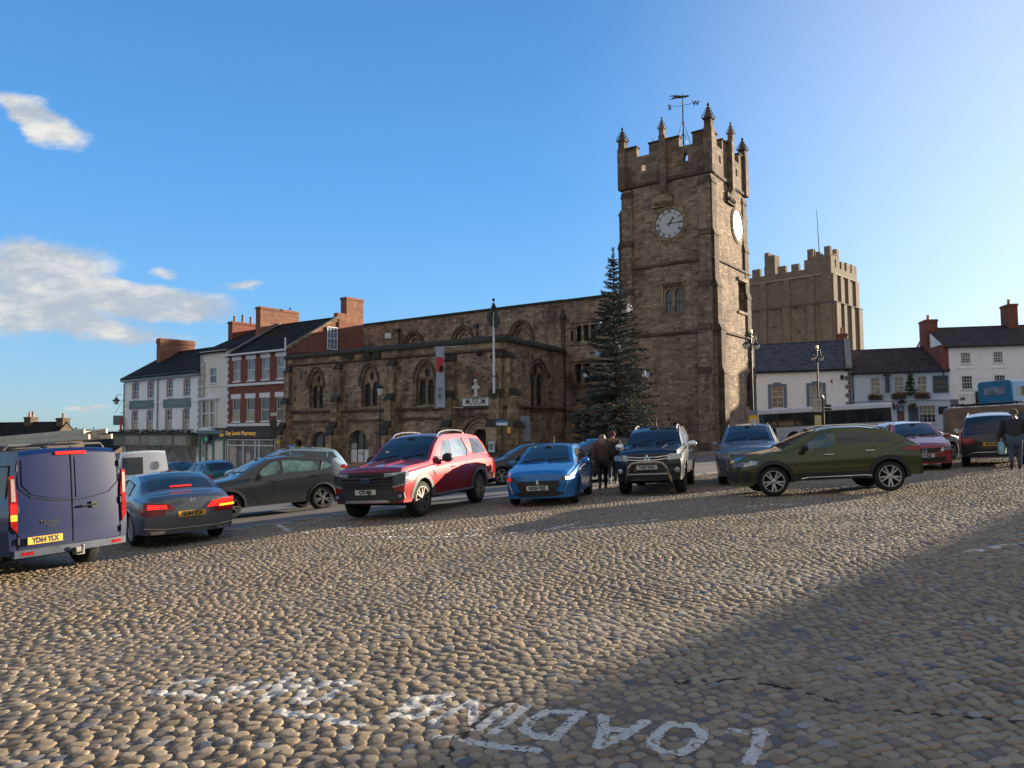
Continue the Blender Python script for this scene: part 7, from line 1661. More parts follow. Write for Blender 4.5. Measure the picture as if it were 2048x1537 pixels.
# ---- vans
def van(name, label, x, y, f, mat, L=4.97, W_=1.90, H=1.97, wb=2.93, fo=.95, wins=None, plate_r=None, dark_side=None, glassm=AUTOG):
    top = [(0, .88), (.15, 1.0), (.7, 1.12), (.95, 1.20), (1.5, 1.66), (1.85, H-.06), (2.2, H), (L-.06, H), (L, H-.10)]
    c = Car(L, W_, wb, fo, top, [(0, .86), (.7, 1.04), (1.4, 1.10), (L, 1.14)], sill=.30, wr=.335, ww=.22, roofw=.80, front=(.10, .05), rear=(.025, .02), nose_low=.24, tail_low=.40, taper=(.10, .01), crown=.04)
    t = place(x, y, f, name, label, 'van'); c.body(t, mat); c.under(t); screens(c, t, (.98, 1.80), (None, None), glassm, .86)
    side_glass(c, t, wins or [[(1.35, 1.14), (2.25, 1.16), (2.25, 1.68), (1.95, 1.66), (1.6, 1.42)]], glassm, TRIMB)
    doors(c, t, [[(1.2, 1.1), (1.25, .5), (1.35, .38)], [(2.32, 1.75), (2.32, .36)], [(3.55, 1.80), (3.55, .36)]], [(2.15, 1.02), (2.5, 1.02)]); arches(c, t, TRIMB, .04); wheels(c, t, ALLOYD, 6)
    mirror_lr(c, t, 1.38, 1.12, TRIMB, (.2, .14, .28), .14)
    for sd in (1, -1):
        S_ = lambda s, z, off, sd=sd: c.side(s, z, sd, off); c.patch('headlight', S_, [(.02, .78), (.35, .84), (.5, 1.0), (.02, .92)], LAMP, t, off=.008)
        c.patch('side_moulding', S_, [(1.4, .52), (L-1.3, .52), (L-1.3, .64), (1.4, .64)], TRIMB, t, off=.014)
    return c, t
def blue_van():
    P = paint('royal_blue_paint', (.002, .011, .062), 0, dirt=.05); f = Vector((-.87, .49)).normalized(); L = 4.97; ctr = Vector((-9.25, 13.2))
    c, t = van('panel_van', 'dirty royal blue panel van with ladders on the roof, seen from behind', ctr.x, ctr.y, f, P, H=1.98, wins=[[(1.35, 1.14), (2.25, 1.16), (2.25, 1.68), (1.95, 1.66), (1.6, 1.42)], [(2.45, 1.16), (3.5, 1.17), (3.5, 1.74), (2.45, 1.74)], [(3.7, 1.17), (4.72, 1.18), (4.70, 1.76), (3.7, 1.75)]])
    T = c.tail; SE = plain('panel_gap', (.004, .006, .012), .8)
    m = MB(); m.tube([T(0, z, .003) for z in (1.93, 1.6, 1.2, .8, .52)], .009, 5); m.build('door_gap', SE, t)
    for sd in (1, -1):
        m = MB(); m.tube([T(sd*.80, 1.86, .003), T(sd*.79, 1.42, .003), T(sd*.62, 1.26, .003), T(sd*.35, 1.20, .003), T(sd*.03, 1.17, .003)], .008, 5); m.build('panel_crease', SE, t); MB().tube([T(sd*.81, .78, .003), T(sd*.81, .50, .003), T(sd*.78, .49, .003), T(sd*.03, .49, .003)], .008, 5).build('panel_crease', SE, t)
        c.patch('rear_panel', T, [(sd*.06, 1.21), (sd*.38, 1.24), (sd*.62, 1.31), (sd*.74, 1.46), (sd*.74, 1.84), (sd*.06, 1.86)], P, t, off=.010, skirt=.012)
        q = [(sd*.83, .74), (sd*.915, .86), (sd*.925, 1.6), (sd*.86, 1.62), (sd*.82, 1.25)]; tl = c.patch('tail_light', T, q, REDL, t, off=.03, skirt=.05)
        c.patch('reverse_lens', T, [(sd*.845, 1.22), (sd*.905, 1.22), (sd*.905, 1.56), (sd*.86, 1.56)], plain('smoked_lens', (.40, .28, .25), .15, var=.3), tl, off=.04); c.patch('brake_lens', T, [(sd*.835, 1.02), (sd*.915, 1.02), (sd*.915, 1.18), (sd*.835, 1.18)], REDON if sd > 0 else REDL, tl, off=.042)
        if sd > 0: c.patch('indicator', T, [(sd*.835, .93), (sd*.915, .93), (sd*.915, 1.02), (sd*.835, 1.02)], AMBON, tl, off=.043)
        c.patch('reflector', T, [(sd*.62, .40), (sd*.78, .40), (sd*.78, .45), (sd*.62, .45)], REDL, t, off=.06)
        for z in (1.72, 1.1, .62): MB().tube([T(sd*.815, z-.05, .02), T(sd*.815, z+.05, .02)], .02, 6).build('hinge', TRIMB, t)
        MB().tube([c.side(4.8, 1.13, sd, .01), c.side(2.4, 1.12, sd, .01)], .012, 5).build('waist_strip', CHROME, t)
    c.patch('rear_bumper', T, [(-.88, .37), (.88, .37), (.88, .485), (-.88, .485)], plain('dirty_bumper', (.045, .055, .085), .6, var=.5), t, off=.055, skirt=.1)
    c.patch('plate_recess', T, [(.08, .52), (.80, .52), (.80, .70), (.08, .70)], P, t, off=.012); number_plate(t, T, .45, .61, 'YD64 YLX', PLY, off=.03)
    h = MB(); h.tube([T(-.10, 1.06, .02), T(-.12, 1.06, .05), T(-.36, 1.07, .05), T(-.38, 1.07, .02)], .016, 6); h.box(Vector(T(-.34, 1.07, .02)), (.03, .1, .1)); h.build('door_handle', TRIMB, t)
    c.patch('high_brake_light', c.tail, [(-.24, 1.905), (.24, 1.905), (.24, 1.955), (-.24, 1.955)], REDON, t, off=.03)
    text_mesh('TRANSIT', .075, lambda a, b: (T(.55, .85, .012)[0], .58-a-.25, .87+b), sx=1.15, bold=.003).build('lettering', CHROME, t)
    text_mesh('CUSTOM', .045, lambda a, b: (T(.55, .80, .012)[0], .58-a-.30, .80+b), sx=1.25, bold=.002).build('lettering', CHROME, t)
    tb = MB().box(Vector(T(-.05, .36, .06)), (.10, .14, .12)); tb.tube([T(-.05, .34, .04), T(-.05, .33, .16), T(-.05, .42, .17)], .02, 6); tb.ball(T(-.05, .45, .17), .028); tb.build('tow_bar', plain('worn_steel', (.28, .27, .25), .4, metal=.8), t)
    # roof bars and ladders carried across
    bars = MB(); STEEL = plain('grey_bar', (.10, .10, .10), .5)
    for s in (2.6, 3.6, 4.5): p = c.topp(s, 0, 0); bars.tube([(p[0], -.8, p[2]-.02), (p[0], -.74, p[2]+.06), (p[0], .74, p[2]+.06), (p[0], .8, p[2]-.02)], .02, 6)
    bars.build('roof_bar', STEEL, t)
    return c, t
BVC, BVT = blue_van()
def ladders():
    """two stacked aluminium ladders lying over the van roof"""
    AL = plain('ladder_aluminium', (.46, .43, .35), .4, metal=.7, var=.2); p0 = BVT.matrix_world
    for k, (dy, dz, lab) in enumerate(((-.38, .10, 'lower aluminium ladder lying on the roof bars of the blue van'), (-.42, .20, 'upper aluminium ladder stacked on another on the blue van'))):
        t = empty('ladder', None, lab, 'ladder', 'ladders on the blue van', mw=p0 @ Matrix.Translation((0, 0, 2.07+dz)))
        for sd in (1, -1): m = MB().box((-.25, sd*.19+dy, 0), (4.9-.4*k, .03, .075)); m.build('stile', AL, t)
        m = MB(); [m.tube([(-2.3+.28*i, dy-.2, 0), (-2.3+.28*i, dy+.2, 0)], .015, 5) for i in range(16)]; m.build('rungs', AL, t)
ladders()
c, t = van('panel_van', 'plain white van with a dark side window behind the silver saloon', -15.6, 30.8, (-.55, .84), paint('white_van_paint', (.55, .57, .60), 0, .1), H=2.05, L=5.2, wins=[[(1.35, 1.14), (2.25, 1.16), (2.25, 1.68), (1.95, 1.66), (1.6, 1.42)]])
for p in ([(-.78, 1.2), (-.04, 1.2), (-.04, 1.85), (-.74, 1.85)], ): c.patch('rear_window', c.tail, [(-q[0], q[1]) for q in p], AUTOG, t, off=.012)
c.patch('crest', c.tail, oval(-.42, 1.5, .11, .17), plain('grey_crest', (.16, .17, .19), .5), t, off=.014)
for sd in (1, -1): c.patch('tail_light', c.tail, [(sd*.85, .8), (sd*.93, .8), (sd*.93, 1.3), (sd*.85, 1.3)], REDL, t, off=.02)
c, t = van('panel_van', 'long dark van coloured with the brown of reflected buildings, side on behind the black crossover, with black roof rack', 23.1, 34.2, (.93, -.37), plain('brown_reflection_paint', (.16, .095, .055), .5, var=.35, vs=1.2), H=1.98, L=5.1, W_=1.95)  # brown of reflected sunlit buildings is put into the base colour
m = MB()
for s in (2.3, 3.0, 3.7, 4.4): p = c.topp(s, 0, 0); m.tube([(p[0], -.8, p[2]), (p[0], -.8, p[2]+.12), (p[0], .8, p[2]+.12), (p[0], .8, p[2])], .03, 6)
for y_ in (-.8, .8): m.tube([(c.topp(2.1, 0)[0], y_, 2.1), (c.topp(4.7, 0)[0], y_, 2.1)], .04, 6)
m.build('roof_rack', TRIMB, t)

# ---- buses
def bus_shell(parent, L, W_, H, z0, mat, r=.18):
    """rounded box body, x forward"""
    m = MB(); pr = []
    for k, (cy, cz, a0) in enumerate(((W_/2-r, H-r, 0), (-W_/2+r, H-r, 90), (-W_/2+.06, z0+.06, 180), (W_/2-.06, z0+.06, 270))):
        q = r if k < 2 else .06
        for i in range(5): a = rad(a0+22.5*i); pr.append((cy+q*math.cos(a), cz+q*math.sin(a)))
    n = len(pr); xs = [(-L/2, .96), (-L/2+.06, .99), (-L/2+.2, 1), (L/2-.25, 1), (L/2-.08, .985), (L/2, .94)]; zc = (H+z0)/2
    for x, sc in xs:
        for y, z in pr: m.v.append((x, y*sc, zc+(z-zc)*(.5+.5*sc)))
    for i in range(len(xs)-1):
        for k in range(n): a = i*n+k; b = i*n+(k+1) % n; m.f.append((a, b, b+n, a+n))
    m.f.append(tuple(range(n))[::-1]); m.f.append(tuple((len(xs)-1)*n+k for k in range(n)))
    return m.build('body', mat, parent, smooth=True, angle=40)
def bus_wheels(t, xs, W_, r=.48):
    for x in xs:
        for sd in (1, -1):
            M = Matrix.Translation((x, sd*(W_/2+.004), r)) @ Matrix.Rotation(rad(-90)*sd, 4, 'X'); MB().lathe([(.001, -.02), (r+.12, -.02), (r+.12, .006), (.001, .006)], M, 20).build('wheel_well', WELL, t)
            spoked_wheel(t, x, sd*(W_/2-.10), r, .26, ALLOY, 8, .6, False, 0, sd)
def single_bus():
    L, W_, H = 10.6, 2.5, 3.0; t = place(25.4, 61.0, (.985, -.17), 'single_decker_bus', 'white single-decker bus with dark windows passing the white inn', 'bus'); wm = plain('bus_white', (.50, .54, .60), .3, coat=.6); bus_shell(t, L, W_, H, .3, wm)
    BG = glass('bus_glass', (.02, .024, .028), .05, .6, .8)
    for sd in (1, -1):
        y = sd*W_/2; MB().box((.1, y, 2.02), (L-.5, .03, 1.12)).build('window_band', TRIMB, t)
        x = -L/2+.45
        for k in range(7): MB().box((x+.62, y+.014*sd, 2.02), (1.2, .014, .96)).build('window', BG, t); x += 1.36
        m = MB(); [m.box((-L/2+1.8+1.36*k, y+.024*sd, 2.02+.25), (1.2, .012, .03)) for k in range(5)]; m.build('vent_bar', TRIMB, t)
        MB().box((0, y, .62), (L-.3, .02, .03)).build('skirt_line', plain('grey_pipe', (0, 0, 0)), t)
    MB().box((L/2-.02, 0, 1.95), (.06, W_*.88, 1.5)).build('windscreen', BG, t); MB().box((L/2, 0, 2.82), (.05, 1.6, .25)).build('destination_display', TRIMB, t)
    for sd in (1, -1): MB().box((L/2, sd*.95, .75), (.06, .35, .2)).build('headlight', LAMP, t); MB().tube([(L/2, sd*1.2, 2.6), (L/2+.35, sd*1.38, 2.4), (L/2+.35, sd*1.38, 2.0)], .05, 6).build('wing_mirror', TRIMB, t)
    bus_wheels(t, (L/2-2.6, -L/2+3.0), W_)
single_bus()
def double_bus():
    L, W_, H = 10.2, 2.5, 4.2; t = place(42.3, 60.6, (.85, .53), 'double_decker_bus', 'bright blue double-decker bus at the right edge, its rear towards us', 'bus'); bm_ = plain('bus_blue', (.006, .17, .36), .3, coat=.6, var=.08); bus_shell(t, L, W_, H, .3, bm_, .3)
    BG = glass('bus_glass', (0, 0, 0)); x = -L/2-.015
    MB().box((x, 0, 3.40), (.05, 1.5, .62)).build('rear_window', glass('upper_rear_glass', (.20, .26, .33), .1), t); g = MB().box((x, 0, 1.45), (.05, 1.85, .95)); g.build('engine_grille', TRIMB, t)
    MB().box((x-.02, .62, 1.72), (.05, .42, .13)).build('tail_light', plain('orange_lamp', (.8, .25, .05), .3, emit=(1, .3, .08), es=1.2), t); MB().box((x, -.62, 1.72), (.06, .42, .13)).build('tail_light', REDL, t)
    text_mesh('arriva', .30, lambda a, b: (x-.012, -a, 2.55+b)).build('lettering', plain('pale_letters', (0, 0, 0)), t)
    for sd in (1, -1):
        for z, h in ((3.3, .75), (1.95, .95)):
            xx = -L/2+.9
            for k in range(6): MB().box((xx+.68, sd*(W_/2+.004), z), (1.34, .02, h)).build('window', BG, t); xx += 1.42
    MB().box((L/2, 0, 3.3), (.05, 2.1, .9)).build('windscreen', BG, t); MB().box((L/2, 0, 1.7), (.05, 2.1, 1.3)).build('windscreen', BG, t)
    bus_wheels(t, (L/2-2.4, -L/2+2.7), W_)
double_bus()
# ------------------------------------------------------------ people
def skin_mesh(V, E, R, sub=2, loops=()):
    me = bpy.data.meshes.new('s'); me.from_pydata(V, E, []); ob = bpy.data.objects.new('s', me); COL.objects.link(ob)
    ob.modifiers.new('k', 'SKIN').use_smooth_shade = True
    for i, r in enumerate(R):
        sv = me.skin_vertices[0].data[i]; sv.radius = r if hasattr(r, '__len__') else (r, r); sv.use_root = (i == 0)
    m = ob.modifiers.new('u', 'SUBSURF'); m.levels = sub
    dg = bpy.context.evaluated_depsgraph_get(); out = bpy.data.meshes.new_from_object(ob.evaluated_get(dg))
    mb = MB(); mb.add([tuple(v.co) for v in out.vertices], [tuple(p.vertices) for p in out.polygons])
    bpy.data.objects.remove(ob); bpy.data.meshes.remove(me); bpy.data.meshes.remove(out); return mb
SKIN = plain('skin', (.42, .24, .17), .6, var=.06)
def person(pos, face, h, label, coat, legs, shoes, hair=None, hat=None, fur=None, stride=.25, arm=(.12, -.1), bag=None, long_coat=.72, wide=1.0, haircol=(.3, .2, .1), longhair=False, lean=0.0, hood=False):
    """local frame: x to the person's right, y ahead, z up; scaled to height h"""
    k = h/1.72; a = math.atan2(face[1], face[0])-math.pi/2
    t = empty('person', None, label, 'person', mw=Matrix.Translation(pos) @ Matrix.Rotation(a, 4, 'Z') @ Matrix.Scale(k, 4)); w = wide
    hipz, kn = .92, .50; L = {}
    sh = 1.42
    def leg(sd, f):   # f forward swing of the foot
        return [(sd*.09, 0, hipz-.02), (sd*.10, f*.55+.03, kn), (sd*.10, f-(.05 if f < 0 else 0), .09+(.05 if f < 0 else 0)), (sd*.11, f+.10, .035+(.01 if f < 0 else 0)), (sd*.11, f+.17, .03)]
    def armp(sd, f): return [(sd*.17*w, lean*.9, sh), (sd*.215*w, lean+f*.35-.02, 1.15), (sd*.235*w, lean+f+.05, .90), (sd*.24*w, lean+f*1.1+.07, .83)]
    V = [(0, 0, .95), (0, lean*.4, 1.12), (0, lean*.8, 1.34), (0, lean, 1.47), (0, lean+.015, 1.54), (0, lean+.025, 1.62), (0, lean+.02, 1.69)]; E = [(i, i+1) for i in range(6)]; R = [.14*w, .13*w, (.16*w, .11), .055, .06, (.075, .09), (.06, .07)]
    for sd, f in ((1, stride), (-1, -stride)):
        i = len(V); V += leg(sd, f); E += [(0, i)]+[(i+j, i+j+1) for j in range(4)]; R += [.088, .062, .042, .038, .03]
    for sd, f in ((1, arm[0]), (-1, arm[1])):
        i = len(V); P = armp(sd, f); V += P; E += [(2, i)]+[(i+j, i+j+1) for j in range(3)]; R += [.055, .042, .028, .026]
        hx, hy, hz = P[3]
        for q in range(4): b = len(V); V += [(hx-.004*sd, hy-.026+.017*q+.01, hz-.045), (hx-.016*sd, hy-.024+.017*q+.012, hz-.08-.006*(q in (1, 2))), (hx-.034*sd, hy-.022+.017*q+.012, hz-.10-.006*(q in (1, 2)))]; E += [(i+3, b), (b, b+1), (b+1, b+2)]; R += [.009, .008, .007]
        b = len(V); V += [(hx-.01*sd, hy+.035, hz-.02), (hx-.022*sd, hy+.045, hz-.055)]; E += [(i+3, b), (b, b+1)]; R += [.010, .008]
    body = skin_mesh(V, E, R).build('body', SKIN, t, smooth=True, angle=180)
    f = MB()
    for sd in (1, -1): f.ball((sd*.03, lean+.095, 1.63), .010, 6)
    f.build('eyes', INK, t); MB().lathe([(.001, .0), (.014, .018), (.001, .04)], Matrix.Translation((0, lean+.105, 1.585)), 6).build('nose', SKIN, t)
    # trousers, coat, shoes
    V = [(0, 0, .93)]; E = []; R = [.145*w]
    for sd, s in ((1, stride), (-1, -stride)): P = leg(sd, s); i = len(V); V += P[:3]; E += [(0, i), (i, i+1), (i+1, i+2)]; R += [.105*w, .078, .056]
    skin_mesh(V, E, R).build('trousers', legs, t, smooth=True, angle=180)
    V = [(0, 0, long_coat+.06), (0, lean*.3, 1.0), (0, lean*.7, 1.25), (0, lean*.95, 1.40), (0, lean, 1.49)]; E = [(i, i+1) for i in range(4)]; R = [(.20*w, .17*w), (.19*w, .15*w), (.20*w, .14*w), (.19*w, .11*w), .075]
    for sd, s in ((1, arm[0]), (-1, arm[1])): P = armp(sd, s); i = len(V); V += P[:3]; E += [(3, i), (i, i+1), (i+1, i+2)]; R += [.078*w, .064*w, .050]
    ct = skin_mesh(V, E, R).build('coat', coat, t, smooth=True, angle=180)
    for sd, s in ((1, stride), (-1, -stride)):
        P = leg(sd, s); skin_mesh([(P[2][0], P[2][1], P[2][2]+.12), P[2], P[3], P[4]], [(0, 1), (1, 2), (2, 3)], [.05, .05, .048, .04]).build('shoe', shoes, t, smooth=True, angle=180)
    hc = plain('hair_%d' % int(haircol[0]*100), haircol, .5, var=.3, vs=40)
    if longhair:
        m = MB(); rr = random.Random(5); m.lathe([(.001, .13), (.07, .115), (.098, .06), (.105, 0), (.095, -.06), (.08, -.10)], Matrix.Translation((0, lean+.0, 1.64)), 14)
        for q in range(26): an = math.pi*(1.0+q/25); x, y = .09*math.cos(an), .08*math.sin(an); m.tube([(x, lean+y, 1.66), (x*1.15, lean+y*1.25, 1.52), (x*1.2+rr.uniform(-.02, .02), lean+y*1.5-.02, 1.36+rr.uniform(-.05, .04))], [.03, .028, .008], 5)
        m.build('hair', hc, t, smooth=True, angle=180)
    elif not hat: MB().lathe([(.001, .13), (.07, .115), (.095, .06), (.10, .0), (.085, -.06)], Matrix.Translation((0, lean-.005, 1.64)), 14).build('hair', hc, t, smooth=True)
    if hat: m = MB().lathe([(.001, .155), (.05, .15), (.095, .10), (.112, .03), (.115, .0), (.105, -.01)], Matrix.Translation((0, lean+.005, 1.645)), 16); m.build('hat', hat, t, smooth=True)
    if fur:
        Vv, Q = leaf_cloud(420, .20, .13, .08, .03, 3, (0, lean-.02, 1.47), .6); m = MB(); m.v = [tuple(v) for v in Vv]; m.f = [tuple(q) for q in Q]; m.build('fur_collar', fur, t)
    return t
def foot(px, py): p = onground(px, py); return p
def head_h(p, py, px): q = at(px, py, p.y); return q.z-p.z
WOOL = plain('brown_coat', (.075, .045, .035), .9, var=.25, vs=12, bump=.4); DKC = plain('dark_coat', (.022, .018, .024), .85, var=.3, vs=12); BLK = plain('black_leggings', (.008, .008, .009), .8); FUR = plain('tan_fur', (.42, .27, .12), .95, var=.4, vs=30)
p = foot(1206, 979); pa = person(p, (.05, 1), head_h(p, 872, 1203), 'woman walking away in a brown coat with long fair hair and black leggings', WOOL, BLK, plain('brown_boot', (.16, .09, .06), .6), haircol=(.22, .13, .07), longhair=True, stride=.16, arm=(.05, -.10), wide=1.26, long_coat=.80)
def handbag(owner, name, label, x, z, sz, mat, cat):
    Mw = owner.matrix_world; t = empty(name, None, label, cat, mw=Mw @ Matrix.Translation((x, -.03, z)))
    m = MB(); n = 12; w, d, h = sz
    for i, (r, zz) in enumerate(((.55, 0), (.95, .06), (1, .5), (.85, .85), (.5, 1.0))):
        for k in range(n): a = 2*math.pi*k/n; m.v.append((d/2*r*math.cos(a)*(1+.08*math.sin(3*a+i)), w/2*r*math.sin(a)*(1+.06*math.cos(5*a+i*2)), zz*h-h))
    for i in range(4):
        for k in range(n): q = i*n+k; q1 = i*n+(k+1) % n; m.f.append((q, q1, q1+n, q+n))
    m.f.append(tuple(range(n))[::-1]); m.f.append(tuple(range(4*n, 5*n))); m.build('bag_body', mat, t, smooth=True, angle=60)
    MB().tube([(0, -w*.25, -.02), (0, -w*.16, .10), (0, 0, .13), (0, w*.16, .10), (0, w*.25, -.02)], .010, 5).build('handle', mat, t)
handbag(pa, 'handbag', 'dark bag hanging from the left hand of the woman in the brown coat', -.27, .66, (.30, .14, .26), DKC, 'bag')
p = foot(1226, 970); person(p, (.1, 1), head_h(p, 867, 1218), 'person walking away in a dark coat, maroon knitted hat and fur collar', DKC, plain('dark_jeans', (.02, .025, .035), .85), plain('white_trainer', (.5, .48, .42), .6), hat=plain('maroon_hat', (.12, .015, .03), .9, var=.3, vs=20), fur=FUR, stride=.2, arm=(-.1, .08), wide=1.22, long_coat=.85)
p = foot(2032, 939); pm = person(p, (.55, .83), head_h(p, 823, 2016), 'man in a dark padded jacket, flat cap and jeans at the right edge', plain('padded_jacket', (.018, .017, .020), .7, var=.3, vs=10), plain('blue_jeans', (.055, .08, .12), .85, var=.3, vs=10), plain('dark_shoe', (.02, .018, .016), .6), hat=plain('grey_cap', (.08, .08, .055), .9), stride=.14, arm=(.05, .06), wide=1.42, lean=.06, long_coat=.84)
handbag(pm, 'carrier_bag', 'pale blue-green plastic carrier bag held by the man in the dark jacket', -.33, .80, (.42, .22, .36), plain('bag_plastic', (.24, .42, .46), .4, var=.2), 'bag')
p = at(1549, 884, 55); p.z = gz(p.x, p.y)+.02; person(p, (-1, .1), 1.68, 'small distant figure walking in front of the white bus', DKC, BLK, BLK, haircol=(.05, .04, .03), stride=.2)

# ------------------------------------------------------------ street furniture
def lantern_head(m, g, x, y, z, s=.55):
    m.lathe([(.001, .42), (.05, .36), (.09, .22), (.14, .14), (.36, .02), (.38, -.02), (.34, -.04), (.001, -.03)], Matrix.Translation((x, y, z)) @ Matrix.Scale(s, 4), 14)
    g.lathe([(.30, -.04), (.29, -.12), (.20, -.34), (.09, -.42), (.001, -.44)], Matrix.Translation((x, y, z)) @ Matrix.Scale(s, 4), 14)
BOWL = plain('opal_bowl', (.62, .56, .44), .25, var=.06)
def double_lamp(px, py_top, Y, label):
    q = at(px, py_top, Y); g0 = gz(q.x, Y); t = empty('street_lamp', (q.x, Y, g0), label, 'street lamp', 'double lantern street lamps'); x = q.x; zt = q.z; zl = zt-.80
    MB().lathe([(.16, 0), (.16, .25), (.11, .35), (.10, 1.0), (.07, 1.15), (.05, 2.2), (.042, zl-g0), (.03, zt-g0-.35)], Matrix.Translation((x, Y, g0)), 12).build('post', BLACK, t, smooth=True)
    a = MB(); dx, dy = .62, .36
    for s in (-1, 1): a.tube([(x, Y, zl+.25), (x+s*dx*.25, Y+s*dy*.25, zl+.48), (x+s*dx*.45, Y+s*dy*.45, zl+.38), (x+s*dx*.48, Y+s*dy*.48, zl+.2)], .028, 6); a.tube([(x, Y, zl-.1), (x+s*dx*.2, Y+s*dy*.2, zl+.1), (x+s*dx*.4, Y+s*dy*.4, zl+.34)], .016, 5)
    a.build('arm', BLACK, t); 
    for s in (-1, 1):
        m, g = MB(), MB(); lantern_head(m, g, x+s*dx*.48, Y+s*dy*.48, zl-.05); h = m.build('lantern', BLACK, t, smooth=True); g.build('bowl', BOWL, h, smooth=True)
    f = MB(); f.lathe([(.001, .45), (.03, .3), (.05, .16), (.03, .1), (.06, .05), (.07, 0), (.03, -.05)], Matrix.Translation((x, Y, zt-.45)), 10)
    for k in range(4): an = k*math.pi/2+.6; f.tube([(x, Y, zt-.45), (x+.10*math.cos(an), Y+.10*math.sin(an), zt-.3), (x+.07*math.cos(an), Y+.07*math.sin(an), zt-.15)], .012, 5)
    f.build('finial', plain('gilt', (.50, .42, .25), .3, metal=.7), t, smooth=True); return x, Y, g0
lx, lY, lg = double_lamp(1501, 655, 36, 'black double lantern street lamp in front of the clock tower corner')
double_lamp(1633, 688, 46, 'black double lantern street lamp in front of the white inn')
def panel_sign(px0, px1, py0, py1, Y, mat, label, name='sign', cat='sign', sheet=None, post=None, group=None):
    a, b = at(px0, py0, Y), at(px1, py1, Y); t = empty(name, ((a.x+b.x)/2, Y, b.z), label, cat, group); cx, cz = (a.x+b.x)/2, (a.z+b.z)/2; w, h = b.x-a.x, a.z-b.z
    MB().box((cx, Y, cz), (w, .03, h)).build('panel', mat, t)
    if sheet: m = MB(); m.box((cx, Y-.02, cz+h*.12), (w*.62, .012, h*.30)); m.box((cx, Y-.02, cz-h*.17), (w*.26, .012, h*.28)); m.build('sheet', sheet, t)
    if post: g = gz(cx, Y+.06); MB().tube([(cx, Y+.06, g), (cx, Y+.06, post)], .035, 8).build('post', BLACK, t)
    return t
YEL = plain('yellow_board', (.75, .42, .02), .5, var=.06); SHT = plain('grey_sheet', (.45, .45, .48), .6)
panel_sign(1498, 1516, 831, 862, 35.9, YEL, 'yellow notice board with a grey sheet strapped to the nearer lamp post', sheet=SHT)
panel_sign(1500, 1512, 821, 830.5, 35.88, plain('blue_grey_plate', (.16, .21, .26), .5), 'small blue-grey plate above the yellow board on the lamp post')
panel_sign(1629, 1643, 831, 853, 41, plain('pale_yellow_board', (.62, .50, .16), .5), 'pale yellow notice on a thin post beside the finger post', sheet=plain('pale_sheet', (.55, .52, .40), .6), post=at(1636, 826, 41).z)
t = panel_sign(991, 1017, 841, 852, 45, plain('blue_sign', (.05, .16, .32), .5), 'small tilted blue and white sign on a post by the museum corner', post=at(1000, 838, 45).z); a, b = at(993, 846, 44.96), at(1015, 851, 44.96); MB().box(((a.x+b.x)/2, 44.96, (a.z+b.z)/2), (b.x-a.x, .02, a.z-b.z)).build('white_band', TRIM, t)
panel_sign(1014, 1021, 855, 867, 45, YEL, 'tiny yellow box on the post by the museum corner')
panel_sign(553, 559, 880, 888, 54, YEL, 'tiny yellow notice on the dark post right of the pharmacy')
t = panel_sign(540, 554, 842, 858, 56, plain('black_fascia', (0, 0, 0)), 'post with stacked black direction panels right of the pharmacy sign', post=at(556, 826, 56).z)
for k, (y0, y1) in enumerate(((826, 832), (860, 867), (869, 876))): a, b = at(541, y0, 56), at(554, y1, 56); MB().box(((a.x+b.x)/2, 56, (a.z+b.z)/2), (b.x-a.x, .03, a.z-b.z)).build('panel', plain('black_fascia' if k else 'pale_sheet', (0, 0, 0)), t)
def finger_post():
    Y = 41.5; q = at(1645, 790, Y); x = q.x; g0 = gz(x, Y); t = empty('finger_post', (x, Y, g0), 'tall dark finger post with cream direction arms in front of the white inn', 'signpost')
    MB().lathe([(.12, 0), (.12, .3), (.07, .4), (.06, q.z-g0-.3), (.09, q.z-g0-.2), (.001, q.z-g0)], Matrix.Translation((x, Y, g0)), 10).build('post', BLACK, t, smooth=True)
    for k, (y, s, m) in enumerate(((800, -1, 1), (808, -1, 1), (815, -1, 1), (822, -1, 1), (812, 1, 0), (819, 1, 0))):
        z = at(1640, y, Y).z; dx, dy = (-.68, -.1) if s < 0 else (.62, .30); n = Vector((-dy, dx)).normalized()*.015
        m_ = MB(); pts = [(0, -.07), (.85, -.07), (1.0, 0), (.85, .07), (0, .07)]; A = [(x+dx*a+n.x, Y+dy*a+n.y, z+b) for a, b in pts]; B = [(x+dx*a-n.x, Y+dy*a-n.y, z+b) for a, b in pts]
        m_.poly(A); m_.poly(B[::-1]); [m_.poly([A[i], A[(i+1) % 5], B[(i+1) % 5], B[i]]) for i in range(5)]; m_.build('finger', plain('cream_finger', (.42, .40, .34), .5) if m else BLACK, t)
finger_post()
def post_lantern():
    Y = 46; q = at(760, 768, Y); x = q.x; g0 = gz(x, Y); t = empty('street_lamp', (x, Y, g0), 'slim black single lantern lamp post in front of the museum windows', 'street lamp')
    zt = q.z; MB().lathe([(.14, 0), (.14, .3), (.07, .45), (.055, 1.2), (.04, zt-g0-.75)], Matrix.Translation((x, Y, g0)), 10).build('post', BLACK, t, smooth=True)
    m = MB().lathe([(.10, -.75), (.20, -.25), (.27, -.2), (.12, -.05), (.05, 0)], Matrix.Translation((x, Y, zt)) @ Matrix.Rotation(.4, 4, 'Z'), 4); m.tube([(x-.3, Y, zt-.72), (x+.3, Y, zt-.72)], .02, 5); h = m.build('lantern', BLACK, t)
    MB().lathe([(.115, -.70), (.19, -.29)], Matrix.Translation((x, Y, zt)) @ Matrix.Rotation(.4, 4, 'Z') @ Matrix.Scale(1.04, 4), 4).build('glass', plain('lamp_glass', (0, 0, 0)), h)
post_lantern()
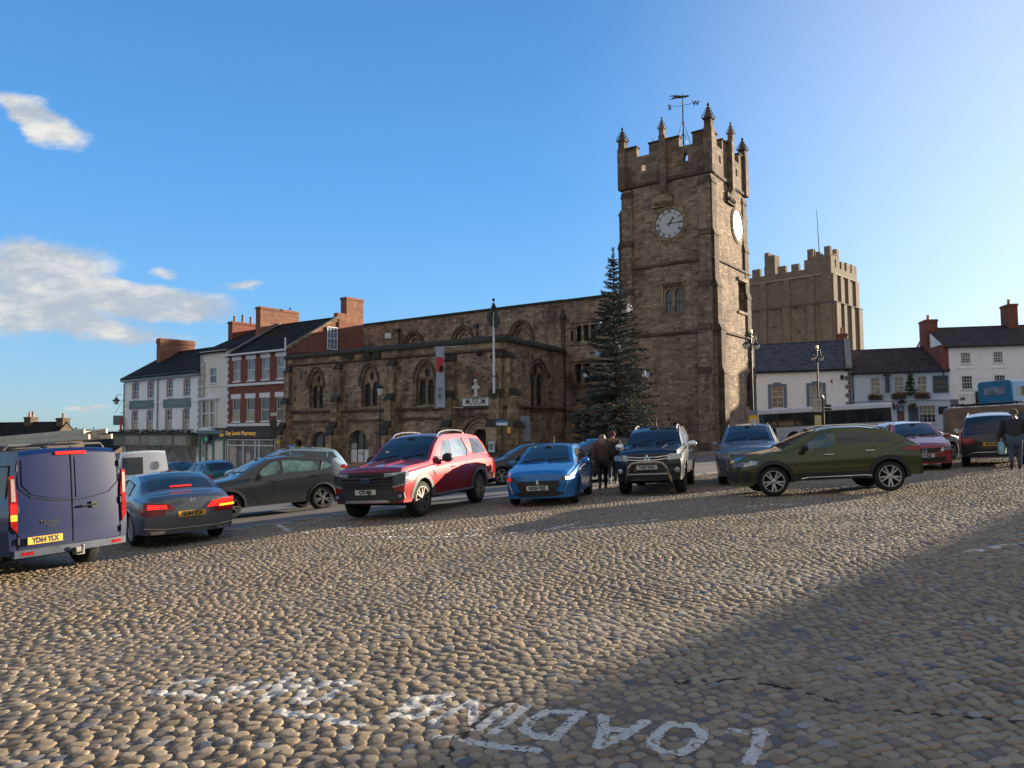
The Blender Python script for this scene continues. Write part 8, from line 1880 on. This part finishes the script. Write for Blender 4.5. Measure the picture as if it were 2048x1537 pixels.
def flagpole():
    q = FC.pt(FC.L-.85, 0, 1.0); a = at(988, 795, q[1]); b = at(987, 600, q[1]); t = empty('flagpole', (a.x, q[1], a.z), 'tall white flagpole with a furled dark flag on the museum corner', 'flagpole')
    MB().tube([(a.x, q[1], a.z), ((a.x+b.x)/2, q[1], (a.z+b.z)/2), (b.x, q[1], b.z-.1)], [.085, .075, .05], 8).build('pole', plain('pole_white', (.66, .68, .70), .4, var=.04), t, smooth=True); m = MB().ball((b.x, q[1], b.z), .1, 8); m.build('finial', BLACK, t)
    m = MB(); n, r = 14, 7; z0, z1 = at(987, 652, q[1]).z, at(987, 607, q[1]).z
    for i in range(n+1):
        f = i/n; w = .06+.30*math.sin(f*math.pi*.75)**1.2
        for j in range(r): u = j/(r-1); m.v.append((b.x-w*1.2+u*w*2.1+.03*math.sin(f*9), q[1]-.1+.09*math.sin(u*11+f*3), z1+(z0-z1)*(f+.12*u*f)))
    for i in range(n):
        for j in range(r-1): k = i*r+j; m.f.append((k, k+1, k+r+1, k+r))
    m.build('flag', plain('dark_flag', (.045, .06, .055), .85, var=.5, vs=6), t, smooth=True); MB().box((a.x, q[1]+.3, at(987, 753, q[1]).z), (.12, .8, .08)).build('bracket', BLACK, t)
    MB().box((a.x, q[1]+.45, a.z+.1), (.3, 1.1, .3)).build('base', COPE, t)
flagpole()
def barriers():
    RED = plain('barrier_red', (.42, .025, .02), .5, var=.12)
    for k, (p0, p1, Y0, Y1, lab) in enumerate(((1226, 1262, 40.4, 40.2, 'red plastic barrier panel beside the walking pair'), (1262.5, 1300, 40.2, 40.4, 'red plastic barrier panel behind the black pickup'))):
        a, b = at(p0, 880, Y0), at(p1, 880, Y1); F = Facade((a.x, Y0), (b.x, Y1)); g0 = gz(a.x, Y0)+.006; t = empty('barrier', (a.x, Y0, g0), lab, 'barrier', 'red barriers round the tree')
        m = MB(); wall_mesh(m, F, rect(0, F.L-.03, g0+.18, g0+1.12), [rect(.12, F.L-.15, g0+.30, g0+.36)], .04); m.fbox(F, 0, F.L-.03, g0+1.12, g0+1.18, -.05, .02); m.build('panel', RED, t)
        for u in (.12, F.L-.2): MB().fbox(F, u, u+.08, g0, g0+.18, -.28, .28).build('leg', RED, t)
barriers()

# ------------------------------------------------------------ the tall spruce
def spruce():
    Y = 44.5; top = at(1226, 497, Y); x = at(1233, 860, Y).x; g0 = gz(x, Y); H = top.z-g0; t = empty('christmas_tree', (x, Y, g0), 'tall grey-green spruce Christmas tree standing against the church beside the tower', 'tree')
    r = np.random.default_rng(11); br = MB(); leafV = []; xt = top.x
    def ax(z): f = (z-g0)/H; return x+(xt-x)*f
    z = g0+1.0; lv = 0
    while z < top.z-.5:
        f = (z-g0)/H; Rr = min(2.5, 3.2*(1-f)**1.0)+.10
        nb = int(12-5*f)
        for k in range(nb):
            a = 2*math.pi*(k+.5*(lv % 2))/nb+r.uniform(-.4, .4); L = Rr*r.uniform(.60, 1.18); z_ = z; z = z_+r.uniform(-.2, .2); droop = .10+.35*(1-f)*r.uniform(.3, 1.1); up = .10+.35*f
            m = 7; P = [Vector((ax(z)+math.cos(a)*L*s, Y+math.sin(a)*L*s, z+L*(up*s-droop*s*s+.10*s**4))) for s in [i/m for i in range(m+1)]]
            br.tube(P, [.035*(1-i/(m+1))*(1-f*.5)+.006 for i in range(m+1)], 4, cap=False)
            d = Vector((math.cos(a), math.sin(a), 0)); sd = Vector((-d.y, d.x, 0)); nn = int((26+85*L)*(1 if f < .75 else .55))
            for q in range(nn):
                s = (.10+.90*math.sqrt(r.random())) if f < .8 else r.random(); i = min(m-1, int(s*m)); p = P[i].lerp(P[i+1], s*m-i)
                side = r.choice((-1, 1)); sp = (.05+.34*(1-s)*min(1, L))*r.random(); c = p+sd*side*sp+Vector((0, 0, -r.random()*.16*(1-f)-.02)); u = (d*r.uniform(.2, 1)+sd*side*r.uniform(.1, 1)+Vector((0, 0, r.uniform(-.5, .2)))).normalized()
                ln = r.uniform(.09, .22)*(1-.25*f); wd = r.uniform(.020, .048); v = u.cross(Vector((r.uniform(-.6, .6), r.uniform(-.6, .6), 1))).normalized()
                leafV.append((c-u*ln*.3, c+v*wd, c+u*ln, c-v*wd))
            z = z_
        z += .26-.03*f; lv += 1
    for q in range(160): s = r.random()**1.3; zz = top.z-1.3*s; a = r.uniform(0, 6.28); u = Vector((math.cos(a), math.sin(a), .9)).normalized(); c = Vector((ax(zz), Y, zz)); leafV.append((c, c+u*.08+Vector((.015, 0, 0)), c+u*.16, c+u*.08-Vector((.015, 0, 0))))
    m = MB(); m.v = [tuple(p) for q in leafV for p in q]; m.f = [tuple(range(4*i, 4*i+4)) for i in range(len(leafV))]
    NE = plain('spruce_needles', (.13, .15, .13), .85, var=.5, vs=2.2); m.build('crown', NE, t); br.build('branches', plain('spruce_bark', (.06, .045, .035), .9), t)
    MB().tube([(x, Y, g0-.1), ((x+xt)/2, Y, g0+H*.5), (xt, Y, top.z)], [.17, .09, .012], 8).build('trunk', plain('spruce_bark', (0, 0, 0)), t)
    LT = plain('star_light', (.45, .55, .68), .3, emit=(.6, .75, 1), es=.02)
    for k, (px, py, s, lab) in enumerate(((1258, 617, .34, 'highest, by the tower edge'), (1239, 698, .36, 'middle, largest'), (1195, 707, .34, 'middle left'), (1291, 749, .34, 'lower right'), (1199, 650, .3, 'upper left by the mullioned window'), (1170, 752, .22, 'lower left'))):
        d = ray(px, py); f = max(0, (at(px, py, Y).z-g0)/H); c = at(px, py, Y-min(2.7, 3.5*(1-f))*.5); rr = random.Random(k); m = MB(); t2 = empty('star_decoration', tuple(c), 'white starburst light decoration on the spruce, '+lab, 'decoration', 'starburst decorations on the spruce')
        for q in range(26): u = Vector((rr.gauss(0, 1), rr.gauss(0, 1), rr.gauss(0, 1))).normalized(); m.tube([c, c+u*s*.72], .008, 4, cap=False); m.ball(c+u*s*.72*rr.uniform(.6, 1), .018, 5)
        m.build('burst', LT, t2)
spruce()
# bird on the brick stack
def bird():
    p = at(580, 620.5, 70.2); m = MB(); m.lathe([(.001, -.16), (.05, -.10), (.085, 0), (.06, .09), (.001, .13)], Matrix.Translation(p+Vector((0, 0, .1))) @ Matrix.Rotation(rad(60), 4, 'Y'), 8); m.ball(p+Vector((.10, 0, .23)), .045, 6); m.tube([p, p+Vector((0, 0, .1))], .012, 4); thing_mesh(m, 'pigeon', plain('pigeon_grey', (.06, .06, .07), .8), 'pigeon perched on the end of the long brick chimney stack', 'bird', smooth=True)
bird()
